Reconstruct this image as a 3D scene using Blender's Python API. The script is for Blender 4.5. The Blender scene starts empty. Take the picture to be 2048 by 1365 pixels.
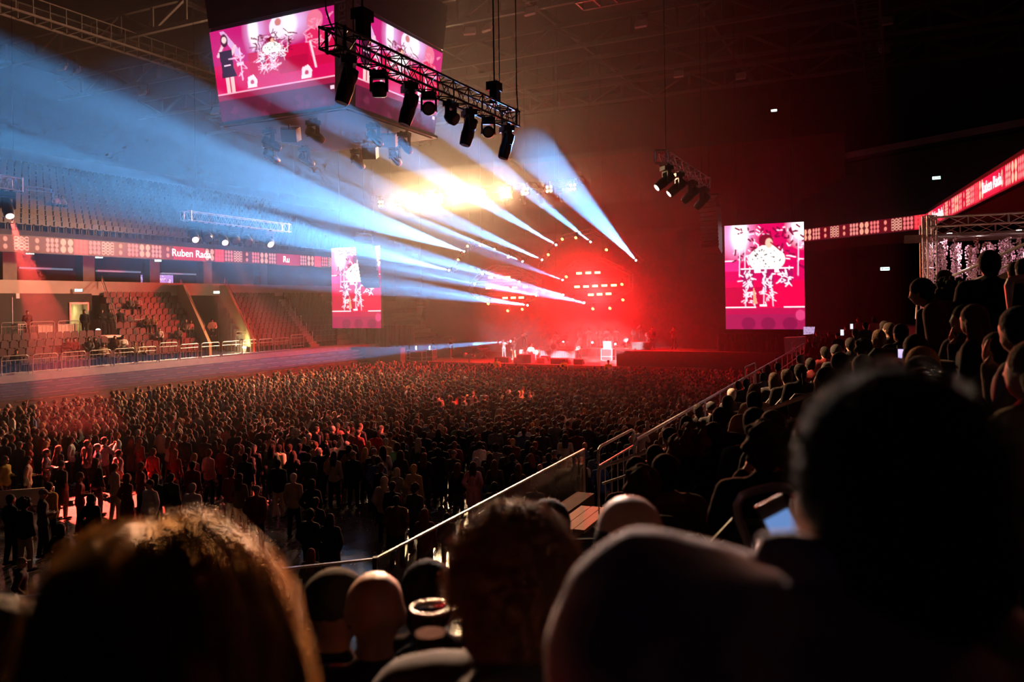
import bpy, bmesh, math, random
import numpy as np
from mathutils import Vector, Matrix, Euler

R = random.Random(11)
sc = bpy.context.scene
C = sc.collection
# ---------------------------------------------------------------- camera
F = 1593.0; H = 6.2; PX, PY = 1024.0, 605.0; TH = 0.0145      # focal length in pixels of the 2048 frame, eye height, horizon, roll
cam = bpy.data.cameras.new('camera'); camo = bpy.data.objects.new('camera', cam); C.objects.link(camo)
cam.lens = 28; cam.sensor_width = 36; cam.shift_y = -(682.5 - PY) / 2048
cam.clip_start = 0.05; cam.clip_end = 300
camo.matrix_world = Matrix.Translation((0, 0, H)) @ Matrix.Rotation(math.pi / 2, 4, 'X') @ Matrix.Rotation(-TH, 4, 'Z')
cam.dof.use_dof = True; cam.dof.focus_distance = 22; cam.dof.aperture_fstop = 2.2
sc.camera = camo
# ---------------------------------------------------------------- world, exposure
w = bpy.data.worlds.new('world'); sc.world = w; w.use_nodes = True
w.node_tree.nodes['Background'].inputs[0].default_value = (0.30, 0.16, 0.34, 1)
w.node_tree.nodes['Background'].inputs[1].default_value = 0.008
sc.view_settings.view_transform = 'Standard'; sc.view_settings.look = 'None'
sc.view_settings.gamma = 1; sc.view_settings.exposure = 0.0
sc.view_settings.use_curve_mapping = False
sc.cycles.volume_bounces = 0; sc.cycles.max_bounces = 3; sc.cycles.diffuse_bounces = 1; sc.cycles.glossy_bounces = 2
sc.cycles.transparent_max_bounces = 8; sc.cycles.use_denoising = True
sc.cycles.use_adaptive_sampling = True; sc.cycles.adaptive_threshold = 0.18; sc.cycles.adaptive_min_samples = 12
sc.cycles.sample_clamp_indirect = 4.0; sc.cycles.caustics_reflective = False; sc.cycles.caustics_refractive = False

# ---------------------------------------------------------------- the arena's own axes: u along the hall to the stage, v to its far side
AL = math.radians(26.0); SA, CA = math.sin(AL), math.cos(AL)
RZ = -AL                                                      # local x = -v, local y = u
def AV(u, v, z=0.0): return Vector((SA * u - CA * v, CA * u + SA * v, z))
def UV(p): return (SA * p.x + CA * p.y, -CA * p.x + SA * p.y)
def ray(px, py):
    dx, dy = px - PX, py - PY; c, s = math.cos(TH), math.sin(TH)
    return Vector(((dx * c - dy * s) / F, 1.0, -(dx * s + dy * c) / F))
def at_d(px, py, d): return Vector((0, 0, H)) + ray(px, py) * d
def at_u(px, py, u): r = ray(px, py); return at_d(px, py, u / (SA * r.x + CA))
def at_v(px, py, v): r = ray(px, py); return at_d(px, py, v / (-CA * r.x + SA))
def at_z(px, py, z): r = ray(px, py); return at_d(px, py, (z - H) / r.z)
SV, S0, SK = 4.2, 2.58, 0.4 / 0.85                              # near-side stand: front edge, deck height, slope
def stand_z(v): return S0 + SK * (SV - v)
def at_stand(px, py, h):
    r = ray(px, py); vd = -CA * r.x + SA
    return at_d(px, py, (S0 + SK * SV + h - H) / (r.z + SK * vd))

# ---------------------------------------------------------------- spots that belong to no single visible lamp body are not used: see lamp builders
def spot(name, loc, direction, energy, col, deg, blend=0.35, r=0.06):
    l = bpy.data.lights.new(name, 'SPOT'); l.energy = energy; l.color = col
    l.spot_size = math.radians(deg); l.spot_blend = blend; l.shadow_soft_size = r
    o = bpy.data.objects.new(name, l); C.objects.link(o); o.location = loc
    o.rotation_euler = Vector(direction).to_track_quat('-Z', 'Y').to_euler()
    return o
def area(name, loc, direction, energy, col, sx, sy):
    l = bpy.data.lights.new(name, 'AREA'); l.energy = energy; l.color = col; l.shape = 'RECTANGLE'; l.size = sx; l.size_y = sy
    o = bpy.data.objects.new(name, l); C.objects.link(o); o.location = loc
    o.rotation_euler = Vector(direction).to_track_quat('-Z', 'Y').to_euler()
    return o

# ---------------------------------------------------------------- materials
MATS = {}
def _nodes(m): return m.node_tree.nodes, m.node_tree.links
def mat(name, col, rough=0.6, metal=0.0, em=None, es=0.0, var=0.15, scale=6.0, bump=0.0, trans=0.0, spec=None, objcol=False, attr=None):
    if name in MATS: return MATS[name]
    m = bpy.data.materials.new(name); m.use_nodes = True; n, l = _nodes(m); b = n['Principled BSDF']
    b.inputs['Base Color'].default_value = (*col, 1); b.inputs['Roughness'].default_value = rough; b.inputs['Metallic'].default_value = metal
    if spec is not None: b.inputs['Specular IOR Level'].default_value = spec
    if trans: b.inputs['Transmission Weight'].default_value = trans
    tc = n.new('ShaderNodeTexCoord'); nz = n.new('ShaderNodeTexNoise'); nz.inputs['Scale'].default_value = scale; nz.inputs['Detail'].default_value = 4
    l.new(tc.outputs['Object'], nz.inputs['Vector'])
    if var or objcol or attr:
        mr = n.new('ShaderNodeMapRange'); mr.inputs['To Min'].default_value = 1 - var; mr.inputs['To Max'].default_value = 1 + var
        l.new(nz.outputs['Fac'], mr.inputs['Value'])
        mx = n.new('ShaderNodeVectorMath'); mx.operation = 'SCALE'
        if objcol:
            oi = n.new('ShaderNodeObjectInfo'); l.new(oi.outputs['Color'], mx.inputs[0])
        elif attr:
            at = n.new('ShaderNodeAttribute'); at.attribute_name = attr; l.new(at.outputs['Color'], mx.inputs[0])
        else: mx.inputs[0].default_value = col
        l.new(mr.outputs[0], mx.inputs['Scale']); l.new(mx.outputs[0], b.inputs['Base Color'])
    if bump:
        bp = n.new('ShaderNodeBump'); bp.inputs['Strength'].default_value = bump; bp.inputs['Distance'].default_value = 0.02
        l.new(nz.outputs['Fac'], bp.inputs['Height']); l.new(bp.outputs[0], b.inputs['Normal'])
    if em: m.cycles.emission_sampling = 'NONE'; b.inputs['Emission Color'].default_value = (*em, 1); b.inputs['Emission Strength'].default_value = es
    MATS[name] = m; return m
def screen_mat(name, strength, sampling='NONE'):
    m = bpy.data.materials.new(name); m.use_nodes = True; n, l = _nodes(m); b = n['Principled BSDF']
    b.inputs['Base Color'].default_value = (0.01, 0.01, 0.01, 1); b.inputs['Roughness'].default_value = 0.4
    at = n.new('ShaderNodeAttribute'); at.attribute_name = 'Col'; l.new(at.outputs['Color'], b.inputs['Emission Color'])
    b.inputs['Emission Strength'].default_value = strength; m.cycles.emission_sampling = sampling
    MATS[name] = m; return m

black = mat('black_metal', (0.012, 0.012, 0.013), 0.45, 0.2)
alu = mat('aluminium', (0.55, 0.55, 0.57), 0.35, 0.9, scale=30)
steel = mat('galvanised_steel', (0.42, 0.40, 0.40), 0.38, 0.7, scale=20)
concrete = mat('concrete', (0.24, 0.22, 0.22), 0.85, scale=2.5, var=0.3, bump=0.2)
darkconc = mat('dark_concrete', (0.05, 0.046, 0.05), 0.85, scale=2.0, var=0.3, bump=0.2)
seatp = mat('seat_plastic', (0.014, 0.015, 0.024), 0.45, scale=8)
roofm = mat('roof_metal', (0.03, 0.028, 0.028), 0.7, scale=1.0, var=0.4)
steelroof = mat('roof_steel', (0.11, 0.1, 0.1), 0.5, 0.3, scale=3)
darkwall = mat('dark_wall', (0.035, 0.032, 0.038), 0.85, scale=1.5, var=0.3)
skinm = mat('skin', (0.36, 0.2, 0.14), 0.6, objcol=False, var=0.12, scale=20)
clothm = mat('cloth', (0.1, 0.1, 0.1), 0.92, spec=0.2, objcol=True, var=0.3, scale=14, bump=0.25)
hairm = mat('hair', (0.03, 0.02, 0.015), 0.85, objcol=True, var=0.45, scale=60, bump=0.7, spec=0.2)
crowdm = mat('crowd_colours', (0.1, 0.1, 0.1), 0.85, attr='Col', var=0.25, scale=10)

# ---------------------------------------------------------------- mesh builder
def frame_of(d):
    d = Vector(d).normalized(); up = Vector((0, 0, 1)) if abs(d.z) < 0.95 else Vector((1, 0, 0))
    x = d.cross(up).normalized(); y = x.cross(d).normalized(); return x, y, d
class MB:
    def __init__(s): s.v = []; s.f = []
    def box(s, c, size, rz=0.0, m=None):
        c = Vector(c); M = m if m is not None else Matrix.Rotation(rz, 3, 'Z'); o = len(s.v)
        for i in range(8):
            q = Vector(((i & 1) - .5, ((i >> 1) & 1) - .5, ((i >> 2) & 1) - .5)); q = Vector((q.x * size[0], q.y * size[1], q.z * size[2]))
            s.v.append(tuple(c + M @ q))
        s.f += [tuple(o + k for k in q) for q in ((0, 2, 3, 1), (4, 5, 7, 6), (0, 1, 5, 4), (2, 6, 7, 3), (0, 4, 6, 2), (1, 3, 7, 5))]; return s
    def bar(s, p, q, w, h=None):
        p, q = Vector(p), Vector(q); h = h or w; x, y, d = frame_of(q - p)
        return s.box((p + q) / 2, (w, h, (q - p).length), m=Matrix((x, y, d)).transposed())
    def tube(s, p, q, r, r2=None, n=6, cap=True):
        p, q = Vector(p), Vector(q); r2 = r if r2 is None else r2; x, y, d = frame_of(q - p); o = len(s.v)
        for c, rr in ((p, r), (q, r2)):
            for i in range(n):
                a = 2 * math.pi * i / n; s.v.append(tuple(c + x * (math.cos(a) * rr) + y * (math.sin(a) * rr)))
        for i in range(n): j = (i + 1) % n; s.f.append((o + i, o + j, o + n + j, o + n + i))
        if cap: s.f.append(tuple(o + i for i in reversed(range(n)))); s.f.append(tuple(o + n + i for i in range(n)))
        return s
    def path(s, pts, r, n=6, rs=None):
        pts = [Vector(p) for p in pts]; o = len(s.v); k = len(pts)
        x = None
        for i, p in enumerate(pts):
            d = (pts[min(i + 1, k - 1)] - pts[max(i - 1, 0)]).normalized()
            if x is None: x, y, _ = frame_of(d)
            else:
                x = (x - d * x.dot(d)).normalized(); y = d.cross(x)
            rr = rs[i] if rs else r
            for j in range(n):
                a = 2 * math.pi * j / n; s.v.append(tuple(p + x * (math.cos(a) * rr) + y * (math.sin(a) * rr)))
        for i in range(k - 1):
            for j in range(n):
                jj = (j + 1) % n; s.f.append((o + i * n + j, o + i * n + jj, o + (i + 1) * n + jj, o + (i + 1) * n + j))
        s.f.append(tuple(o + j for j in reversed(range(n)))); s.f.append(tuple(o + (k - 1) * n + j for j in range(n))); return s
    def ell(s, c, rad, n=10, m=6, rot=None):
        c = Vector(c); o = len(s.v); rad = (rad,) * 3 if isinstance(rad, (int, float)) else rad
        def put(q):
            q = Vector((q[0] * rad[0], q[1] * rad[1], q[2] * rad[2])); s.v.append(tuple(c + (rot @ q if rot is not None else q)))
        put((0, 0, -1))
        for i in range(1, m):
            a = math.pi * i / m - math.pi / 2
            for j in range(n): b = 2 * math.pi * j / n; put((math.cos(a) * math.cos(b), math.cos(a) * math.sin(b), math.sin(a)))
        put((0, 0, 1)); t = len(s.v) - 1
        for j in range(n):
            jj = (j + 1) % n; s.f.append((o, o + 1 + jj, o + 1 + j)); s.f.append((t, t - n + j, t - n + jj))
            for i in range(m - 2): s.f.append((o + 1 + i * n + j, o + 1 + i * n + jj, o + 1 + (i + 1) * n + jj, o + 1 + (i + 1) * n + j))
        return s
    def lathe(s, prof, c=(0, 0, 0), n=14, M=None):
        c = Vector(c); o = len(s.v); k = len(prof)
        for r, z in prof:
            for j in range(n):
                a = 2 * math.pi * j / n; q = Vector((r * math.cos(a), r * math.sin(a), z)); s.v.append(tuple(c + (M @ q if M is not None else q)))
        for i in range(k - 1):
            for j in range(n): jj = (j + 1) % n; s.f.append((o + i * n + j, o + i * n + jj, o + (i + 1) * n + jj, o + (i + 1) * n + j))
        s.f.append(tuple(o + j for j in reversed(range(n)))); s.f.append(tuple(o + (k - 1) * n + j for j in range(n))); return s
    def prism(s, poly, h0, h1, tf):
        """poly of 2D points, extruded from h0 to h1; tf(a, b, h) -> point"""
        o = len(s.v); k = len(poly)
        for h in (h0, h1):
            for a, b in poly: s.v.append(tuple(tf(a, b, h)))
        s.f.append(tuple(o + i for i in range(k))); s.f.append(tuple(o + k + i for i in reversed(range(k))))
        for i in range(k): j = (i + 1) % k; s.f.append((o + j, o + i, o + k + i, o + k + j))
        return s
    def quad(s, *p):
        o = len(s.v); s.v += [tuple(q) for q in p]; s.f.append(tuple(range(o, o + len(p)))); return s
    def mesh(s, name, m, smooth=False):
        me = bpy.data.meshes.new(name); me.from_pydata(s.v, [], s.f)
        if smooth: me.polygons.foreach_set('use_smooth', [True] * len(me.polygons))
        me.materials.append(m); me.update(); return me
    def build(s, name, m, parent=None, smooth=False):
        bm = bmesh.new(); me = s.mesh(name, m, smooth); bm.from_mesh(me); bmesh.ops.recalc_face_normals(bm, faces=bm.faces); bm.to_mesh(me); bm.free()
        return link(name, me, parent)
WORLD = {}                                                    # world matrices of what was built, for parenting without moving
def link(name, me, parent=None, M=None):
    """M: placed in the parent's own frame; without M the mesh is in world coordinates"""
    o = bpy.data.objects.new(name, me); C.objects.link(o)
    if parent is not None: o.parent = parent
    if M is not None:
        o.matrix_basis = M; WORLD[o.name] = WORLD.get(parent.name, Matrix.Identity(4)) @ M if parent is not None else M
    elif parent is not None:
        o.matrix_parent_inverse = WORLD.get(parent.name, Matrix.Identity(4)).inverted()
    return o
def tag(o, label, cat=None, group=None, kind=None):
    if label: o['label'] = label
    if cat: o['category'] = cat
    if group: o['group'] = group
    if kind: o['kind'] = kind
    return o
def thing(name, label, cat, group=None, M=None):
    o = bpy.data.objects.new(name, None); C.objects.link(o); o.empty_display_size = 0.2
    if M is not None: o.matrix_basis = M; WORLD[o.name] = M
    return tag(o, label, cat, group)
def struct(o): o['kind'] = 'structure'; return o
def TR(loc, rz=0.0, s=1.0): return Matrix.Translation(loc) @ Matrix.Rotation(rz, 4, 'Z') @ Matrix.Scale(s, 4)
def copy_tree(o, parent=None, M=None):
    c = o.copy(); C.objects.link(c); c.parent = parent
    if M is not None: c.matrix_basis = M; WORLD[c.name] = M
    for ch in o.children: copy_tree(ch, c)
    return c
def ubox(mb, u0, u1, v0, v1, z0, z1):
    """box in arena axes"""
    return mb.box(AV((u0 + u1) / 2, (v0 + v1) / 2, (z0 + z1) / 2), (abs(v1 - v0), abs(u1 - u0), abs(z1 - z0)), RZ)
# ================================================================ the hall
def prism_uv(mb, poly, z0, z1): return mb.prism(poly, z0, z1, lambda u, v, z: AV(u, v, z))
# floor: sealed dark screed, glossy, with footprints and spills
def floor_mat():
    m = bpy.data.materials.new('sealed_floor'); m.use_nodes = True; n, l = _nodes(m); b = n['Principled BSDF']
    tc = n.new('ShaderNodeTexCoord'); a = n.new('ShaderNodeTexNoise'); a.inputs['Scale'].default_value = 0.9; a.inputs['Detail'].default_value = 8
    c = n.new('ShaderNodeTexNoise'); c.inputs['Scale'].default_value = 14; c.inputs['Detail'].default_value = 6
    l.new(tc.outputs['Object'], a.inputs[0]); l.new(tc.outputs['Object'], c.inputs[0])
    r = n.new('ShaderNodeValToRGB'); r.color_ramp.elements[0].color = (0.06, 0.057, 0.053, 1); r.color_ramp.elements[1].color = (0.18, 0.165, 0.15, 1)
    l.new(c.outputs['Fac'], r.inputs[0]); l.new(r.outputs[0], b.inputs['Base Color'])
    mr = n.new('ShaderNodeMapRange'); mr.inputs['From Min'].default_value = 0.35; mr.inputs['From Max'].default_value = 0.65
    mr.inputs['To Min'].default_value = 0.05; mr.inputs['To Max'].default_value = 0.26
    l.new(a.outputs['Fac'], mr.inputs['Value']); l.new(mr.outputs[0], b.inputs['Roughness'])
    bp = n.new('ShaderNodeBump'); bp.inputs['Strength'].default_value = 0.3; bp.inputs['Distance'].default_value = 0.05
    l.new(a.outputs['Fac'], bp.inputs['Height']); l.new(bp.outputs[0], b.inputs['Normal']); return m
mb = MB(); ubox(mb, -12, 82, -30, 70, -0.3, 0); struct(mb.build('floor', floor_mat()))
mb = MB(); ubox(mb, -16, 84, -34, 72, 28.0, 28.4); struct(mb.build('ceiling', roofm))
mb = MB(); ubox(mb, 80, 81, -34, 72, 0, 28.4); struct(mb.build('wall_back', darkwall))
mb = MB(); ubox(mb, -16, 84, 70, 71, 0, 28.4); struct(mb.build('wall_left', darkwall))
mb = MB(); ubox(mb, -16, 84, -34, -33, 0, 28.4); struct(mb.build('wall_right', darkwall))

# ---- roof steel: lattice girders across the hall, purlins along it, catwalks
def girder(name, p, q, depth, w, n, m=steelroof):
    mb = MB(); dz = Vector((0, 0, -depth))
    for a in (Vector((0, 0, 0)), dz): mb.bar(p + a, q + a, w)
    for i in range(n):
        t0, t1 = i / n, (i + 1) / n; a = p.lerp(q, t0); b = p.lerp(q, t1)
        mb.bar(a, a + dz, w * .6); mb.bar(a + dz if i % 2 else a, b if i % 2 else b + dz, w * .6)
    return struct(mb.build(name, m))
for u in (12, 20, 28, 36, 44, 52, 60, 68): girder('roof_girder', AV(u, -26, 25.6), AV(u, 64, 25.6), 1.6, 0.28, 30)
for v in (-18, -8, 2, 12, 22, 32, 42, 52):
    mb = MB(); mb.bar(AV(4, v, 26.3), AV(78, v, 26.3), 0.25, 0.4); struct(mb.build('roof_purlin', steelroof))
def catwalk(p, q, wdt):
    mb = MB(); side = (q - p).normalized().cross(Vector((0, 0, 1))) * wdt / 2
    for s in (-1, 1):
        mb.bar(p + side * s, q + side * s, .12); mb.bar(p + side * s + Vector((0, 0, 1)), q + side * s + Vector((0, 0, 1)), .06)
    k = int((q - p).length / 1.0)
    for i in range(k + 1):
        a = p.lerp(q, i / k); mb.bar(a - side, a + side, .1, .05)
        for s in (-1, 1): mb.bar(a + side * s, a + side * s + Vector((0, 0, 1)), .05)
    return struct(mb.build('catwalk', steelroof))
catwalk(AV(4, 1.5, 23.0), AV(72, 1.5, 23.0), 1.3); catwalk(AV(26, -14, 22.4), AV(26, 15, 22.4), 1.3); catwalk(AV(42, -18, 22.8), AV(42, 16, 22.8), 1.2)
catwalk(AV(4, 45, 23.0), AV(72, 45, 23.0), 1.4)
# floodlights up among the girders, switched off
fl = MB(); fl.box((0, 0, 0), (.75, .16, .6)); fl.box((0, .12, .1), (.3, .2, .3)); flm = fl.mesh('floodlight', mat('floodlight_casing', (.5, .48, .47), .5)); 
br = MB(); br.tube((-.42, 0, 0), (-.42, 0, .55), .03); br.tube((.42, 0, 0), (.42, 0, .55), .03); br.tube((-.42, 0, .55), (.42, 0, .55), .03); br.tube((0, 0, .55), (0, 0, 2.2), .03)
brm = br.mesh('floodlight_bracket', steelroof)
for k, (x, y, where) in enumerate([(1283, 47, 'beside the roof catwalk'), (1773, 42, 'high over the far stand, upper of two'), (1768, 98, 'high over the far stand, lower of two'), (1482, 152, 'alone under the dark roof'), (1358, 148, 'under the catwalk end'),
        (125, 134, 'in the blue haze, first of a pair'), (153, 141, 'in the blue haze, second of a pair'), (287, 184, 'in the blue haze over the upper seats'), (432, 222, 'beside the hanging video cube'),
        (940, 62, 'over the lamp truss, inner'), (976, 55, 'over the lamp truss, outer'), (1062, 22, 'by the roof purlin')]):
    p = at_d(x, y, 0); r = ray(x, y); d = (23.6 - H) / r.z; d = min(d, 62); p = at_d(x, y, d)
    t = thing('floodlight', 'pale switched-off floodlight ' + where, 'floodlight', 'roof floodlights', TR(p, RZ + R.uniform(-.4, .4)))
    link('housing', flm, t, Matrix.Rotation(-.5, 4, 'X')); link('bracket', brm, t, Matrix.Identity(4))

# ---- far side (left) stand
LV = 42.0; LZ = 2.62; RT = .62; SKW = .28; PLV = 46.1; PLZ = 4.4; SLV = 49.8      # kerb line, row tread, sideways shift of the sections per row, platform edge, slab edge
def terrace(name, u0, u1, v0, z0, n, tread, rise, sgn=1, m=concrete, base=0.0, sk=0.0):
    mb = MB()
    for i in range(n): a = v0 + sgn * i * tread; ubox(mb, u0 + sk * i, u1 + sk * i, a, a + sgn * tread, base, z0 + i * rise)
    return struct(mb.build(name, m))
terrace('terrace', 8, 34.5, LV + 1.5, LZ + .12, 4, RT, .42); terrace('terrace', 34.5, 41, LV + 1.5, LZ + .12, 10, RT, .42, sk=SKW); terrace('terrace', 45, 78, LV + 1.5, LZ + .12, 10, RT, .42, sk=SKW)
mb = MB(); ubox(mb, 8, 80, LV, LV + 1.5, 0.0, LZ); struct(mb.build('walkway', concrete))
mb = MB(); ubox(mb, 8, 80, LV - .25, LV + .1, LZ - .35, LZ + .12); struct(mb.build('kerb', concrete))
mb = MB(); ubox(mb, 8, 36.0, PLV - .1, SLV, 3.4, PLZ); struct(mb.build('platform', concrete))       # camera platform
mb = MB(); ubox(mb, 41, 49, LV + 1.5, SLV, 0, 2.7); struct(mb.build('vomitory_floor', concrete))
mb = MB()                                                       # sloping side walls of the stair well
for u, t in ((45.0, .25), (40.8, .25)):
    mb.prism([(43.6, 2.6), (49.8, 2.6), (49.8, 7.9), (48.6, 7.9), (43.6, 3.6)], u, u + t, lambda v, z, uu: AV(uu + (v - 43.5) * SKW / RT, v, z))
struct(mb.build('stairwell_wall', mat('cream_paint', (.55, .5, .3), .7)))
mb = MB(); ubox(mb, 4, 80, SLV, SLV + 1, 7.1, 8.05); struct(mb.build('slab_edge', mat('pale_concrete', (.5, .46, .47), .8, scale=1.2, var=.25, bump=.2)))
mb = MB(); ubox(mb, 4, 80, SLV + 1, 60, 7.6, 7.95); struct(mb.build('concourse_floor', darkconc))
mb = MB(); ubox(mb, 4, 80, 54.6, 54.9, 0, 11); struct(mb.build('wall_concourse', darkwall))
mb = MB(); ubox(mb, 4, 80, 49.4, 56, 10.75, 11.1); struct(mb.build('upper_slab', darkconc))
for k, px in enumerate((12, 170, 302, 408, 520)):
    p = at_v(px, 530, 51.4); u, v = UV(p); mb = MB(); ubox(mb, u - .45, u + .45, 51.0, 51.8, 7.95, 10.75); struct(mb.build('column', concrete))
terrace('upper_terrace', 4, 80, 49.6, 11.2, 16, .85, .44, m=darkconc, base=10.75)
mb = MB(); ubox(mb, 4, 80, 63.9, 64.4, 17.3, 19.1); struct(mb.build('fascia', mat('upper_concrete', (.2, .18, .2), .85, scale=1, var=.3)))
mb = MB(); p0 = at_d(1555, 341, 75); p1 = at_d(2120, 236, 52)
for a, b in ((p0, p1),): mb.bar(a, b, 1.7, .5)
struct(mb.build('fascia', MATS['upper_concrete']))
mb = MB(); q = (p1 - p0).normalized(); n_ = Vector((q.y, -q.x, 0)); 
for i in range(12):
    a = p0 - n_ * (.9 * i) - Vector((0, 0, 1.0 + .5 * i)); b = p1 - n_ * (.9 * i) - Vector((0, 0, 1.0 + .5 * i)); mb.bar(a, b, .5, .9)
struct(mb.build('upper_terrace', darkconc))

# doorway on the platform
g = at_v(147, 625, 49.6); gu, _ = UV(g)
mb = MB(); ubox(mb, 8, gu - .55, 49.20, 49.60, PLZ, 7.2); ubox(mb, gu + .75, 36.0, 49.20, 49.60, PLZ, 7.2); ubox(mb, gu - .55, gu + .75, 49.20, 49.60, 6.55, 7.2); struct(mb.build('wall_platform', darkwall))
mb = MB(); ubox(mb, gu - .9, gu + 1.1, 52.10, 52.30, PLZ, 7.2); ubox(mb, gu + 1.1, gu + 1.2, 49.6, 52.30, PLZ, 7.2); ubox(mb, gu - 1.0, gu - .9, 49.6, 52.30, PLZ, 7.2); ubox(mb, gu - .9, gu + 1.1, 49.6, 52.30, 4.2, PLZ); ubox(mb, gu - .9, gu + 1.1, 49.6, 52.30, 7.0, 7.2)
struct(mb.build('corridor', mat('corridor_paint', (.7, .62, .4), .7)))
d = thing('door_1', None, None, M=TR(AV(gu + .72, 49.70, PLZ), RZ)); d['kind'] = 'structure'
mb = MB(); ubox(mb, gu + .68, gu + .74, 49.65, 50.55, 4.27, 6.45); mb.build('door_leaf', mat('door_paint', (.62, .58, .35), .5), d)
mb = MB(); ubox(mb, gu - .6, gu - .5, 49.15, 49.70, PLZ, 6.6); ubox(mb, gu + .72, gu + .8, 49.15, 49.70, PLZ, 6.6); ubox(mb, gu - .6, gu + .8, 49.15, 49.70, 6.5, 6.62); mb.build('door_frame', steel, d)
mb = MB(); ubox(mb, gu - .2, gu + .5, 50.70, 51.00, 6.9, 6.97); o = mb.build('corridor_lamp', mat('warm_tube', (1, .9, .7), em=(1, .82, .5), es=14)); tag(o, 'warm ceiling lamp inside the lit doorway on the platform', 'lamp')

# retractable seating folded below the kerb: stacked long fronts, each with a bright lip broken into lengths
rt = thing('retractable_seating', 'dark folded bank of retractable seating below the far barriers', 'seating', M=TR(AV(36, 40.2, 0), RZ))
lip = mat('bench_lip', (.16, .13, .12), .4, .3)
for i in range(9):
    z = .12 + i * .26; v = 38.7 + i * .28
    mb = MB(); ubox(mb, 10, 58, v, v + .5, z - .1, z + .2); row = mb.build('bench_front', mat('bench_front', (.022, .02, .021), .6), rt)
    mb = MB(); u = 10.2
    while u < 57:
        L = R.choice((.9, 1.1, 1.4)); ubox(mb, u, u + L, v - .03, v + .02, z + .13, z + .16); u += L + R.choice((.35, .5, .8))
    mb.build('lip_strip', lip, row)['kind'] = 'stuff'
mb = MB(); ubox(mb, 10, 58, 41.6, 41.75, 0, 2.3); struct(mb.build('wall_kerb', darkwall))

# ---- near side stand (right) and the corner the camera sits in
mb = MB()
for i in range(19):
    a = SV - i * .85; ubox(mb, 6.5 if i < 3 else 3.0, 52, a, a - .85, 0, S0 + i * .4)
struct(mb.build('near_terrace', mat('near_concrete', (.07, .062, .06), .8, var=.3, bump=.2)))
mb = MB(); 
for k in range(8):
    y = 7.6 - k * .85; z = S0 if k < 3 else S0 + (k - 2) * .37
    mb.prism([(-9, y), (1.6 + .25 * k, y), (1.6 + .25 * k, y - .86), (-9, y - .86)], .0 if k < 2 else z - .6, z, lambda a, b, h: Vector((a, b + (a + 1.3) * .28 * max(0, 1 - k / 4), h)))
struct(mb.build('corner_terrace', MATS['near_concrete']))
# ribbon boards' backing slabs on the right are with the boards
mb = MB(); ubox(mb, 8, 52, -12.4, -12, 4, 11); struct(mb.build('wall_concourse_right', darkwall))
rk = at_z(1852, 443, 10.4); re_ = at_z(1612, 471, 10.4); rn = at_z(2048, 333, 10.4); rn = rn + (rn - rk) * 1.3
mb = MB()
for k in range(14):
    for a, b in ((rn, rk), (rk, re_ + (re_ - rk) * .8)):
        d_ = (b - a).normalized(); n_ = Vector((d_.y, -d_.x, 0)); off = n_ * (.9 * k + .6) + Vector((0, 0, .45 + .42 * k))
        mb.bar(a + off, b + off, .9, .45)
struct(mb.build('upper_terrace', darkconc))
mb = MB()
for a, b in ((rn, rk), (rk, re_ + (re_ - rk) * .8)):
    d_ = (b - a).normalized(); n_ = Vector((d_.y, -d_.x, 0)); mb.bar(a + n_ * 4 - Vector((0, 0, .3)), b + n_ * 4 - Vector((0, 0, .3)), 7.6, .3)
struct(mb.build('upper_slab', mat('soffit', (.16, .13, .11), .8)))

# ---- stage, masking drapes
STU, STZ = 57.0, 1.3
sm = mat('stage_deck', (.20, .085, .075), .35, scale=3, var=.2)
mb = MB(); ubox(mb, STU, 71, 12.5, 37.5, STZ - .18, STZ); st = mb.build('stage_deck', sm); struct(st)
mb = MB(); ubox(mb, STU + .05, STU + .12, 12.5, 37.5, 0, STZ - .18); struct(mb.build('stage_front', mat('stage_skirt', (.02, .014, .014), .9)))
mb = MB(); ubox(mb, 72.0, 72.2, 4, 46, 0, 20)
struct(mb.build('wall_drape', mat('backdrop_cloth', (.09, .03, .035), .95, scale=.5, var=.4)))
mb = MB(); k = 0
for i in range(44):
    v = 38.2 + i * .25; mb.tube(AV(58.6 + .12 * (i % 2), v, 0), AV(58.6 + .12 * (i % 2), v, 4.3), .16, n=6)
struct(mb.build('side_drape', mat('masking_cloth', (.018, .016, .018), .95)))
mb = MB()
for i in range(60):
    v = 11.8 - i * .25; mb.tube(AV(58.4 + .12 * (i % 2), v, 0), AV(58.4 + .12 * (i % 2), v, 3.7), .16, n=6)
struct(mb.build('side_drape', MATS['masking_cloth']))
mb = MB(); ubox(mb, 55.6, 57, 38, 46, 0, 1.9); ubox(mb, 54.5, 55.2, 36.8, 47, 0, 2.6) ; struct(mb.build('side_platform', darkconc))
# ================================================================ people
def blob(mb, voxel=0.02, smooth=4, ratio=0.4, m=None, name='body'):
    """one continuous skin over overlapping limbs and masses"""
    me = mb.mesh('tmp', m); o = bpy.data.objects.new('tmp', me); C.objects.link(o)
    r = o.modifiers.new('r', 'REMESH'); r.mode = 'VOXEL'; r.voxel_size = voxel; r.use_smooth_shade = True
    s = o.modifiers.new('s', 'SMOOTH'); s.factor = 0.5; s.iterations = smooth
    if ratio < 1: d = o.modifiers.new('d', 'DECIMATE'); d.ratio = ratio
    dg = bpy.context.evaluated_depsgraph_get(); out = bpy.data.meshes.new_from_object(o.evaluated_get(dg)); out.name = name
    bpy.data.objects.remove(o); bpy.data.meshes.remove(me)
    if not out.materials: out.materials.append(m)
    out.polygons.foreach_set('use_smooth', [True] * len(out.polygons)); return out
def cap(mb, p, q, r0, r1, n=10):
    mb.tube(p, q, r0, r1, n=n); mb.ell(p, r0, n=n, m=6); mb.ell(q, r1, n=n, m=6)
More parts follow.
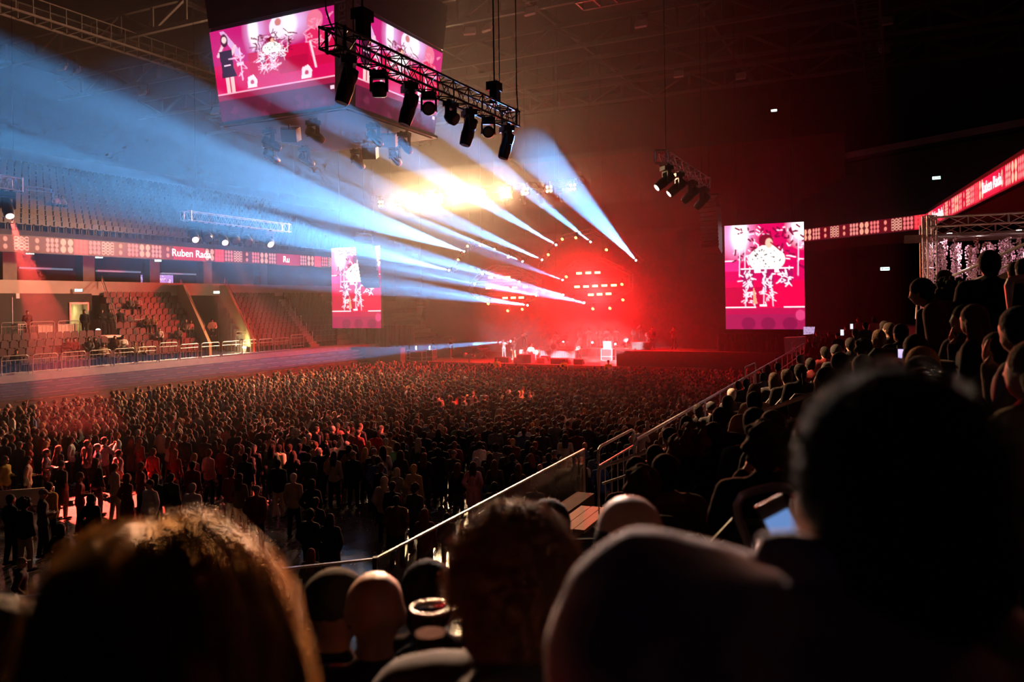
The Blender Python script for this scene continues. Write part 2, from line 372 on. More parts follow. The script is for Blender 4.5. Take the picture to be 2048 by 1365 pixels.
def chain(mb, pts, rs, n=10):
    for i in range(len(pts) - 1): cap(mb, pts[i], pts[i + 1], rs[i], rs[i + 1], n)
V = Vector
def add_mesh(me, mb):
    """append loose geometry (fingers) to a finished skin"""
    bm = bmesh.new(); bm.from_mesh(me); t = bpy.data.meshes.new('t'); t.from_pydata(mb.v, [], mb.f); bm.from_mesh(t); bm.to_mesh(me); bm.free(); bpy.data.meshes.remove(t)
    me.polygons.foreach_set('use_smooth', [True] * len(me.polygons))
def fingers(mb, wrist, d, nrm, side, curl=0.5, s=1.0, n=6):
    d = d.normalized(); nrm = (nrm - d * nrm.dot(d)).normalized(); x = d.cross(nrm) * side
    for k, (off, L) in enumerate(((-.028, .068), (-.010, .078), (.009, .074), (.027, .058))):
        b = wrist + d * .085 * s + x * off * s; pts = [b - d * .02 * s]; dd = d.copy(); p = b.copy()
        for j in range(3):
            pts.append(p.copy()); a = curl * (.35 + .55 * j); dd = (d * math.cos(a) + nrm * math.sin(a)); p = p + dd * (L * s * (.45, .32, .26)[j])
        pts.append(p); mb.path(pts, .008, n, rs=[.0095 * s, .0095 * s, .009 * s, .008 * s, .006 * s])
    b = wrist + d * .035 * s - x * .03 * s; t = (d * .6 - x * .65 + nrm * (.25 + .4 * curl)).normalized(); t2 = (d * .85 - x * .15 + nrm * (.3 + .5 * curl)).normalized()
    mb.path([b, b + t * .038 * s, b + t * .038 * s + t2 * .03 * s, b + t * .038 * s + t2 * .052 * s], .01, n, rs=[.012 * s, .011 * s, .0095 * s, .007 * s])
ARMS = {  # elbow, wrist for each side (x for the right side, +y forward), and finger direction
    'down': ((.235, -.03, 1.13), (.245, .05, .89)), 'front': ((.225, -.04, 1.14), (.085, .2, 1.12)), 'cross': ((.235, .05, 1.15), (-.07, .18, 1.2)),
    'pocket': ((.27, -.09, 1.14), (.175, .05, .94)), 'up': ((.28, .1, 1.52), (.2, .16, 1.78)), 'phone': ((.24, .14, 1.2), (.09, .32, 1.42)),
    'hip': ((.33, -.1, 1.17), (.17, .02, 1.02)), 'spread': ((.36, .1, 1.3), (.5, .2, 1.48)), 'play': ((.27, -.02, 1.13), (.14, .26, 1.06)), 'neck': ((.28, .02, 1.14), (.36, .24, 1.22)),
    'chin': ((.2, .16, 1.12), (.04, .16, 1.42)), 'lap': ((.25, .02, 1.12), (.1, .26, .98)), 'drum': ((.3, .02, 1.14), (.24, .3, 1.1)), 'sides': ((.25, -.04, 1.12), (.27, .1, .92)),
    'horn': ((.26, .1, 1.22), (.08, .3, 1.4)), 'reachdown': ((.24, .12, 1.12), (.2, .3, .92))}
class Fig:
    """joints of one figure in its own frame: origin on the floor under the pelvis, +y the way it faces"""
    def __init__(s, sit=False, arms=('down', 'down'), lean=0.0, tilt=0.0, yaw=0.0, pitch=0.0, fem=False, legs=None):
        sw = .155 if fem else .178; zp = .52 if sit else .95; s.sit = sit; s.fem = fem
        k = math.cos(lean)
        def T(p):
            x, y, z = p; z -= .95; q = V((x, y * k + z * math.sin(lean), z * k - y * math.sin(lean) * .5)); q.x += z * math.sin(tilt); return q + V((0, 0, zp))
        s.T = T; s.pelvis = T((0, 0, .95)); s.waist = T((0, 0, 1.1)); s.chest = T((0, .005, 1.28)); s.neck0 = T((0, -.015, 1.42))
        hy = .015 + .03 * math.sin(max(lean, 0)); s.head = T((0, hy, 1.605)); s.neck1 = s.head + V((0, -.015, -.07))
        s.hrot = Euler((pitch, 0, yaw)).to_matrix()
        s.sh = [T((-sw, 0, 1.38)), T((sw, 0, 1.38))]; s.el = []; s.wr = []
        for i, sd in enumerate((-1, 1)):
            e, w_ = ARMS[arms[i]]; s.el.append(T((sd * e[0], e[1], e[2]))); s.wr.append(T((sd * w_[0], w_[1], w_[2])))
        s.hip = []; s.kn = []; s.an = []; s.toe = []
        for i, sd in enumerate((-1, 1)):
            if sit: a = [(.09, .02, .5), (.13, .44, .53), (.13, .42, .1), (.14, .56, .05)]
            else:
                g = (.03 if legs is None else legs) * sd; a = [(.09, 0, .9), (.1, .02 + g, .5), (.105, g * 1.8 - .02, .09), (.125, .13 + g * 1.8, .035)]
            for L, q in zip((s.hip, s.kn, s.an, s.toe), a): L.append(V((sd * q[0], q[1], q[2])))
    def head_prims(s, mb, fine=False):
        Rm = s.hrot; c = s.head; n, m = (16, 10) if fine else (10, 7)
        mb.ell(c + Rm @ V((0, 0, .012)), (.077, .094, .104), n, m, Rm); mb.ell(c + Rm @ V((0, -.014, .034)), (.083, .098, .088), n, m, Rm); mb.ell(c + Rm @ V((0, .035, -.055)), (.056, .06, .058), n, m, Rm)
        mb.ell(c + Rm @ V((0, .1, -.012)), (.012, .02, .024), 8, 5, Rm); mb.ell(c + Rm @ V((0, .085, -.058)), (.024, .014, .012), 8, 5, Rm)
        for sd in (-1, 1):
            mb.ell(c + Rm @ V((sd * .08, -.008, -.005)), (.012, .022, .033), 8, 5, Rm); mb.ell(c + Rm @ V((sd * .03, .078, .012)), (.022, .014, .016), 8, 5, Rm)
    def body(s, voxel=.02, ratio=.4, hands=.45):
        mb = MB(); f = s.fem
        for i in range(2):
            chain(mb, [s.hip[i], s.kn[i], s.an[i]], [.085, .055, .04]); chain(mb, [s.an[i] + V((0, -.02, -.045)), s.toe[i]], [.042, .036])
            chain(mb, [s.sh[i], s.el[i], s.wr[i]], [.055, .041, .029])
            d = (s.wr[i] - s.el[i]).normalized(); x, y, _ = frame_of(d); mb.ell(s.wr[i] + d * .05, (.04, .02, .055), 10, 6, Matrix((x, y, d)).transposed())
        mb.ell(s.pelvis, (.155, .11, .12)); mb.ell(s.waist, (.125, .095, .15)); mb.ell(s.chest, (.16, .112, .17)); cap(mb, s.sh[0].lerp(s.sh[1], .12), s.sh[0].lerp(s.sh[1], .88), .062, .062)
        cap(mb, s.neck0, s.neck1, .058, .052); s.head_prims(mb)
        me = blob(mb, voxel, 3, ratio, skinm); fb = MB()
        for i, sd in enumerate((-1, 1)):
            d = s.wr[i] - s.el[i]; x, y, dd = frame_of(d); fingers(fb, s.wr[i], d, y if abs(d.z) < abs(d.y) else -x * sd, sd, hands)
        add_mesh(me, fb); return me
    def top(s, voxel=.024, ratio=.4, fat=.018, hem=.0, hood=False, coat=False, n=10):
        mb = MB()
        for i in range(2):
            w_ = s.el[i].lerp(s.wr[i], .93); chain(mb, [s.sh[i], s.el[i], w_], [.058 + fat, .046 + fat, .036 + fat * .8], n)
        z0 = s.pelvis + (s.pelvis - s.waist) * (.35 + hem)
        cap(mb, z0.lerp(s.waist, .15), s.waist, .02, .02, n); mb.ell(s.pelvis + (s.waist - s.pelvis) * (.05 - hem), (.155 + fat, .115 + fat, .13), n); mb.ell(s.waist, (.138 + fat, .105 + fat, .17), n); mb.ell(s.chest, (.165 + fat, .118 + fat, .175), n)
        cap(mb, s.sh[0].lerp(s.sh[1], .1), s.sh[0].lerp(s.sh[1], .9), .064 + fat, .064 + fat, n); cap(mb, s.neck0 + V((0, 0, -.03)), s.neck0.lerp(s.neck1, .25), .075 + fat * .6, .066 + fat * .5, n); [cap(mb, s.neck0 + V((0, 0, -.01)), s.sh[i], .06 + fat * .5, .05 + fat * .7, n) for i in range(2)]; cap(mb, s.pelvis + V((0, 0, -.02)).lerp(V((0, 0, 0)), 0) - V((.07, 0, .03)) * (0 if s.sit else 1), s.pelvis + V((.07, 0, -.05)) * (0 if s.sit else 1), .115 + fat, .115 + fat, n)
        if hood: mb.ell(s.neck0 + V((0, -.085, .0)), (.115, .06, .085), n)
        if coat:
            for sd in (-1, 1): cap(mb, s.pelvis + V((sd * .06, 0, 0)), s.pelvis + V((sd * .09, 0, -.38)), .14, .15, n)
        return blob(mb, voxel, 4, ratio, clothm, 'top')
    def trousers(s, voxel=.024, ratio=.35):
        mb = MB(); mb.ell(s.pelvis, (.163, .12, .125))
        for i in range(2): chain(mb, [s.hip[i], s.kn[i], s.an[i] + V((0, 0, .03))], [.098, .075, .062])
        return blob(mb, voxel, 3, ratio, clothm, 'trousers')
    def shoes(s):
        mb = MB()
        for i in range(2):
            h = s.an[i] + V((0, -.03, -.045)); x, y, d = frame_of(s.toe[i] - h)
            mb.ell((h + s.toe[i]) / 2 + V((0, 0, .012)), (.048, .05, (s.toe[i] - h).length / 2 + .06), 8, 6, Matrix((x, y, d)).transposed())
        return mb.mesh('shoes', clothm, True)
# ---- hair, hats, in the head's own frame
def hair_mesh(kind):
    mb = MB(); rr = random.Random(hash(kind) % 1000 if False else len(kind))
    if kind == 'bald':
        for i in range(15):
            a = math.radians(-195 + i * 15); mb.ell((.079 * math.cos(a), -.012 + .094 * math.sin(a), -.02), (.016, .016, .036), 8, 6); return blob(mb, .012, 2, .5, hairm, 'hair')
    if kind == 'fringe':
        mb.ell((0, -.052, -.015), (.084, .062, .085)); [mb.ell((sd * .064, -.02, .0), (.026, .065, .06)) for sd in (-1, 1)]; return blob(mb, .012, 2, .5, hairm, 'hair')
    if kind == 'cap':
        mb.ell((0, -.012, .05), (.093, .11, .086), 14, 8); mb.box((0, .12, .045), (.12, .1, .014)); mb.ell((0, .165, .045), (.06, .02, .008)); return blob(mb, .012, 2, .5, clothm, 'cap')
    if kind == 'beanie':
        mb.ell((0, -.014, .05), (.094, .11, .1), 14, 8); mb.ell((0, -.01, .01), (.097, .112, .03), 14, 6); return blob(mb, .014, 2, .5, clothm, 'beanie')
    if kind == 'hood':
        mb.ell((0, -.03, .02), (.105, .115, .125), 14, 8); mb.ell((0, -.06, -.1), (.11, .085, .08)); return blob(mb, .015, 3, .5, clothm, 'hood')
    mb.ell((0, -.02, .036), (.092, .106, .099), 14, 8); mb.ell((0, -.055, -.04), (.074, .052, .08)); [mb.ell((sd * .058, -.03, -.005), (.032, .055, .06)) for sd in (-1, 1)]
    if kind == 'long':
        mb.ell((0, -.03, .03), (.092, .1, .1)); 
        for sd in (-1, 0, 1): chain(mb, [(sd * .05, -.045, -.02), (sd * .06, -.075, -.15), (sd * .055, -.1, -.32)], [.06, .055, .035])
    if kind == 'bob':
        for sd in (-1, 1): chain(mb, [(sd * .06, -.02, .02), (sd * .078, -.02, -.1)], [.045, .04])
        chain(mb, [(0, -.07, 0), (0, -.075, -.11)], [.06, .05])
    if kind == 'tail': chain(mb, [(0, -.1, .03), (0, -.14, -.02), (0, -.13, -.2)], [.025, .03, .015])
    if kind == 'bun': mb.ell((0, -.1, .09), .045)
    if kind == 'curly':
        for i in range(60):
            a = rr.uniform(0, 6.283); z = rr.uniform(-.55, 1); q = math.sqrt(max(0, 1 - z * z)); y = q * math.sin(a) * .115 - .025
            if y > .06 and z < .4: continue
            mb.ell((q * math.cos(a) * .1, y, z * .12 + .02), rr.uniform(.018, .032), 6, 4)
    if kind == 'afro':
        for i in range(90):
            a = rr.uniform(0, 6.283); z = rr.uniform(-.6, 1); q = math.sqrt(max(0, 1 - z * z)); y = q * math.sin(a) * .15 - .03
            if y > .07 and z < .4: continue
            mb.ell((q * math.cos(a) * .14, y, z * .15 + .03), rr.uniform(.025, .04), 6, 4)
    return blob(mb, .013, 2, .45, hairm, 'hair')
HAIR = {k: hair_mesh(k) for k in ('short', 'long', 'bob', 'tail', 'bun', 'curly', 'afro', 'bald', 'fringe', 'cap', 'beanie', 'hood')}
POSES = {}
def pose(key, **kw):
    top = {k: kw.pop(k) for k in ('hood', 'coat', 'fat', 'hem') if k in kw}; f = Fig(**kw)
    POSES[key] = dict(fig=f, body=f.body(), top=f.top(**top), trousers=f.trousers(), shoes=f.shoes()); return POSES[key]
pose('stand'); pose('stand_front', arms=('front', 'front'), pitch=-.25); pose('stand_cross', arms=('cross', 'cross'), fat=.025); pose('stand_pocket', arms=('pocket', 'pocket'), hood=True, fat=.028)
pose('stand_arm_up', arms=('down', 'up'), pitch=.15); pose('stand_phone', arms=('phone', 'phone'), pitch=.05); pose('woman', fem=True, arms=('front', 'down'), fat=.012); pose('woman_coat', fem=True, arms=('pocket', 'pocket'), coat=True, fat=.022)
pose('stand_turn', arms=('front', 'down'), yaw=.8, fat=.022); pose('stand_big', arms=('down', 'pocket'), fat=.04, hood=True)
pose('sit', sit=True, arms=('lap', 'lap')); pose('sit_lean', sit=True, lean=.35, arms=('lap', 'lap'), pitch=.2); pose('sit_phone', sit=True, arms=('phone', 'phone'), lean=.05); pose('sit_turn', sit=True, arms=('cross', 'cross'), yaw=.7, fat=.03)
pose('sit_coat', sit=True, arms=('lap', 'pocket'), fat=.045, hood=True); pose('sit_woman', sit=True, fem=True, arms=('lap', 'chin'), fat=.02, yaw=-.5); pose('bend', lean=.55, arms=('reachdown', 'reachdown'), fat=.045, hood=True, pitch=-.3)
HAIRC = {'black': (.012, .009, .008), 'dark brown': (.035, .02, .013), 'brown': (.08, .042, .022), 'blond': (.42, .26, .11), 'grey': (.32, .30, .29), 'auburn': (.16, .05, .025), 'white': (.6, .58, .55)}
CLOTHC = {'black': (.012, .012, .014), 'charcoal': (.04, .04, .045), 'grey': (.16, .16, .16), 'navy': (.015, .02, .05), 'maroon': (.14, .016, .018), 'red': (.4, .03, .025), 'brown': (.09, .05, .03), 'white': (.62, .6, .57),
          'cream': (.48, .42, .32), 'olive': (.07, .075, .035), 'blue': (.04, .09, .22), 'pink': (.5, .22, .24), 'mustard': (.4, .24, .04), 'denim': (.06, .09, .16), 'beige': (.34, .28, .2), 'green': (.05, .13, .07), 'tan': (.3, .2, .12)}
HATS = ('cap', 'beanie', 'hood')
def person(label, ps, loc, rz, hair='short', hairc='dark brown', topc='black', legc='black', group=None, s=1.0, topname='jacket', lo=False, hatc=None):
    P_ = POSES[ps]; f = P_['fig']; M = TR(loc, rz, s)
    o = link('person', P_['body'], None, M); tag(o, label, 'person', group)
    def ch(nm, me, col, m=None):
        c = link(nm, me, o, m if m is not None else Matrix.Identity(4)); c.color = (*col, 1); return c
    if hair: ch(hair if hair in HATS else 'hair', HAIR[hair], CLOTHC[hatc or 'black'] if hair in HATS else HAIRC[hairc], Matrix.Translation(f.head) @ f.hrot.to_4x4())
    ch(topname, P_['top'], CLOTHC[topc]); ch('trousers', P_['trousers'], CLOTHC[legc])
    if not lo: ch('shoes', P_['shoes'], CLOTHC['white' if R.random() < .3 else 'black'])
    return o
def facing(loc, tgt): return math.atan2(-(tgt[0] - loc[0]), tgt[1] - loc[1])
STAGE_C = AV(62, 25, 3)
# ================================================================ video screens and ribbon boards
def lin(c): return tuple((x / 255.0) ** 2.2 for x in c)
class Cv:
    """a small painted picture, y down, 0..1 coordinates"""
    def __init__(s, w_, h_, c): s.a = np.ones((h_, w_, 3)) * np.array(lin(c)); s.w = w_; s.h = h_; s.X, s.Y = np.meshgrid((np.arange(w_) + .5) / w_, (np.arange(h_) + .5) / h_); s.asp = w_ / h_
    def put(s, m, c, al=1.0): m = (np.clip(m, 0, 1) * al)[..., None]; s.a = s.a * (1 - m) + np.array(lin(c)) * m
    def ell(s, cx, cy, rx, ry, c, al=1.0, soft=.0):
        d = np.sqrt(((s.X - cx) / rx) ** 2 + ((s.Y - cy) / ry) ** 2); s.put((1 - d) * rx * s.w / 1.2 + .5 if not soft else (1.0 - d) / soft, c, al)
    def rect(s, x0, y0, x1, y1, c, al=1.0): s.put(((s.X >= x0) & (s.X < x1) & (s.Y >= y0) & (s.Y < y1)).astype(float), c, al)
    def poly(s, pts, c, al=1.0):
        ins = np.zeros(s.X.shape, bool); k = len(pts)
        for i in range(k):
            x0, y0 = pts[i]; x1, y1 = pts[(i + 1) % k]
            if y0 == y1: continue
            ins ^= ((s.Y < y0) != (s.Y < y1)) & (s.X < (x1 - x0) * (s.Y - y0) / (y1 - y0) + x0)
        s.put(ins.astype(float), c, al)
    def line(s, x0, y0, x1, y1, wd, c, al=1.0):
        dx, dy = x1 - x0, (y1 - y0) / s.asp; L = dx * dx + dy * dy + 1e-9; t = np.clip(((s.X - x0) * dx + (s.Y - y0) / s.asp * dy) / L, 0, 1)
        d = np.hypot(s.X - x0 - t * dx, (s.Y - y0) / s.asp - t * dy); s.put((wd - d) * s.w + .5, c, al)
    def speck(s, x0, y0, x1, y1, n, c, r, rr):
        for i in range(n): s.ell(rr.uniform(x0, x1), rr.uniform(y0, y1), rr.uniform(.4, 1) * r, rr.uniform(.4, 1) * r * s.asp, c)
    def squig(s, x0, y0, x1, y1, n, c, wd, rr):
        for i in range(n):
            x, y = rr.uniform(x0, x1), rr.uniform(y0, y1); a = rr.uniform(0, 6.28); L = rr.uniform(.02, .07); s.line(x, y, x + math.cos(a) * L, y + math.sin(a) * L * s.asp, wd, c)
def screen_mesh(name, fn, cv, m, parent):
    """fn(s, t): point on the surface, s left to right, t top to bottom; the picture sits in a point colour layer"""
    w_, h_ = cv.w, cv.h; v = [tuple(fn(i / w_, j / h_)) for j in range(h_ + 1) for i in range(w_ + 1)]
    f = [(j * (w_ + 1) + i, (j + 1) * (w_ + 1) + i, (j + 1) * (w_ + 1) + i + 1, j * (w_ + 1) + i + 1) for j in range(h_) for i in range(w_)]
    me = bpy.data.meshes.new(name); me.from_pydata(v, [], f); me.materials.append(m)
    a = np.pad(cv.a, ((0, 1), (0, 1), (0, 0)), mode='edge'); col = np.ones(((h_ + 1) * (w_ + 1), 4), np.float32); col[:, :3] = a.reshape(-1, 3)
    ca = me.color_attributes.new('Col', 'FLOAT_COLOR', 'POINT'); ca.data.foreach_set('color', col.ravel()); return link(name, me, parent)
def drummer(cv, cx, cy, s, rr):
    """a percussionist in a spotted white shirt behind three congas, cx, cy the chest, s the shoulder span"""
    q = cv.asp
    cv.squig(cx - .9 * s, cy - .9 * s * q, cx + 1.0 * s, cy + .1 * s * q, 60, (250, 225, 245), .008 * s * 2, rr); cv.squig(cx - .9 * s, cy - .9 * s * q, cx + 1.0 * s, cy + .3 * s * q, 60, (120, 5, 50), .012 * s * 2, rr)
    for sx in (-.75, -.6, .85): cv.line(cx + sx * s, cy - .8 * s * q, cx + (sx - .03) * s, cy + .5 * s * q, .012 * s, (245, 215, 235))
    cv.ell(cx - .02 * s, cy + .03 * s * q, .5 * s, .36 * s * q, (252, 250, 246)); cv.ell(cx, cy - .12 * s * q, .36 * s, .26 * s * q, (252, 250, 246)); cv.speck(cx - .42 * s, cy - .25 * s * q, cx + .42 * s, cy + .25 * s * q, 34, (40, 10, 30), .028 * s, rr)
    cv.ell(cx - .03 * s, cy - .52 * s * q, .19 * s, .16 * s * q, (110, 5, 35)); cv.ell(cx + .05 * s, cy - .42 * s * q, .1 * s, .14 * s * q, (236, 180, 160)); cv.line(cx + .1 * s, cy - .44 * s * q, cx + .36 * s, cy - .2 * s * q, .02 * s, (150, 10, 50))
    cv.rect(cx - .5 * s, cy + .3 * s * q, cx + .5 * s, cy + .4 * s * q, (252, 248, 250))
    for sx, h_ in ((-.55, .55), (.0, .6), (.5, .45)):
        cv.poly([(cx + (sx - .19) * s, cy + .3 * s * q), (cx + (sx + .19) * s, cy + .3 * s * q), (cx + (sx + .15) * s, cy + (.3 + h_) * s * q), (cx + (sx - .15) * s, cy + (.3 + h_) * s * q)], (150, 20, 80))
        cv.rect(cx + (sx - .2) * s, cy + .27 * s * q, cx + (sx + .2) * s, cy + .31 * s * q, (250, 245, 250)); cv.squig(cx + (sx - .15) * s, cy + .33 * s * q, cx + (sx + .14) * s, cy + (.28 + h_) * s * q, 22, (250, 235, 250), .014 * s, rr)
    for sx in (-.5, .0): cv.squig(cx + (sx - .15) * s, cy + .9 * s * q, cx + (sx + .15) * s, cy + 1.25 * s * q, 22, (250, 225, 240), .012 * s, rr); cv.line(cx + (sx - .1) * s, cy + .85 * s * q, cx + (sx - .12) * s, cy + 1.35 * s * q, .012 * s, (240, 210, 230)); cv.line(cx + (sx + .12) * s, cy + .85 * s * q, cx + (sx + .14) * s, cy + 1.35 * s * q, .012 * s, (240, 210, 230))
def portrait_picture():
    rr = random.Random(5); cv = Cv(110, 150, (216, 8, 72)); cv.rect(0, 0, 1, .55, (196, 6, 80))
    cv.ell(.16, .1, .3, .28, (235, 190, 250), 1, 1.0); cv.ell(.2, .1, .14, .2, (255, 255, 255), 1, .5); cv.ell(.98, .05, .22, .22, (250, 230, 255), 1, .7); cv.ell(.97, .06, .12, .12, (255, 255, 255), 1, .4)
    cv.rect(0, .34, .2, .45, (240, 40, 120)); cv.rect(0, .34, .14, .355, (250, 220, 235)); cv.rect(.52, .55, 1, .79, (224, 4, 66)); cv.rect(0, .6, .5, .8, (178, 6, 58))
    drummer(cv, .55, .33, .46, rr)
    cv.poly([(.37, .58), (.42, .76), (.36, .76)], (235, 150, 120)); cv.rect(.45, .765, .54, .785, (250, 235, 240))
    cv.rect(0, .79, 1, .8, (250, 215, 220)); cv.rect(.4, .79, .75, .797, (214, 10, 66)); cv.rect(0, .8, 1, 1.01, (148, 28, 74)); cv.rect(0, .8, 1, .86, (178, 16, 70), .7)
    for x in (.3, .55, .82): cv.ell(x, .95, .09, .06, (112, 22, 62), .8)
    cv.ell(.95, .87, .06, .05, (200, 60, 110)); return cv
def wide_picture():
    rr = random.Random(9); cv = Cv(190, 130, (205, 14, 84)); cv.rect(0, .0, 1, .5, (190, 30, 110)); cv.ell(.38, .12, .12, .42, (225, 190, 250), 1, 1.0); cv.ell(.36, .1, .05, .3, (255, 255, 255), 1, .5); cv.ell(.66, .1, .2, .3, (230, 200, 255), 1, .9); cv.ell(.64, .12, .08, .2, (255, 255, 255), 1, .5)
    cv.poly([(.08, .02), (.12, .02), (.26, .4), (.2, .4)], (225, 190, 240), .7)
    cv.rect(.3, .4, 1, .72, (196, 10, 66)); cv.rect(.55, .55, .78, .76, (176, 6, 60))
    # singer in a dark dress at the left, hands raised
    cv.line(.05, .36, .1, .22, .012, (240, 190, 200)); cv.line(.17, .36, .2, .26, .012, (240, 190, 200)); cv.ell(.115, .16, .03, .09, (70, 8, 40)); cv.ell(.115, .15, .02, .045, (245, 205, 200))
    cv.poly([(.06, .3), (.17, .3), (.17, .56), (.19, .68), (.06, .68), (.07, .56)], (52, 12, 40)); cv.rect(.09, .68, .12, .95, (235, 190, 190)); cv.rect(.13, .68, .165, .95, (235, 190, 190)); cv.rect(.09, .5, .15, .515, (240, 200, 215))
    cv.line(.235, .3, .235, .75, .004, (250, 210, 230)); cv.rect(.2, .5, .26, .54, (245, 215, 235)); cv.squig(.2, .4, .28, .7, 16, (240, 180, 210), .004, rr)
    cv.ell(.55, .13, .06, .15, (235, 225, 250)); cv.ell(.56, .06, .025, .05, (200, 120, 120)); drummer(cv, .5, .38, .15, rr)
    cv.ell(.84, .14, .06, .14, (225, 110, 140)); cv.poly([(.77, .25), (.93, .25), (.95, .6), (.8, .6)], (214, 40, 90)); cv.line(.8, .4, .84, .75, .008, (245, 200, 215)); cv.squig(.76, .1, .95, .6, 30, (240, 150, 180), .004, rr)
    for x0, x1 in ((.27, .36), (.72, .81)):
        cv.poly([(x0, .88), (x0 + .01, .72), (x0 + .06, .7), (x1, .78), (x1 - .01, .88)], (250, 215, 225)); cv.ell((x0 + x1) / 2, .8, .016, .03, (190, 70, 110))
    cv.rect(.0, .9, 1, .912, (245, 170, 190)); cv.rect(0, .912, 1, 1.01, (150, 24, 66))
    k = int(cv.h * .78); src = cv.a[(np.arange(k) * cv.h / k).astype(int)]; cv.a[:k] = src; cv.a[k:] = np.array(lin((84, 22, 52)))         # the lower part shows the dark crowd
    for i in range(26): cv.ell(rr.uniform(0, 1), rr.uniform(.84, 1), rr.uniform(.02, .035), rr.uniform(.03, .05), (70, 18, 44) if i % 3 else (104, 36, 66), .8)
    cv.rect(.95, .8, .98, .84, (240, 200, 215)); return cv
def frame_box(o_name, corners, t, back, parent, m=black):
    """thin casing behind a screen: corners tl, tr, br, bl pushed back along 'back'"""
    mb = MB(); tl, tr, br_, bl = [V(c) for c in corners]; mb.quad(tl, tr, br_, bl); mb.quad(*[c + back for c in (bl, br_, tr, tl)])
    for a, b in ((tl, tr), (tr, br_), (br_, bl), (bl, tl)): mb.quad(b, a, a + back, b + back)
    return mb.build(o_name, m, parent)
pic = portrait_picture(); scr_m = screen_mat('led_wall', 1.5, 'AUTO')
def hung_screen(label, tl, tr, br_, bl, cv=pic):
    n_ = (tr - tl).cross(bl - tl).normalized(); n_ = -n_ if n_.dot(V((0, 0, H)) - tl) < 0 else n_
    t = thing('led_screen', label, 'screen', 'hanging portrait screens', TR((bl + br_) / 2, RZ))
    frame_box('casing', (tl, tr, br_, bl), .2, n_ * -.3, t); o = screen_mesh('display', lambda s, q: tl.lerp(tr, s).lerp(bl.lerp(br_, s), q) + n_ * .03, cv, scr_m, t)
    mb = MB()
    for p in (tl.lerp(tr, .15), tl.lerp(tr, .85)): mb.tube(p - n_ * .15, V((p.x, p.y, 28)) - n_ * .15, .025, n=5)
    mb.build('hanging_cable', black, t); return t
SCU = 55.0
a, b = at_u(1449, 453, SCU), at_u(1607.5, 443, SCU); c, d = at_u(1610, 657, SCU), at_u(1452, 661, SCU)
def flat(tl, tr, zt, zb): return V((tl.x, tl.y, zt)), V((tr.x, tr.y, zt)), V((tr.x, tr.y, zb)), V((tl.x, tl.y, zb))
zt, zb = (a.z + b.z) / 2, (c.z + d.z) / 2
hung_screen('tall portrait video wall hanging beside the near stand, showing a percussionist', *flat(a, b, zt, zb))
a2, b2 = at_u(663, 507, SCU + 1), at_u(760.5, 500, SCU + 1)
hung_screen('tall portrait video wall behind the curved line array, at the far side of the stage', *flat(a2, b2, zt, zb))

# ---- ribbon boards
def ribbon_picture(n, seed, seq, texts=()):
    """modules of a folk-style pattern, each one board height wide"""
    h_ = 22; k = 26; cv = Cv(n * k, h_, (164, 10, 44) if seed == 3 else (98, 8, 26)); cv.X *= n; 
    for i in range(n):
        m = seq[i % len(seq)]; x0 = i
        def el(cx, cy, r, c): d = np.hypot(cv.X - x0 - cx, (cv.Y - cy) * h_ / k); cv.put((r - d) * k + .5, c)
        if m == 'dots': [el(.2 + .3 * p, .2 + .3 * q, .12, (250, 120, 120)) for p in range(3) for q in range(3)]
        if m == 'stars':
            for p in range(3):
                for q in range(3):
                    for a_ in range(4):
                        cx, cy = .2 + .3 * p, .2 + .3 * q; ca, sa = math.cos(a_ * .785), math.sin(a_ * .785); dx, dy = cv.X - x0 - cx, (cv.Y - cy) * h_ / k; cv.put((np.hypot(dx, dy) < .13) * ((.035 - np.abs(dx * sa - dy * ca)) * k + .4), (252, 150, 140))
        if m == 'big': [el(.25 + .5 * p, .27 + .46 * q, .19, (252, 168, 140)) for p in range(2) for q in range(2)]
        if m == 'wave':
            for q in range(4):
                for sg in (-1, 1): cv.put((np.abs(cv.X - x0 - .5) < .48) * ((.035 - np.abs(cv.Y - (.2 + .2 * q + sg * .1 * np.sin((cv.X - x0) * 9.4)))) * h_ + .5), (252, 170, 150))
        if m == 'red': cv.put(((cv.X >= x0) & (cv.X < x0 + 1)).astype(float), (222, 22, 48)); [el(.2 + .3 * p, .2 + .3 * q, .14, (252, 70, 80)) for p in range(3) for q in range(3)]
        if m == 'gap': [el(.5, .27 + .46 * q, .13, (250, 140, 120)) for q in range(2)]
        if m == 'text': cv.put(((cv.X >= x0) & (cv.X < x0 + 1)).astype(float), (190, 20, 56))
    cv.X /= n; return cv
def text_obj(name, txt, M, size, m, parent, ext=.004):
    cu = bpy.data.curves.new(name, 'FONT'); cu.body = txt; cu.size = size; cu.extrude = ext; cu.align_x = 'CENTER'; cu.align_y = 'CENTER'; cu.materials.append(m)
    o = bpy.data.objects.new('tmp', cu); C.objects.link(o); dg = bpy.context.evaluated_depsgraph_get(); me = bpy.data.meshes.new_from_object(o.evaluated_get(dg)); bpy.data.objects.remove(o)
    me.transform(M); return link(name, me, parent)
rib_m = screen_mat('ribbon_led', 1.0); rib_near = screen_mat('ribbon_led_near', 1.5, 'AUTO'); white_led = mat('white_led', (1, 1, 1), em=(1, .95, .97), es=2.2, var=0)
SEQ = ['stars', 'gap', 'wave', 'gap', 'stars', 'big', 'red', 'dots', 'wave', 'gap', 'dots', 'big']
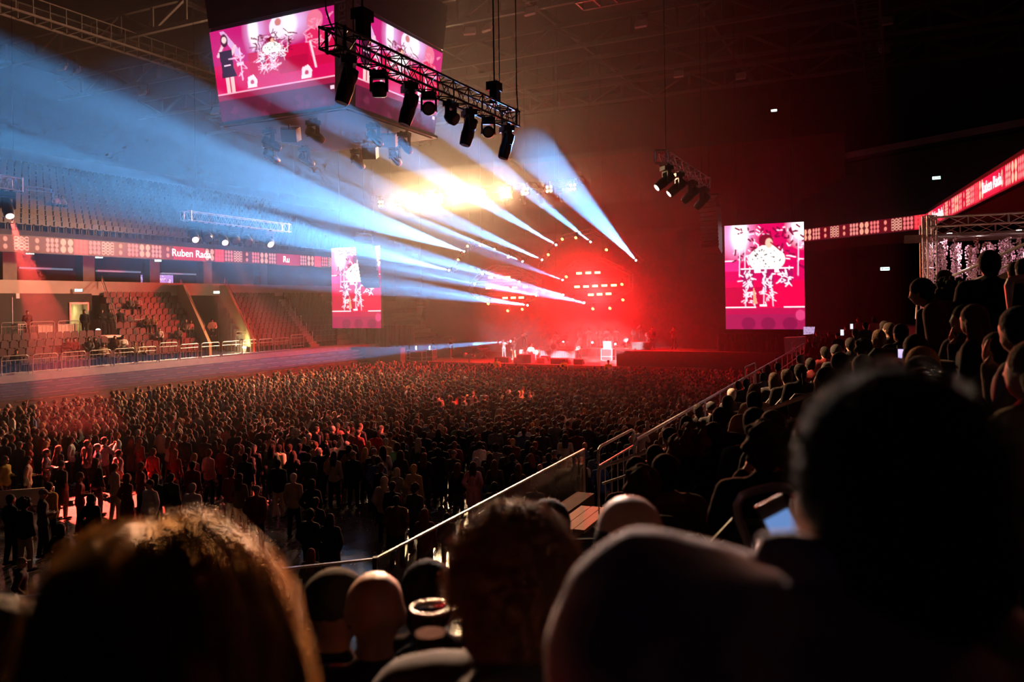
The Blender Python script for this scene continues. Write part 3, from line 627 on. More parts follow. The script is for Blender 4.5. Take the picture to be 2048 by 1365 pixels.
def ribbon(label, p, q, zc, hh, seed, texts, inward, seq=SEQ, flip=False):
    p = V((p.x, p.y, zc)); q = V((q.x, q.y, zc)); L = (q - p).length; n = max(4, round(L / hh)); txm = {int(t[0] * n) for t in texts}
    sq = [seq[(i + seed) % len(seq)] for i in range(n)]
    for t in texts:
        for k in range(3): sq[min(n - 1, max(0, int(t[0] * n) - 1 + k))] = 'text'
    cv = ribbon_picture(n, seed, sq); t = thing('ribbon_board', label, 'led board', 'ribbon boards round the hall', TR((p + q) / 2, RZ))
    nn = inward.normalized(); mb = MB(); mb.bar(p - nn * .14, q - nn * .14, .25, hh + .12); x, y, d_ = frame_of(q - p)
    mb = MB(); mb.box((p + q) / 2 - nn * .12, (L, .22, hh + .1), math.atan2((q - p).y, (q - p).x)); mb.build('casing', black, t)
    up = V((0, 0, hh / 2)); screen_mesh('display', lambda s, r_: p.lerp(q, s) + up * (1 - 2 * r_) + nn * .01, cv, rib_near if 'overhead' in label else rib_m, t)
    xx = (q - p).normalized(); rot = Matrix((xx, V((0, 0, 1)), nn)).transposed().to_4x4() if xx.cross(V((0, 0, 1))).dot(nn) > 0 else Matrix((-xx, V((0, 0, 1)), nn)).transposed().to_4x4()
    for tx in texts:
        c_ = p.lerp(q, tx[0]) + nn * .04; text_obj('lettering', tx[1], Matrix.Translation(c_) @ rot, hh * .78, white_led, t)
    return t
NV = -AV(0, 1, 0)
def fr(px, py, p, q): g = at_v(px, py, 49.0); return (g - V((p.x, p.y, g.z))).length / (V((q.x, q.y, 0)) - V((p.x, p.y, 0))).length
pl, ql = at_v(-40, 490, 49.0), at_v(720, 518, 49.0)
ribbon('long red patterned ribbon board along the far upper tier, with white lettering', pl, ql, 10.28, 1.0, 0, [(fr(383, 506, pl, ql), 'Ruben Rada'), (fr(572, 520, pl, ql), 'Ru')], NV)
sd = (rk - rn).normalized(); sn = V((-sd.y, sd.x, 0)); 
ribbon('red ribbon board running overhead along the near tier towards the corner', rn, rk, 10.4, .82, 3, [(.915, 'Ruben Rada'), (.66, 'Ruben Rada')], sn)
e2 = re_ + (re_ - rk) * .8; sd = (e2 - rk).normalized(); sn = V((-sd.y, sd.x, 0))
ribbon('red ribbon board across the corner, between the tall video wall and the crystal pavilion', rk, e2, 10.4, .82, 6, [], sn)

# ---- hanging video cube
CU, CVv = 31.3, 24.9
def cube_pt(a, b, z):                                              # a, b in -1..1 along u and v
    k = 3.6 + (z - 14.7) / 4.3 * .36; return AV(CU + a * k, CVv + b * k, z)
vc = thing('video_cube', 'four-sided video cube hanging under the roof, with lamps below it', 'video cube', M=TR(AV(CU, CVv, 14.6), RZ))
mb = MB()
for (a, b) in ((-1, -1), (-1, 1), (1, 1), (1, -1)): pass
ring = lambda z, k=1: [cube_pt(a * k, b * k, z) for a, b in ((-1, -1), (-1, 1), (1, 1), (1, -1))]
def loft(mb, *rings):
    for r0, r1 in zip(rings[:-1], rings[1:]):
        for i in range(4): j = (i + 1) % 4; mb.quad(r0[i], r0[j], r1[j], r1[i])
    mb.quad(*rings[0]); mb.quad(*rings[-1])
loft(mb, ring(14.72, .99), ring(19.2, .985)); mb.build('core', mat('cube_panel', (.06, .075, .1), .5), vc)
mb = MB(); loft(mb, ring(19.2, 1.0), ring(21.5, 1.0)); mb.build('upper_housing', mat('cube_housing', (.03, .05, .085), .6), vc)
mb = MB(); 
for z in (14.7,):
    r_ = ring(z, 1.02)
    for i in range(4): mb.bar(r_[i], r_[(i + 1) % 4], .16, .12)
mb.build('lower_rim', steelroof, vc)
mb = MB(); loft(mb, ring(14.62, .97), ring(14.7, .97)); mb.build('soffit', mat('cube_soffit', (.035, .045, .055), .5, scale=2), vc)
wp = wide_picture(); cube_m = screen_mat('cube_led', 1.25, 'AUTO')
def face(fn_a, label):
    def fn(s, t_): z = 19.0 - t_ * 4.2; return fn_a(-.87 + 1.8 * s if label else .97 - 1.84 * s, z)
    cvw = wp; return screen_mesh('display', fn, cvw, cube_m, vc)
# left face: u = -1 side, picture runs from v+ (image left) to v- (image right)
screen_mesh('display', lambda s, t_: cube_pt(-1.012, .99 - 1.87 * s, 19.0 - t_ * 4.15), wp, cube_m, vc)
screen_mesh('display', lambda s, t_: cube_pt(-.86 + 1.84 * s, -1.012, 19.0 - t_ * 4.15), wp, cube_m, vc)
for k in (1, -1): mb = MB(); mb.quad(*[cube_pt(k * 1.012, q, z) for q, z in ((-.9, 14.8), (.9, 14.8), (.9, 19), (-.9, 19))]) if k == 1 else None; mb.build('display', mat('dark_display', (.2, .02, .06), .4), vc) if k == 1 else None
mb = MB(); p0 = [cube_pt(a, b, z) for z in (14.75, 20.6) for a, b in ((-1.03, -.86), (-1.03, -1.03), (-.86, -1.03))]
mb.quad(p0[0], p0[1], p0[4], p0[3]); mb.quad(p0[1], p0[2], p0[5], p0[4]); mb.quad(p0[0], p0[2], p0[5], p0[3]); mb.build('corner_panel', mat('corner_panel', (.09, .11, .15), .5), vc)
cz = 18.35; cc = (cube_pt(-1.04, -.97, cz)); xx = V((0, 0, 1)); dirn = AV(0, -1, 0).normalized() * .75 + AV(-1, 0, 0).normalized() * -.0; nrm = AV(-1, 0, 0).normalized(); yy = nrm.cross(xx)
text_obj('lettering', 'antel', Matrix.Translation(cc + nrm * .06) @ Matrix((xx, yy, nrm)).transposed().to_4x4(), .78, mat('grey_print', (.42, .45, .5), .5), vc)
mb = MB()
for a, b in ((-.8, -.8), (.8, .8), (-.8, .8), (.8, -.8)): mb.tube(cube_pt(a, b, 21.5), cube_pt(a, b, 26), .04, n=5)
mb.build('hanging_cable', black, vc)
# exit signs
em_sign = mat('sign_face', (1, 1, 1), em=(.55, .95, .85), es=3.0, var=0); grn = mat('sign_pictogram', (.02, .25, .15), .5)
def exit_sign(px, py, p, label, s=1.0):
    t = thing('exit_sign', label, 'exit sign', 'lit exit signs', TR(p, facing(p, (0, 0)) + math.pi))
    mb = MB(); mb.box((0, .04, 0), (.5 * s, .08, .22 * s)); link('housing', mb.mesh('sign_housing', black), t, Matrix.Identity(4))
    mb = MB(); mb.box((0, -.005, 0), (.46 * s, .02, .18 * s)); link('face', mb.mesh('sign_face', em_sign), t, Matrix.Identity(4))
    mb = MB(); mb.box((.06 * s, -.018, 0), (.16 * s, .006, .04 * s)); mb.prism([(.15, -.05), (.22, 0), (.15, .05)], -.021, -.015, lambda a, b, h: (a * s, h, b * s)); mb.ell((-.12 * s, -.018, .05 * s), (.02, .005, .02), 6, 4); mb.box((-.12 * s, -.018, -.01 * s), (.05 * s, .006, .08 * s))
    link('pictogram', mb.mesh('sign_pictogram', grn), t, Matrix.Identity(4))
for px, py, v, lab in ((65, 400, 58, 'at the upper tier, furthest to the left'), (343, 434, 58, 'at the upper tier above the truss'), (60, 506, 50.6, 'under the ribbon board by the first column'), (198, 514, 50.6, 'under the ribbon board by the second column'), (316, 521, 50.6, 'under the ribbon board by the third column'),
        (157, 581, 49.5, 'over the lit platform doorway'), (433, 585, 49.5, 'over the yellow stairwell'), (688, 466, 58, 'above the far portrait screen')):
    exit_sign(px, py, at_v(px, py, v), 'small white lit exit sign ' + lab)
for px, py, d, lab in ((1548, 221, 60, 'high over the tall video wall'), (1873, 356, 46, 'above the overhead ribbon board'), (1770, 538, 40, 'under the corner ribbon board')): exit_sign(px, py, at_d(px, py, d), 'small white lit exit sign ' + lab, .9)
# televisions in the far concourse
for k, (x0, x1, lab) in enumerate(((281, 312, 'left of a pair'), (314, 346, 'right of a pair'))):
    p, q = at_v(x0, 559, 51.9), at_v(x1, 560, 51.9); z0, z1 = at_v(x0, 570, 51.9).z, at_v(x0, 550, 51.9).z
    t = thing('television', 'bright violet television on the far concourse, ' + lab, 'television', 'concourse televisions', TR((p + q) / 2, RZ)); rr = random.Random(k)
    cv = Cv(30, 20, (180, 140, 220)); cv.squig(0, 0, 1, 1, 26, (255, 245, 255), .02, rr); cv.squig(0, 0, 1, 1, 14, (110, 30, 90), .02, rr)
    tl, tr = V((p.x, p.y, z1)), V((q.x, q.y, z1)); bl, b_ = V((p.x, p.y, z0)), V((q.x, q.y, z0)); frame_box('casing', (tl, tr, b_, bl), .1, -NV * .12, t); screen_mesh('display', lambda s, r_: tl.lerp(tr, s).lerp(bl.lerp(b_, s), r_) + NV * .02, cv, screen_mat('tv%d' % k, 1.1), t)
lampw = mat('dim_tube', (.8, .85, 1), em=(.6, .7, 1), es=.25)
for k, (x0, x1, y, lab) in enumerate(((40, 144, 536, 'first'), (193, 280, 542, 'second'), (322, 398, 547, 'third'))):
    p, q = at_v(x0, y, 52.6), at_v(x1, y, 52.6); t = thing('strip_light', 'long dim strip light in the far concourse, %s from the left edge' % lab, 'light', 'concourse strip lights', TR((p + q) / 2, RZ)); mb = MB(); mb.bar(p, V((q.x, q.y, p.z)), .2, .12); mb.build('tube', lampw, t); mb = MB(); mb.bar(p + V((0, 0, .1)), V((q.x, q.y, p.z + .1)), .28, .06); mb.build('housing', black, t)
# ================================================================ trusses, lamps, beams
def truss_mesh(mb, p, q, w_, n, r=.025, rd=.014, tri=False):
    p, q = V(p), V(q); x, y, d = frame_of(q - p); offs = [x * w_ / 2 + y * w_ / 2, -x * w_ / 2 + y * w_ / 2, -x * w_ / 2 - y * w_ / 2, x * w_ / 2 - y * w_ / 2]
    if tri: offs = [x * w_ / 2 + y * w_ / 2, -x * w_ / 2 + y * w_ / 2, -y * w_ / 2]
    k = len(offs)
    for o in offs: mb.tube(p + o, q + o, r, n=6)
    for i in range(n + 1):
        c = p.lerp(q, i / n)
        for j in range(k):
            if i in (0, n) or i % 2 == 0: mb.tube(c + offs[j], c + offs[(j + 1) % k], rd, n=4, cap=False)
            if i < n:
                e = p.lerp(q, (i + 1) / n); a, b = (offs[j], offs[(j + 1) % k]) if i % 2 else (offs[(j + 1) % k], offs[j]); mb.tube(c + a, e + b, rd, n=4, cap=False)
    return mb
blackt = mat('black_truss', (.015, .014, .014), .4, .4)
lens_off = mat('lens_glass', (.12, .1, .1), .15, spec=.8); lens_on = mat('lens_lit', (1, 1, 1), em=(.75, .9, 1), es=60, var=0); lens_red = mat('lens_lit_red', (1, .4, .3), em=(1, .55, .45), es=3.5, var=0); lens_glint = mat('lens_amber_glint', (1, .6, .2), em=(1, .5, .12), es=5, var=0)
# moving heads: hang from z = 0, head swings about z = -.5
mb = MB(); mb.box((0, 0, -.13), (.42, .3, .14)); mb.box((-.12, 0, -.03), (.06, .1, .08)); mb.box((.12, 0, -.03), (.06, .1, .08)); MH_BASE = mb.mesh('lamp_base', black)
mb = MB(); mb.box((0, 0, -.23), (.44, .14, .07)); mb.box((-.2, 0, -.4), (.06, .13, .36)); mb.box((.2, 0, -.4), (.06, .13, .36)); MH_YOKE = mb.mesh('lamp_yoke', black)
mb = MB(); mb.lathe([(.1, .26), (.15, .24), (.165, .1), (.15, -.05), (.165, -.16), (.14, -.42), (.13, -.44)], n=14); MH_LONG = mb.mesh('lamp_head', black, True)
mb = MB(); mb.lathe([(.08, .17), (.15, .15), (.19, .04), (.2, -.08), (.18, -.2), (.16, -.21)], n=14); MH_WASH = mb.mesh('lamp_head', black, True)
mb = MB(); mb.lathe([(.115, -.435), (.115, -.448)], n=14); LN_LONG = [mb.mesh('lens', m_) for m_ in (lens_off, lens_on, lens_red)]
mb = MB(); mb.lathe([(.15, -.2), (.13, -.225)], n=14); LN_WASH = [mb.mesh('lens', m_) for m_ in (lens_off, lens_on, lens_red)]
BEAMS = []
def moving_head(label, loc, aim, kind='long', s=1.0, lit=0, group=None, rz=None):
    """aim: direction of the light in the world"""
    aim = V(aim).normalized(); rz = math.atan2(-aim.x, aim.y) if rz is None else rz; M = TR(loc, rz, s)
    t = thing('moving_head_lamp', label, 'stage lamp', group, M); link('base', MH_BASE, t, Matrix.Identity(4)); link('yoke', MH_YOKE, t, Matrix.Identity(4))
    a = Matrix.Rotation(-rz, 3, 'Z') @ aim; q = a.to_track_quat('-Z', 'Y').to_matrix().to_4x4(); L = Matrix.Translation((0, 0, -.5)) @ q
    h = link('head', MH_LONG if kind == 'long' else MH_WASH, t, L); link('lens', (LN_LONG if kind == 'long' else LN_WASH)[lit], h, Matrix.Identity(4))
    return M @ V((0, 0, -.5)) + aim * .46 * s
def hoist(label, p, top, parent=None):
    t = thing('chain_hoist', label, 'hoist', 'chain hoists', TR(p, RZ))
    mb = MB(); mb.box((0, 0, .1), (.3, .36, .22)); mb.box((.02, 0, -.18), (.2, .24, .36)); link('motor', mb.mesh('hoist_motor', black), t, Matrix.Identity(4))
    mb = MB(); mb.tube((0, 0, .2), (0, 0, top - p.z), .02, n=5); link('chain', mb.mesh('hoist_chain', black), t, Matrix.Identity(4)); return t
def truss_obj(label, p, q, w_, n, m, group='lighting trusses', r=.025, rd=.014, cables=True):
    t = thing('lighting_truss', label, 'truss', group, TR((p + q) / 2, RZ)); truss_mesh(MB_ := MB(), p, q, w_, n, r, rd); MB_.build('truss_frame', m, t)
    mb = MB(); dd = (q - p) * .03
    for e in (p + dd, q - dd):
        mb = MB(); x, y, d_ = frame_of(q - p); k_ = w_ * .54; mb.path([e + x * (a * k_) + y * (b * k_) for a, b in ((-1, -1), (1, -1), (1, 1), (-1, 1), (-1, -1))], .04, 6); mb.build('end_frame', m, t)
    if cables:
        mb = MB()
        for e in (p.lerp(q, .1), p.lerp(q, .9)): mb.tube(e, V((e.x, e.y, 28.0)), .012, n=4)
        mb.build('hanging_cable', black, t)
    return t
TZ = 11.2
pA, qA = at_z(655, 72, TZ), at_z(1026, 240, TZ); truss_obj('long black lamp truss in front of the video cube', pA, qA, .4, 22, blackt, r=.028, rd=.013)
dA = (qA - pA).normalized()
def on_truss(px, p, q):                                            # point on the truss centre line under a pixel column
    best = min(range(401), key=lambda i: abs(proj(p.lerp(q, i / 400))[0] - px)); return p.lerp(q, best / 400)
def proj(p):
    r = p - V((0, 0, H)); ax, ay = r.x / r.y * F, -r.z / r.y * F; c, s = math.cos(TH), math.sin(TH); return (PX + ax * c + ay * s, PY - ax * s + ay * c)
for k, (px, kind, lab) in enumerate(((694, 'long', 'largest, nearest the video cube'), (757, 'wash', 'short round one beside the largest'), (818, 'long', 'second long one along'), (857, 'wash', 'small round one past the second long one'), (901, 'wash', 'small round one at mid truss'), (938, 'long', 'third long one along'), (976, 'wash', 'short one before the last'), (1013, 'long', 'last one at the free end'))):
    p = on_truss(px, pA, qA) - V((0, 0, .2)); aim = (V((-.28, -.1, -1)) if kind == 'long' else V((.02, .2, -1)))
    lit = px in (857, 901, 976); tgt = {857: V((-.5, .9, 5.85)), 901: AV(16, -.5, 4.5), 976: V((.3, .9, 5.85))}.get(px); aim = (tgt - p) if lit else aim
    lp = moving_head('black moving head lamp under the long truss, ' + lab, p, aim, kind, 1.0 if kind == 'long' else .8, 0, 'lamps under the long truss')
    if lit: spot('truss_lamp_light', lp, aim, {857: 42000, 901: 20000, 976: 26000}[px], (1, .52, .26) if px != 976 else (1, .7, .58), {857: 5, 901: 50, 976: 6}[px], .7)  # added spots at dark-lensed heads, rim-lighting the foreground people and near stand
for px, lab in ((726, 'black chain hoist on the long truss beside the cube corner'), (989, 'black chain hoist near the free end of the long truss')):
    p = on_truss(px, pA, qA) + V((0, 0, .62 if px < 800 else .55)); hoist(lab, p, 28.0)
for (pts, lab) in (([(650, -20), (652, 20), (660, 45), (668, 62)], 'black power cable drooping onto the near end of the long truss'), ([(1031, -20), (1033, 180), (1036, 225), (1024, 238), (1010, 232)], 'black power cable looping onto the free end of the long truss')):
    dd = pA.y if 'near end' in lab else qA.y - .2; mb = MB(); mb.path([at_d(x, y, dd) for x, y in pts], .018, 5); tag(mb.build('power_cable', black), lab, 'cable')
pB, qB = at_z(1321, 312, TZ), at_z(1411, 368, TZ); truss_obj('bright short lamp truss hanging left of the tall video wall', pB, qB, .42, 14, alu)
dirB = V((-.45, -.1, -.8))
for k, px in enumerate((1333, 1357, 1384, 1407)):
    p = on_truss(px, pB, qB) - V((0, 0, .17)); tgt = at_z((600, 690, 920, 1040)[k], (905, 870, 800, 790)[k], 1.5)
    lp = moving_head('black moving head lamp under the short bright truss, %s from its left end' % ('first', 'second', 'third', 'fourth')[k], p, tgt - p, 'long', 1.1, 2 if k < 2 else 0, 'lamps under the short bright truss')
    spot('truss_lamp_light', lp, tgt - lp, (60000, 60000, 60000, 30000)[k], (1, .12, .08), 8, .5)
pC, qC = at_z(368, 431, TZ), at_z(576, 457, TZ); truss_obj('long bright lamp truss before the far upper seats', pC, qC, .5, 26, alu)
for k, px in enumerate((386, 412, 444, 467, 492, 536)):
    p = on_truss(px, pC, qC) - V((0, 0, .25)); tgt = at_z((560, 700, 650, 760, 800, 850)[k], (880, 850, 850, 830, 820, 800)[k], 1.2); lit = 2 if k in (0, 2, 5) else 0
    lp = moving_head('moving head lamp under the far bright truss, %s from its left end' % ('first', 'second', 'third', 'fourth', 'fifth', 'sixth')[k], p, tgt - p, 'long' if k in (0, 2) else 'wash', 1.5, lit, 'lamps under the far bright truss')
    if lit: spot('truss_lamp_light', lp, tgt - lp, 90000, (1, .25, .18), 6, .5)
pD, qD = at_z(-60, 356, TZ), at_z(37, 371, TZ); truss_obj('bright lamp truss end at the far left edge', pD, qD, .5, 12, alu)
p = on_truss(13, pD, qD) - V((0, 0, .25))
for k, tgt in enumerate((at_z(215, 1012, 0), )): 
    lp = moving_head('moving head lamp throwing red light, under the truss at the left edge', p, tgt - p, 'long', 1.3, 2, None); spot('truss_lamp_light', lp, tgt - lp, 520000, (1, .07, .05), 15, .3)
p = on_truss(-25, pD, qD) - V((0, 0, .25)); tgt = at_z(425, 1008, 0); lp = p - V((0, 0, .7)); spot('truss_lamp_light', lp, tgt - lp, 420000, (1, .07, .05), 6, .3); moving_head('moving head lamp at the frame edge under the left truss', p, tgt - p, 'long', 1.3, 2, None)
# lamps under the cube
for k, (px, py, kind, lit) in enumerate(((538, 256, 'long', 1), (626, 238, 'long', 1), (747, 245, 'long', 1), (808, 262, 'long', 1), (609, 292, 'long', 1), (713, 297, 'long', 1), (789, 288, 'long', 1), (540, 284, 'long', 1))):
    p = at_z(px, py, 14.6); tgt = AV(60, 25 + (k - 4) * 1.6, 2.5); lp = moving_head('moving head lamp under the video cube, ' + ('at its left corner', 'at the middle of its left side', 'at the middle of its right side', 'at its right corner', 'inner row, leftmost', 'inner row, middle', 'inner row, right', 'low at its left corner')[k], p, tgt - p, kind, 1.35, 2 if lit else 0, 'lamps under the video cube')
    spot('cube_lamp_light', lp, tgt - lp, (2.8e5, 4e5, 2.8e5, 1.4e5, 1.4e5, 1.4e5, 1.4e5, 2.8e5)[k], (.85, .92, 1), 5.0, .4)
for k, (px, py, lab) in enumerate(((578, 250, 'dark one on the near side'), (776, 262, 'pale one on the near side'), (738, 288, 'one on the far side'))):
    p = at_z(px, py, 14.6); t = thing('loudspeaker', 'boxy loudspeaker under the video cube, ' + lab, 'loudspeaker', 'speakers under the video cube', TR(p, RZ + .5)); mb = MB(); mb.prism([(-.35, -.3), (.35, -.3), (.45, .3), (-.45, .3)], -.75, -.15, lambda a, b, h: (a, b, h)); link('cabinet', mb.mesh('speaker_cabinet', mat('pale_cabinet', (.35, .5, .6), .5) if 'pale' in lab else black), t, Matrix.Rotation(.4, 4, 'X')); mb = MB(); mb.box((0, 0, -.08), (.06, .06, .3)); link('bracket', mb.mesh('speaker_bracket', black), t, Matrix.Identity(4))

# ---- blinders on the front truss
BLU = 54.0
bl = [(762, 410, .3), (796, 407, .5), (838, 402, 2), (876, 398, 3), (920, 391, 3), (961, 387, 3), (1011, 381, 2), (1051, 380, .6), (1098, 375, .35), (1145, 371, .3)]
pE, qE = at_u(745, 404, BLU + .3), at_u(1165, 362, BLU + .3); pE.z = qE.z = 14.9; truss_obj('dark front truss carrying the row of glaring blinder lamps', pE, qE, .5, 40, blackt)
FU = AV(-1, 0, 0)
mb = MB(); [mb.box((sx, .09, sz), (.02 if sx else .62, .2, .62 if sx else .02)) for sx, sz in ((-.3, 0), (.3, 0), (0, -.3), (0, .3))]; mb.box((0, .2, 0), (.6, .04, .6)); mb.box((0, .05, .42), (.08, .08, .3)); BL_CASE = mb.mesh('blinder_case', black)
mb = MB(); mb.ell((0, 0, 0), (.1, .05, .1), 10, 6); BULB = {}
for i, (px, py, e) in enumerate(bl):
    p = at_u(px, py, BLU); p.z = 14.45 + (p.z - 14.45) * .3
    key = e
    if key not in BULB: BULB[key] = mb.mesh('bulb', mat('bulb_%s' % e, (1, .9, .7), em=(1, .66, .3), es=60 * e, var=0), True)
    w_ = ('first', 'second', 'third', 'fourth', 'fifth', 'sixth', 'seventh', 'eighth', 'ninth', 'last')[i]
    t = thing('blinder_lamp', ('four-bulb blinder lamp glaring white, ' if e >= 2 else 'four-bulb blinder lamp with its bulbs visible, ') + w_ + ' from the left of the row', 'blinder', 'blinder lamps on the front truss', TR(p, RZ, 1.0 if e < 2 else 1.5)); link('case', BL_CASE, t, Matrix.Identity(4))
    s_ = 1.0 if e < 2 else 1.25  # bright blinders enlarged, their size standing in for bloom
    for sx in (-.15, .15):
        for sz in (-.15, .15): link('bulb', BULB[key], t, Matrix.Translation((sx, 0, sz)) @ Matrix.Scale(s_, 4))
    spot('blinder_light', p + FU * .12, FU + V((0, 0, -.14)), 4800 * e, (1, .6, .3), 106, .6, .2)
for k, (px, py) in enumerate(((1010, 410), (1045, 408), (1080, 402), (1120, 398), (880, 428), (846, 432), (812, 436))):
    p = at_u(px, py, BLU + .5); p.z = 14.6; moving_head('unlit moving head lamp under the blinder truss, ' + ('right of centre', 'second right of centre', 'third right of centre', 'furthest right', 'left of centre', 'second left of centre', 'furthest left')[k], p, V((.3, .6, -1)), 'long', 1.1, 0, 'lamps under the blinder truss')

# ---- stage rigs: arches and hexagonal lanterns of truss with red bars
RU = 62.0
rigm = mat('rig_truss', (.30, .2, .2), .35, .6)
bar_m = mat('red_bar', (1, .3, .1), em=(1, .16, .05), es=26, var=0)
def rig(side, arch, hexa, rows, inner):
    t = thing('stage_arch', 'truss arch with small amber lamps hung above the %s red lantern' % side, 'truss', 'stage arches', TR(at_u(*arch[len(arch) // 2], RU + 1.0), RZ)); pts = [at_u(x, y, RU + 1.0) for x, y in arch]
    for a, b in zip(pts[:-1], pts[1:]): truss_mesh(mb := MB(), a, b, .34, 6, .03, .016); mb.build('truss_frame', rigm, t)
    mb = MB()
    for a in (pts[0], pts[len(pts) // 2], pts[-1]): mb.tube(a, V((a.x, a.y, 28)), .012, n=4)
    mb.build('hanging_cable', black, t)
    t = thing('lantern_rig', 'hexagonal truss lantern full of red light bars, the %s one' % side, 'light rig', 'stage lanterns', TR(at_u(*hexa[0], RU), RZ)); pts = [at_u(x, y, RU) for x, y in hexa]
    for a, b in zip(pts, pts[1:] + pts[:1]): truss_mesh(mb := MB(), a, b, .3, 5, .03, .016); mb.build('truss_frame', rigm, t)
    for (x0, y0, x1, y1) in inner: truss_mesh(mb := MB(), at_u(x0, y0, RU), at_u(x1, y1, RU), .25, 10, .025, .014); mb.build('cross_truss', rigm, t)
    mb = MB()
    for a in (pts[0], pts[2]): mb.tube(a, V((a.x, a.y, 28)), .012, n=4)
    mb.build('hanging_cable', black, t)
    for row in rows:
        for x, y in row:
            p = at_u(x, y, RU - .25); b = thing('x', None, None) if False else None
            mb = MB(); mb.box(p, (.46, .06, .17), RZ); o = mb.build('light_bar', bar_m, t); mb = MB(); mb.box(p - FU * .08, (.54, .1, .24), RZ); mb.build('bar_case', black, o)
    xs = [x for r_ in rows for x, y in r_]; ys = [y for r_ in rows for x, y in r_]
    for row in rows:
        p = at_u(sum(x for x, y in row) / len(row), sum(y for x, y in row) / len(row), RU - .4); spot('light_bar_row', p, FU + V((0, 0, -.6)), (4800 if side[0] == 'r' else 520) * len(row), (1, .008, .012), 150, .5, .25)
rig('right-hand', [(1080, 536), (1096, 502), (1128, 474), (1182, 462), (1240, 488), (1284, 524)], [(1112, 560), (1150, 526), (1205, 520), (1262, 548), (1262, 578), (1222, 602), (1165, 602), (1128, 584)], [[(1158, 547), (1176.5, 546), (1195, 545.5)], [(1154, 574), (1172, 573.5), (1190, 572.5), (1208.6, 571.5), (1227.5, 571)], [(1181.6, 590), (1199, 589), (1217, 588)]], [(1118, 562, 1250, 560), (1140, 540, 1245, 536), (1130, 585, 1240, 582)])
rig('left-hand', [(906, 545), (914, 522), (932, 500), (962, 484), (1010, 492), (1052, 520)], [(940, 576), (962, 548), (990, 534), (1036, 538), (1080, 564), (1074, 590), (1044, 610), (985, 606), (950, 594)], [[(981.4, 555), (998.4, 555.5), (1015, 555)], [(977, 576.6), (996, 576.4), (1012, 576), (1029.6, 575.6), (1050.7, 574)], [(1010, 596.5), (1026.5, 596), (1042.5, 595.7)]], [(950, 566, 1072, 566), (962, 550, 1050, 548), (960, 590, 1066, 588)])
# beam lamps on the rigs
BD = V((-.2356, -1, .038))
COLB = (.11, .45, 1.0)
for k, (px, py, e, dg) in enumerate(((1272, 521, 1.2, 2.0), (1181, 484, 1.0, 1.6), (1112, 490, 1.3, 1.8), (1084, 520, 1.2, 1.8), (1045, 523, .6, 1.4), (989, 499, .8, 1.6), (928, 503, 1.4, 4.2), (898, 541, 1.4, 3.2), (965, 548, .5, 1.5), (949, 568, .45, 1.4), (1038, 564, 1.0, 1.8), (1125, 560, .25, 1.4), (1126, 590, .35, 1.5), (1168, 606, .6, 1.7), (1072, 591, .7, 1.8), (1055, 611, .9, 2.0), (955, 596, .25, 1.4), (1021, 683, .55, 1.5))):
    low = py > 650; p = at_u(px, py, RU - .4) if not low else at_u(px, py, 66)
    w_ = ('end of the right arch', 'top of the right arch', 'left slope of the right arch', 'foot of the right arch', 'right foot of the left arch', 'top of the left arch', 'left slope of the left arch', 'foot of the left arch', 'upper left corner of the left lantern', 'left corner of the left lantern', 'top right of the left lantern', 'left corner of the right lantern', 'lower left of the right lantern', 'bottom of the right lantern', 'right corner of the left lantern', 'bottom of the left lantern', 'lower left of the left lantern', 'stage floor behind the singers')[k]
    aim = BD if not low else V((-.3, -1, .03)); top = p - aim.normalized() * .3 + V((0, 0, .32))
    moving_head('beam lamp shooting a pale blue shaft, at the ' + w_, top, aim, 'long', .65, 1, 'beam lamps on the stage rigs')
    spot('beam_light', p, aim, 7000000 * e, COLB, dg, .35, .05)
for k, (px, py) in enumerate(((1128, 686), (1158, 689), (1186, 687), (1232, 690))):
    p = at_u(px, py, 68.5 - (k > 2)); aim = V((-.33, -1, .22)); moving_head('beam lamp on the stage floor behind the band, %s from the left' % ('first', 'second', 'third', 'fourth')[k], p + V((0, 0, .35)), aim, 'long', .65, 1, 'floor beam lamps'); spot('beam_light', p, aim, (3e6, 6e6, 3e6, 1.5e6)[k], (.75, .8, 1), 3.4, .5, .05)
for k, (px, py, hx) in enumerate(((1126, 477, 1), (1098, 508, 1), (1153, 474, 1), (1214, 498, 1), (937, 491, 1), (962, 489, 1), (1018, 513, 1), (918, 518, 1), (1134, 552, 0), (1187, 616, 0), (1221, 615, 0), (1247, 598, 0), (1147, 598, 0), (1017, 620, 0), (1046, 617, 0), (978, 606, 0), (1245, 567, 0))):
    p = at_u(px, py, RU + (.9 if hx else -.1)); t = thing('wash_lamp', 'wash lamp with painted amber glint on the ' + ('upper left slope of the right arch', 'foot of the right arch', 'crown of the right arch', 'right slope of the right arch', 'upper left of the left arch', 'crown of the left arch', 'right slope of the left arch', 'foot of the left arch', 'left edge of the right lantern', 'underside of the right lantern, left of two', 'underside of the right lantern, right of two', 'lower right of the right lantern', 'lower left of the right lantern', 'underside of the left lantern, left of two', 'underside of the left lantern, right of two', 'lower left of the left lantern', 'right edge of the right lantern')[k], 'stage lamp', 'wash lamps with painted glints', TR(p, RZ))
    link('head', MH_WASH, t, Matrix.Rotation(-1.1, 4, 'X') @ Matrix.Scale(.9, 4)); mb = MB(); mb.lathe([(.15, -.2), (.12, -.23)], n=12); link('lens', mb.mesh('lens', lens_glint), t, Matrix.Rotation(-1.1, 4, 'X') @ Matrix.Scale(.9, 4)); mb = MB(); mb.box((0, .1, .25), (.06, .3, .3)); link('bracket', mb.mesh('lamp_bracket', black), t, Matrix.Identity(4))  # emissive lens paints an amber reflection onto switched-off lamps
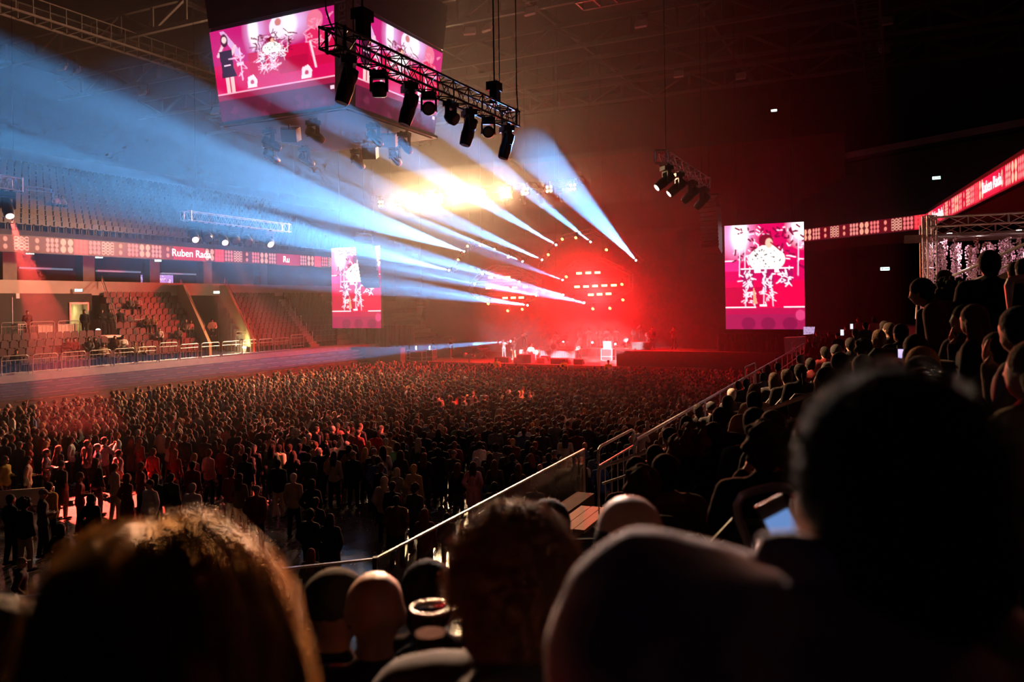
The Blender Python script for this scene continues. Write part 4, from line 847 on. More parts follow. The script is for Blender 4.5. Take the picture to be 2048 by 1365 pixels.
# ---- line arrays
def line_array(label, px0, py0, px1, py1, u, n, wd, shift):
    p0, p1 = at_u(px0, py0, u), at_u(px1, py1, u); t = thing('line_array', label, 'loudspeaker', 'hanging loudspeaker arrays', TR(p1, RZ)); hh = (p0.z - p1.z) / n
    for i in range(n):
        f = i / (n - 1); c = p0.lerp(p1, f); a = -.1 - .9 * f * f; mb = MB()
        mb.prism([(-wd / 2, -.3), (wd / 2, -.3), (wd / 2 * .85, .45), (-wd / 2 * .85, .45)], -hh * .48, hh * .48, lambda x, y, h: c + Matrix.Rotation(RZ + shift, 3, 'Z') @ (Matrix.Rotation(a * .6, 3, 'X') @ V((x, y - .5 * f * f, h)))); mb.build('speaker_box', black, t)
    mb = MB(); mb.bar(p0 + V((0, 0, hh)), p0 + V((0, 0, hh + .12)), wd, 1.0); mb.tube(p0 + V((0, 0, hh)), V((p0.x, p0.y, 28)), .03, n=5); mb.build('flying_frame', black, t)
line_array('curved black line array hanging before the far portrait screen', 728, 478, 746, 574, 53.0, 13, 1.5, .25)
line_array('curved black line array hanging left of the tall video wall', 1418, 402, 1430, 506, 53.5, 12, 1.3, -.3)
line_array('small distant speaker column hanging beside the left lantern', 843, 604, 846, 640, 60, 6, .6, 0)
# ================================================================ on the stage
pose('p_guitar', arms=('neck', 'play'), lean=.1, legs=.12); pose('p_sing', fem=True, arms=('spread', 'spread')); pose('p_sing2', fem=True, arms=('up', 'down'), coat=False); pose('p_keys', sit=True, arms=('play', 'play'), lean=.1); pose('p_conga', sit=True, arms=('drum', 'drum'), fat=.04); pose('p_horn', arms=('horn', 'horn'), legs=.08); pose('p_hand', arms=('hip', 'down'))
def on_stage(px, u): r = ray(px, 700); d = u / (SA * r.x + CA); return V((r.x * d, d, STZ))
INST = mat('lacquer_white', (.5, .48, .47), .3); INSTR = mat('lacquer_red', (.35, .05, .04), .3); chrome = mat('chrome', (.8, .8, .8), .15, 1.0, var=0); brass = mat('brass', (.8, .55, .2), .25, 1.0, var=0); skin_drum = mat('drumskin', (.8, .76, .68), .6); padm = mat('speaker_black', (.03, .028, .03), .6); wood = mat('wood', (.28, .14, .06), .5)
SF = facing(on_stage(1080, 62), (0, 0))                                # towards the audience
AF = RZ + math.pi                                                     # facing straight down the hall
BANDG = 'musicians on the stage'
def band(label, ps, px, u, face=AF, dz=0.0, **kw):
    p = on_stage(px, u) + V((0, 0, dz)); return person(label, ps, p, face, group=BANDG, **kw), p
band('keyboard player in dark clothes seated at the left of the stage', 'p_keys', 958, 61.5, RZ - 1.9, .12, hair='short', topc='charcoal', topname='shirt')
band('backing singer in grey with arms spread wide', 'p_sing', 1008, 61.5, hair='bob', topc='grey', legc='grey', topname='blouse')
band('backing singer in a black dress with one arm raised', 'p_sing2', 1028, 61.0, hair='long', topc='black', legc='tan', topname='dress')
band('bass player at the back of the stage in a pale shirt', 'p_guitar', 1050, 68.0, dz=.6, hair='bald', topc='charcoal', legc='black', topname='shirt')
band('percussionist in a white shirt seated at the congas, front centre', 'p_conga', 1062, 60.0, dz=.1, hair='afro', topc='white', legc='white', topname='shirt')
band('guitarist dressed all in black, standing right of the drums', 'p_guitar', 1157, 61.0, hair='long', hairc='black', topc='black', legc='black', topname='shirt')
for k, (px, lab, ps) in enumerate(((1161, 'tallest drummer in white behind the guitarist', 'p_hand'), (1178, 'percussion player in white beside the tall drummer', 'p_horn'), (1199, 'wind player in white in the middle of the back row', 'p_horn'), (1214, 'drummer in white with a strap behind the white amplifier', 'p_guitar'), (1232, 'player in white at the end of the back row', 'p_hand'))):
    band(lab, ps, px, 68.0, dz=.75, hair='short' if k else 'bald', topc='white', legc='white', topname='shirt', s=1.08 if k == 0 else 1.0)
band('drummer seated behind the drum kit in a white shirt', 'p_conga', 1112, 67.5, dz=.85, hair='short', topc='white', legc='black', topname='shirt')
for k, (px, u, lab, ps, dz) in enumerate(((826, 60, 'stagehand standing still at the dark stage wing', 'stand', 0), (866, 59.5, 'stagehand in black beside the flight cases', 'stand_front', 0), (901, 61, 'crew member in pale trousers watching from the wing', 'stand_cross', 0))):
    p = on_stage(px, u); person(lab, ps, p, RZ - 1.2, group='crew in the stage wing', hair='short', topc='black', legc='beige' if k == 2 else 'black')
# back riser
mb = MB(); ubox(mb, 66.8, 70, 17.5, 30, STZ, STZ + .75); tag(mb.build('riser', mat('riser_cloth', (.34, .3, .36), .8)), 'long grey draped riser at the back of the stage', 'riser')
p = on_stage(1112, 65.5); t = thing('drum_riser', 'square grey riser under the drum kit', 'riser', M=TR(p, RZ)); mb = MB(); mb.box((0, 0, .3), (4.6, 2.4, .6)); link('platform', mb.mesh('riser_platform', mat('riser_grey', (.36, .33, .38), .7)), t, Matrix.Identity(4)); mb = MB(); [mb.tube((-2.3 + .12 * i, -1.22, .0), (-2.3 + .12 * i, -1.22, .6), .05, n=5) for i in range(39)]; link('skirt', mb.mesh('riser_skirt', MATS['riser_grey']), t, Matrix.Identity(4))
# drum kit
def drum(mb, c, r, h_, ax=V((0, 0, 1))):
    x, y, d = frame_of(ax); mb.lathe([(r * .97, -h_ / 2), (r, -h_ / 2), (r, h_ / 2), (r * .97, h_ / 2)], c, 16, Matrix((x, y, d)).transposed())
t = thing('drum_kit', 'white and chrome drum kit on the grey riser', 'drum kit', M=TR(p + V((0, 0, .6)), RZ))
I4 = Matrix.Identity(4)
def part(t, name, fn, m, smooth=False, M=I4): mb = MB(); fn(mb); return link(name, mb.mesh(name, m, smooth), t, M)
part(t, 'bass_drum', lambda mb: drum(mb, (0, -.35, .32), .3, .42, V((0, 1, 0))), INST); part(t, 'bass_drum_head', lambda mb: drum(mb, (0, -.57, .32), .27, .02, V((0, 1, 0))), padm)
for x, y, z, r in ((-.28, -.3, .78, .16), (.08, -.32, .8, .17), (.62, -.05, .5, .23), (-.55, .05, .6, .18)): o = part(t, 'tom_drum', lambda mb: drum(mb, (x, y, z), r, .26, V((0, -.3, 1))), INST); part(o, 'drumhead', lambda mb: drum(mb, (x, y - .03, z + .135), r * .95, .015, V((0, -.3, 1))), skin_drum)
for x, y, z, r in ((-.85, -.1, 1.15, .25), (-.5, -.45, 1.4, .22), (.45, -.4, 1.45, .23), (.95, 0, 1.2, .28), (1.2, -.2, 1.55, .22), (-1.2, 0, .95, .18)):
    part(t, 'cymbal', lambda mb: mb.lathe([(r, 0), (.05, .03), (.03, .05), (.0, .05)], (x, y, z), 14, Matrix.Rotation(.25, 3, 'X')), brass); part(t, 'cymbal_stand', lambda mb: (mb.tube((x, y, 0), (x, y, z), .015), mb.tube((x, y, .3), (x + .2, y, 0), .012), mb.tube((x, y, .3), (x - .2, y, 0), .012)), chrome)
# congas before the percussionist
pc = on_stage(1062, 59.0)
for k, dx in enumerate((-.85, -.1, .62)):
    t = thing('conga_drum', 'patterned conga drum before the seated percussionist, ' + ('left one', 'middle one', 'right one')[k], 'conga', 'congas at the front of the stage', TR(pc + Matrix.Rotation(RZ, 3, 'Z') @ V((dx, 0, 0)), RZ))
    part(t, 'shell', lambda mb: mb.lathe([(.12, .25), (.15, .4), (.2, .65), (.19, .85), (.165, .98)], (0, 0, 0), 14), INST, True); part(t, 'drumhead', lambda mb: mb.lathe([(.165, .97), (.17, 1.0), (.0, 1.005)], (0, 0, 0), 14), skin_drum); part(t, 'rim', lambda mb: [mb.tube((.172 * math.cos(a), .172 * math.sin(a), .955), (.172 * math.cos(a + .5), .172 * math.sin(a + .5), .955), .012, n=5) for a in [i * .4488 for i in range(14)]], chrome)
    part(t, 'stand', lambda mb: [mb.tube((.13 * math.cos(a), .13 * math.sin(a), .4), (.22 * math.cos(a), .22 * math.sin(a), 0), .014) for a in (0.5, 2.6, 4.7)], chrome)
pb = on_stage(1062, 60.0); t = thing('stool', 'low stool under the seated percussionist', 'stool', M=TR(pb, RZ)); part(t, 'seat', lambda mb: mb.lathe([(.2, .42), (.2, .5), (.0, .5)], (0, 0, 0), 14), padm); [part(t, 'leg', lambda mb: mb.tube((0, 0, .42), (.2 * math.cos(a), .2 * math.sin(a), 0), .015), chrome) for a in (0, 2.1, 4.2)]
pk = on_stage(958, 61.5); t = thing('stool', 'stool under the keyboard player', 'stool', M=TR(pk, RZ)); part(t, 'seat', lambda mb: mb.box((0, 0, .48), (.4, .35, .08)), padm); [part(t, 'leg', lambda mb: mb.tube((sx * .1, 0, .45), (sx * .25, sy * .15, 0), .015), chrome) for sx in (-1, 1) for sy in (-1, 1)]
# keyboard on an x stand
t = thing('keyboard', 'electronic keyboard on an x-shaped stand at stage left', 'keyboard', M=TR(pk + Matrix.Rotation(RZ - 1.9, 3, 'Z') @ V((0, .55, 0)), RZ - 1.9))
part(t, 'case', lambda mb: mb.box((0, 0, .84), (1.3, .34, .1)), padm); part(t, 'keys', lambda mb: mb.box((0, -.08, .895), (1.2, .15, .015)), INST); part(t, 'stand', lambda mb: [(mb.bar((-.45, y, .02), (.45, y, .78), .04), mb.bar((.45, y, .02), (-.45, y, .78), .04)) for y in (-.1, .12)], padm)
# guitars
def guitar(label, P0, rz, m, bass=False):
    t = thing('bass_guitar' if bass else 'electric_guitar', label, 'guitar', None, TR(P0, rz) @ Matrix.Rotation(-.55, 4, 'Y'))
    part(t, 'body', lambda mb: (mb.ell((.08, 0, -.02), (.2, .03, .16), 14, 6), mb.ell((-.12, 0, .02), (.15, .03, .13), 14, 6)), m, True); part(t, 'neck', lambda mb: mb.box((-.55, -.015, .01), (.7, .025, .05)), wood); part(t, 'headstock', lambda mb: mb.box((-.97, -.01, .02), (.16, .02, .08)), wood); part(t, 'pickups', lambda mb: (mb.box((0, -.033, 0), (.03, .01, .08)), mb.box((.08, -.033, 0), (.03, .01, .08))), chrome)
for (px, u, dz, lab, m, b) in ((1157, 61.0, 0, 'pale electric guitar held by the guitarist in black', INST, False), (1050, 68.0, .75, 'pale bass guitar held by the bass player at the back', INST, True), (1214, 68.0, .75, 'red guitar slung on the player behind the amplifier', INSTR, False)):
    guitar(lab, on_stage(px, u) + V((0, 0, dz + 1.06)) + FU * .22, AF + math.pi, m, b)
# monitors
wm = mat('monitor_cabinet', (.05, .045, .05), .6); wmp = mat('monitor_pale', (.55, .5, .52), .5); gr = mat('monitor_grille', (.12, .1, .1), .5)
for k, (px, u, pale, lab) in enumerate(((1000, 58.3, 0, 'first from the keyboard'), (1012, 58.2, 0, 'second from the keyboard'), (1038, 57.9, 1, 'pale one left of the congas'), (1084, 58.3, 1, 'pale one right of the congas'), (1112, 57.9, 0, 'left of the pair before the riser'), (1130, 57.9, 0, 'right of the pair before the riser'), (1158, 57.8, 0, 'one at the guitarist\'s feet'), (1092, 60.2, 0, 'small dark one beside the riser'))):
    t = thing('monitor_wedge', 'stage monitor wedge facing the band, ' + lab, 'speaker', 'stage monitors', TR(on_stage(px, u), RZ))
    part(t, 'cabinet', lambda mb: mb.prism([(-.3, 0), (.3, 0), (.3, .16), (-.12, .45), (-.3, .42)], -.36, .36, lambda a, b, h: (h, a, b)), wmp if pale else wm); part(t, 'grille', lambda mb: mb.prism([(.31, .17), (-.1, .455), (-.09, .47), (.32, .18)], -.32, .32, lambda a, b, h: (h, a, b)), gr); part(t, 'handle', lambda mb: mb.box((.365, -.05, .2), (.02, .18, .05)), gr)
t = thing('draped_box', 'grey cloth-covered box before the percussionist', 'box', M=TR(on_stage(1052, 58.0), RZ)); part(t, 'box', lambda mb: mb.box((0, 0, .36), (1.25, .7, .72)), MATS['riser_grey']); part(t, 'cloth_fold', lambda mb: [mb.tube((-.6 + .1 * i, -.36, 0), (-.6 + .1 * i, -.36, .7), .03, n=5) for i in range(13)], MATS['riser_grey'])
# amplifier on a flight case, at right
t = thing('flight_case', 'aluminium-edged flight case under the white amplifier', 'case', 'flight cases', TR(on_stage(1216, 62.5), RZ))
def fcase(t, w_, d_, h_):
    part(t, 'panel', lambda mb: mb.box((0, 0, h_ / 2), (w_ - .04, d_ - .04, h_ - .04)), padm)
    def ed(mb):
        for sx in (-1, 1):
            for sy in (-1, 1): mb.bar((sx * w_ / 2, sy * d_ / 2, 0), (sx * w_ / 2, sy * d_ / 2, h_), .05)
            for z in (0, h_ * .35, h_): mb.bar((sx * w_ / 2, -d_ / 2, z), (sx * w_ / 2, d_ / 2, z), .05); mb.bar((-w_ / 2, sx * d_ / 2, z), (w_ / 2, sx * d_ / 2, z), .05)
    part(t, 'edging', ed, alu)
fcase(t, .95, .7, .95)
t = thing('guitar_amplifier', 'white amplifier standing on the flight case', 'amplifier', M=TR(on_stage(1216, 62.5) + V((0, 0, .98)), RZ)); part(t, 'cabinet', lambda mb: mb.box((0, 0, .3), (.7, .35, .6)), INST); part(t, 'grille', lambda mb: mb.box((0, -.18, .25), (.62, .02, .42)), wmp); part(t, 'knob_strip', lambda mb: mb.box((0, -.18, .54), (.62, .02, .07)), gr)
for k, (px, u, w_, h_, lab) in enumerate(((836, 57.8, 1.2, .8, 'wide flight case at the dark left wing'), (863, 58.2, .6, .95, 'narrow flight case beside the wide one'), (824, 58.4, .7, .85, 'flight case half hidden at the stage end'))): t = thing('flight_case', lab, 'case', 'flight cases', TR(on_stage(px, u), RZ)); fcase(t, w_, .7, h_)
for k, (px, u, lab) in enumerate(((1170, 65, 'before the tall drummer'), (1186, 65.5, 'before the wind players'), (1204, 65, 'beside the amplifier'))):
    t = thing('percussion_table', 'pale percussion table ' + lab, 'table', 'percussion tables', TR(on_stage(px, u), RZ)); part(t, 'top', lambda mb: mb.box((0, 0, .8), (.95, .45, .06)), INST); [part(t, 'leg', lambda mb: mb.tube((sx * .42, sy * .18, 0), (sx * .42, sy * .18, .78), .02), chrome) for sx in (-1, 1) for sy in (-1, 1)]
for k, (px, u, h_, lab) in enumerate(((944, 61, 1.2, 'before the keyboard'), (1004, 60.6, 1.5, 'before the spread-armed singer'), (1070, 59, 1.1, 'at the congas'), (1082, 66, 1.9, 'over the drums'), (1150, 60.3, 1.5, 'before the guitarist'), (1190, 66.5, 1.4, 'before the wind players'))):
    t = thing('microphone_stand', 'thin microphone stand ' + lab, 'microphone stand', 'microphone stands', TR(on_stage(px, u), RZ)); part(t, 'pole', lambda mb: mb.tube((0, 0, 0), (0, 0, h_), .012), chrome); part(t, 'boom', lambda mb: mb.tube((0, 0, h_), (.25, .3, h_ + .12), .01), chrome); part(t, 'microphone', lambda mb: mb.ell((.27, .32, h_ + .13), (.03, .05, .03), 8, 5), padm); part(t, 'foot', lambda mb: [mb.tube((0, 0, .12), (.3 * math.cos(a), .3 * math.sin(a), .01), .012) for a in (.3, 2.4, 4.5)], chrome)
# black side deck at right with small stands on it
a_, b_ = UV(on_stage(1236, 57.6)), UV(on_stage(1560, 57.6))
mb = MB(); ubox(mb, 57.2, 61, a_[1], b_[1], 0, 2.45); tag(mb.build('side_deck', mat('black_skirt', (.05, .012, .012), .95)), 'long black-skirted deck right of the stage, glowing red at its edge', 'deck')
t = thing('road_case', 'low road case on top of the black side deck', 'case', M=TR(on_stage(1283, 59) + V((0, 0, 1.15)), RZ)); part(t, 'panel', lambda mb: mb.box((0, 0, .25), (1.3, .6, .5)), padm); part(t, 'lid', lambda mb: mb.box((0, 0, .53), (1.34, .64, .06)), wm); part(t, 'latch', lambda mb: mb.box((0, -.31, .45), (.1, .03, .1)), chrome)
for k, (px, h_, lab) in enumerate(((1253, .5, 'lowest one'), (1266, 1.1, 'second one'), (1279, 1.5, 'tallest one'), (1294, .9, 'one over the road case'), (1303, .8, 'last one'))):
    t = thing('flood_lamp', 'dark lamp on a thin stand on the side deck, ' + lab, 'lamp', 'lamps on the side deck', TR(on_stage(px, 60.2 if k != 3 else 60.4) + V((0, 0, 1.15)), RZ + k)); part(t, 'stand', lambda mb: mb.tube((0, 0, 0), (0, 0, h_), .015), padm); part(t, 'head', lambda mb: mb.lathe([(.08, -.15), (.2, .1), (.2, .14)], (0, 0, h_ + .1), 12, Matrix.Rotation(1.2, 3, 'X')), padm); part(t, 'foot', lambda mb: mb.lathe([(.18, 0), (.02, .04)], (0, 0, 0), 10), padm)
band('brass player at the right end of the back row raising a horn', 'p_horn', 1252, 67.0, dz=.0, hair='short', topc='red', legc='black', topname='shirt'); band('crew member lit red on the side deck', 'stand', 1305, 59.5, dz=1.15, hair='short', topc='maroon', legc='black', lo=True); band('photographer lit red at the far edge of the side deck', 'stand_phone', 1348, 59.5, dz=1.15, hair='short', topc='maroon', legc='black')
t = thing('video_camera', 'video camera on its crane at the stage front edge', 'camera', M=TR(on_stage(938, 57.4), RZ)); part(t, 'body', lambda mb: mb.box((0, 0, .55), (.5, .22, .24)), padm); part(t, 'lens', lambda mb: mb.lathe([(.09, 0), (.09, .25), (.11, .3)], (.25, 0, .55), 12, Matrix.Rotation(1.57, 3, 'Y')), wm); part(t, 'support', lambda mb: mb.tube((0, 0, 0), (0, 0, .45), .05), padm); part(t, 'cover', lambda mb: mb.ell((-.35, 0, .6), (.2, .16, .2), 10, 6), wmp)
# work lamps on the wing cases
for k, (px, lab) in enumerate(((833, 'left small lit work lamp on the wing cases'), (860, 'right small lit work lamp on the wing cases'))):
    p = on_stage(px, 58.0 + .2 * k) + V((0, 0, .95)); t = thing('work_lamp', lab, 'lamp', 'work lamps', TR(p, RZ)); part(t, 'lens', lambda mb: mb.box((0, -.05, .15), (.08, .03, .28)), mat('work_lens', (1, 1, 1), em=(.8, .9, 1), es=14, var=0)); part(t, 'case', lambda mb: mb.box((0, 0, .15), (.14, .08, .34)), padm)
# security in yellow vests in the pit
CLOTHC['hi-vis yellow'] = (.75, .7, .03)
for k, (px, lab) in enumerate(((994, 'leftmost of the three'), (1128, 'between the other two'), (1217, 'rightmost of the three'))):
    r = ray(px, 740); d = 54.6 / (SA * r.x + CA); p = V((r.x * d, d, .12)); person('guard in a yellow hi-vis vest at the stage front, ' + lab, 'stand', p, facing(p, (0, 0)), group='guards before the stage', topc='hi-vis yellow', legc='black', topname='vest', lo=True, s=1.05)
# ================================================================ far stand furniture
def barrier(label, u0, u1, v, z, h_=1.05, group='barriers along the far stand', bars=None):
    L = u1 - u0; t = thing('crowd_barrier', label, 'barrier', group, TR(AV((u0 + u1) / 2, v, z), RZ - math.pi / 2))
    r = .03; c = .12; a = L / 2 - .06
    pts = [(-a, 0, 0), (-a, 0, h_ - c), (-a + .04, 0, h_ - .04), (-a + c, 0, h_), (a - c, 0, h_), (a - .04, 0, h_ - .04), (a, 0, h_ - c), (a, 0, 0)]
    part(t, 'hoop', lambda mb: mb.path(pts, r, 6), steel); part(t, 'mid_rail', lambda mb: mb.tube((-a, 0, h_ - .24), (a, 0, h_ - .24), .02), steel); part(t, 'foot_rail', lambda mb: mb.tube((-a, 0, .12), (a, 0, .12), .02), steel)
    n = bars or max(3, int(L / .24)); mb = MB(); mb.tube((0, 0, .12), (0, 0, h_ - .24), .011, n=5, cap=False); me = mb.mesh('barrier_bar', steel)
    for i in range(1, n): link('bar', me, t, Matrix.Translation((-a + 2 * a * i / n, 0, 0)))
    return t
edges = [UV(at_v(x, 720, LV))[0] for x in (-2, 61, 119, 175, 225, 272, 316, 358, 400, 442, 482, 516, 548, 581)]
ordn = ('first', 'second', 'third', 'fourth', 'fifth', 'sixth', 'seventh', 'eighth', 'ninth', 'tenth', 'eleventh', 'twelfth', 'last')
for i in range(13): barrier('tubular steel barrier on the far kerb, %s from the left' % ordn[i], edges[i] + .06, edges[i + 1] - .06, LV, LZ + .12, 1.2 if i == 6 else 1.02)
pe = [UV(at_v(x, 650, PLV))[0] for x in (-2, 56, 112, 163)]
for i in range(3): barrier('steel barrier at the edge of the camera platform, %s' % ('left one', 'middle one', 'right one before the glass')[i], pe[i] + .05, pe[i + 1] - .05, PLV, PLZ, 1.05, 'barriers on the platform')
barrier('lone tall steel hoop rail among the far seats', UV(at_v(265, 670, LV + 4.5))[0], UV(at_v(303, 670, LV + 4.5))[0], LV + 4.5, 3.9, 1.5, None, 3)
barrier('steel gate rail at the foot of the yellow stairwell', UV(at_v(470, 640, LV + 2.8))[0], UV(at_v(495, 640, LV + 2.8))[0], LV + 2.8, 3.2, 1.1, None, 3)
barrier('steel rail at the end of the far terrace', UV(at_v(581, 690, LV + .6))[0], UV(at_v(608, 690, LV + .6))[0], LV + .6, 2.9, 1.0, None, 4)
# pale boards behind the platform barriers
for x0, x1, lab in ((76, 108, 'pale board leaning behind the middle platform barrier'), (117, 151, 'pale board leaning behind the right platform barrier')):
    a_, b_ = UV(at_v(x0, 660, PLV + .3))[0], UV(at_v(x1, 660, PLV + .3))[0]; t = thing('board', lab, 'board', 'boards on the platform', TR(AV((a_ + b_) / 2, PLV + .3, PLZ), RZ)); mb = MB(); ubox(mb, a_, b_, PLV + .3, PLV + .38, PLZ, PLZ + .85); mb.build('panel', mat('pale_board', (.6, .5, .48), .7), t); mb = MB(); ubox(mb, a_ - .03, a_ + .03, PLV + .26, PLV + .42, PLZ, PLZ + .87); ubox(mb, b_ - .03, b_ + .03, PLV + .26, PLV + .42, PLZ, PLZ + .87); mb.build('edge_post', steel, t)
# glass front and white counter
a_, b_ = UV(at_v(164, 650, PLV))[0], UV(at_v(256, 650, PLV))[0]; glassm = mat('clear_glass', (.9, .95, .95), .02, trans=1.0, var=0, spec=.5)
def thin_glass(name, tint=(1, 1, 1), fac=.14):
    m = bpy.data.materials.new(name); m.use_nodes = True; n, l = _nodes(m); n.remove(n['Principled BSDF']); tr = n.new('ShaderNodeBsdfTransparent'); tr.inputs[0].default_value = (*tint, 1); gl = n.new('ShaderNodeBsdfGlossy'); gl.inputs['Roughness'].default_value = .03; mx = n.new('ShaderNodeMixShader'); lw = n.new('ShaderNodeLayerWeight'); lw.inputs[0].default_value = .5; pw_ = n.new('ShaderNodeMath'); pw_.operation = 'POWER'; pw_.inputs[1].default_value = 4.5; l.new(lw.outputs['Facing'], pw_.inputs[0]); fz = n.new('ShaderNodeMath'); fz.operation = 'MULTIPLY_ADD'; fz.inputs[1].default_value = .6; fz.inputs[2].default_value = .03; l.new(pw_.outputs[0], fz.inputs[0])
    l.new(fz.outputs[0], mx.inputs[0]); l.new(tr.outputs[0], mx.inputs[1]); l.new(gl.outputs[0], mx.inputs[2]); l.new(mx.outputs[0], n['Material Output'].inputs[0]); return m
glass = thin_glass('balustrade_glass', (.88, .9, .88))
t = thing('glass_screen', 'glass screen before the standing guests on the far platform', 'glass screen', M=TR(AV((a_ + b_) / 2, PLV - .05, PLZ), RZ))
for k in range(4): mb = MB(); ubox(mb, a_ + (b_ - a_) * k / 4 + .02, a_ + (b_ - a_) * (k + 1) / 4 - .02, PLV - .05, PLV - .03, PLZ + .06, PLZ + 1.1); mb.build('glass_pane', glass, t)
mb = MB(); ubox(mb, a_, b_, PLV - .08, PLV, PLZ, PLZ + .06); mb.build('base_rail', steel, t)
mb = MB(); ubox(mb, a_, b_, PLV - .5, PLV - .1, PLZ - .1, PLZ + .03); tag(mb.build('counter', mat('white_counter', (.85, .82, .8), .4)), 'bright white ledge below the far glass screen', 'ledge')
for k, (x, lab) in enumerate(((196, 'round white lamp glowing on the far platform ledge'),)):
    p = at_v(x, 655, PLV + .3); p.z = PLZ + .35; t = thing('globe_lamp', lab, 'lamp', M=TR(p, 0)); part(t, 'globe', lambda mb: mb.ell((0, 0, 0), .16, 10, 6), mat('globe', (1, 1, 1), em=(1, .9, .8), es=3, var=0), True); part(t, 'foot', lambda mb: mb.lathe([(.12, -.35), (.03, -.3), (.03, -.12)], (0, 0, 0), 10), steel)
FS = RZ - math.pi / 2 - .45                                            # far spectators: across the hall and a little to the stage
for k, (x, v, ps, lab) in enumerate(((169, PLV + .5, 'stand', 'dark figure standing beside the lit doorway'), (204, PLV + .6, 'stand_cross', 'guest behind the far glass screen, left of two talking'), (219, PLV + .6, 'stand_turn', 'guest behind the far glass screen, right of two talking'), (240, PLV + .7, 'stand', 'guest at the end of the far glass screen'), (55, PLV + 1.4, 'stand', 'figure standing far back on the dark platform'))):
    p = at_v(x, 640, v); p.z = PLZ; person(lab, ps, p, FS, group='guests on the far platform', lo=True)
t = thing('tripod', 'tall tripod with a small lamp on the far platform', 'tripod', M=TR(V((*at_v(25, 650, PLV + 1.1).xy, PLZ)), RZ)); part(t, 'mast', lambda mb: mb.tube((0, 0, .6), (0, 0, 2.6), .03), alu); [part(t, 'leg', lambda mb: mb.tube((0, 0, .9), (.5 * math.cos(a), .5 * math.sin(a), 0), .02), alu) for a in (0, 2.1, 4.2)]; part(t, 'lamp_head', lambda mb: (mb.box((.4, 0, 2.6), (.3, .2, .3)), mb.tube((0, 0, 2.55), (.4, 0, 2.6), .03)), alu)
t = thing('equipment_rack', 'small open equipment rack on the far platform', 'rack', M=TR(V((*at_v(38, 655, PLV + 1.0).xy, PLZ)), RZ)); part(t, 'frame', lambda mb: [mb.bar((sx * .3, sy * .25, 0), (sx * .3, sy * .25, .95), .04) for sx in (-1, 1) for sy in (-1, 1)], alu); [part(t, 'shelf', lambda mb: mb.box((0, 0, z), (.6, .5, .06)), wmp) for z in (.3, .6, .92)]

# ---- far seats
mb = MB(); mb.prism([(-.22, .35), (.22, .35), (.23, .7), (.17, .82), (-.17, .82), (-.23, .7)], .16, .21, lambda a, b, h: (a, -h, b)); mb.box((0, .06, .42), (.44, .42, .06)); mb.box((-.2, .0, .2), (.04, .3, .4)); mb.box((.2, 0, .2), (.04, .3, .4)); SEAT = mb.mesh('stadium_seat', seatp)
seat_spots = []
def seat_row(u0, u1, v, z, gaps=()):
    u = u0
    while u < u1:
        if not any(g0 < u < g1 for g0, g1 in gaps): seat_spots.append((AV(u, v, z), u, v))
        u += .52
for i in range(4): seat_row(22, 34.2, LV + 1.5 + RT * i + .35, LZ + .12 + .42 * i)
for i in range(10):
    k_ = SKW * i; seat_row(34.9 + k_, 40.6 + k_, LV + 1.5 + RT * i + .35, LZ + .12 + .42 * i); seat_row(45.5 + k_, 60, LV + 1.5 + RT * i + .35, LZ + .12 + .42 * i, ((51.3 + k_, 52.6 + k_),))
vis = []
for s_ in seat_spots:
    x, y = proj(s_[0] + V((0, 0, .6)))
    if -10 < x < 670: vis.append((s_[0].y, s_, x, y))
vis.sort(key=lambda a: a[0])
rows_txt = lambda v: ('front', 'second', 'third', 'fourth', 'fifth', 'sixth', 'seventh', 'eighth', 'ninth', 'top')[min(9, max(0, int((v - LV - 1.5) / RT)))]
ORD = 'first second third fourth fifth sixth seventh eighth ninth tenth eleventh twelfth thirteenth fourteenth fifteenth sixteenth seventeenth eighteenth nineteenth twentieth twenty-first twenty-second twenty-third twenty-fourth twenty-fifth twenty-sixth twenty-seventh twenty-eighth twenty-ninth thirtieth'.split()
byrow = {}
for _, s_, x, y in vis[:290]:
    sk_ = 0 if s_[1] < 34.5 and s_[2] < LV + 4.2 else 1; blk = 'platform' if s_[1] < 34.5 + .3 * (s_[2] > LV + 4.2) else ('left' if s_[1] < 41 + SKW / RT * (s_[2] - 43.5) + .1 else 'right'); byrow.setdefault((rows_txt(s_[2]), blk), []).append(s_)
for (row_, blk), L in byrow.items():
    L.sort(key=lambda q: q[1], reverse=blk == 'left')
    for k, s_ in enumerate(L):
        o = link('stadium_seat', SEAT, None, TR(s_[0], RZ + math.pi / 2 + math.pi)); where = ORD[min(k, 29)] + {'platform': ' from the left below the platform', 'left': ' seat left of the yellow stairwell', 'right': ' seat right of the yellow stairwell'}[blk]
        tag(o, 'dark seat, %s far row, %s' % (row_, where), 'seat', 'seats of the far stand')
def merge(mesh, mats_):
    n = len(mesh.vertices); co = np.empty(n * 3); mesh.vertices.foreach_get('co', co); co = co.reshape(-1, 3); f = [tuple(p.vertices) for p in mesh.polygons]; vs = []; fs = []
    for i, M in enumerate(mats_): A = np.array(M); vs.append(co @ A[:3, :3].T + A[:3, 3]); fs += [tuple(j + i * n for j in p) for p in f]
    return np.concatenate(vs), fs
def stuff(name, label, cat, mesh, mats_, m):
    v_, f_ = merge(mesh, mats_); me = bpy.data.meshes.new(name); me.from_pydata(v_.tolist(), [], f_); me.materials.append(m); return tag(link(name, me), label, cat, kind='stuff')
stuff('far_seating', 'dark empty seats filling the rest of the far stand', 'seating', SEAT, [TR(a[1][0], RZ + math.pi * 1.5) for a in vis[290:]], seatp)
ups = []
for i in range(14):
    u = 14.0
    while u < 66: ups.append(TR(AV(u, 49.6 + .85 * i + .45, 11.2 + .44 * i), RZ + math.pi * 1.5)); u += .55
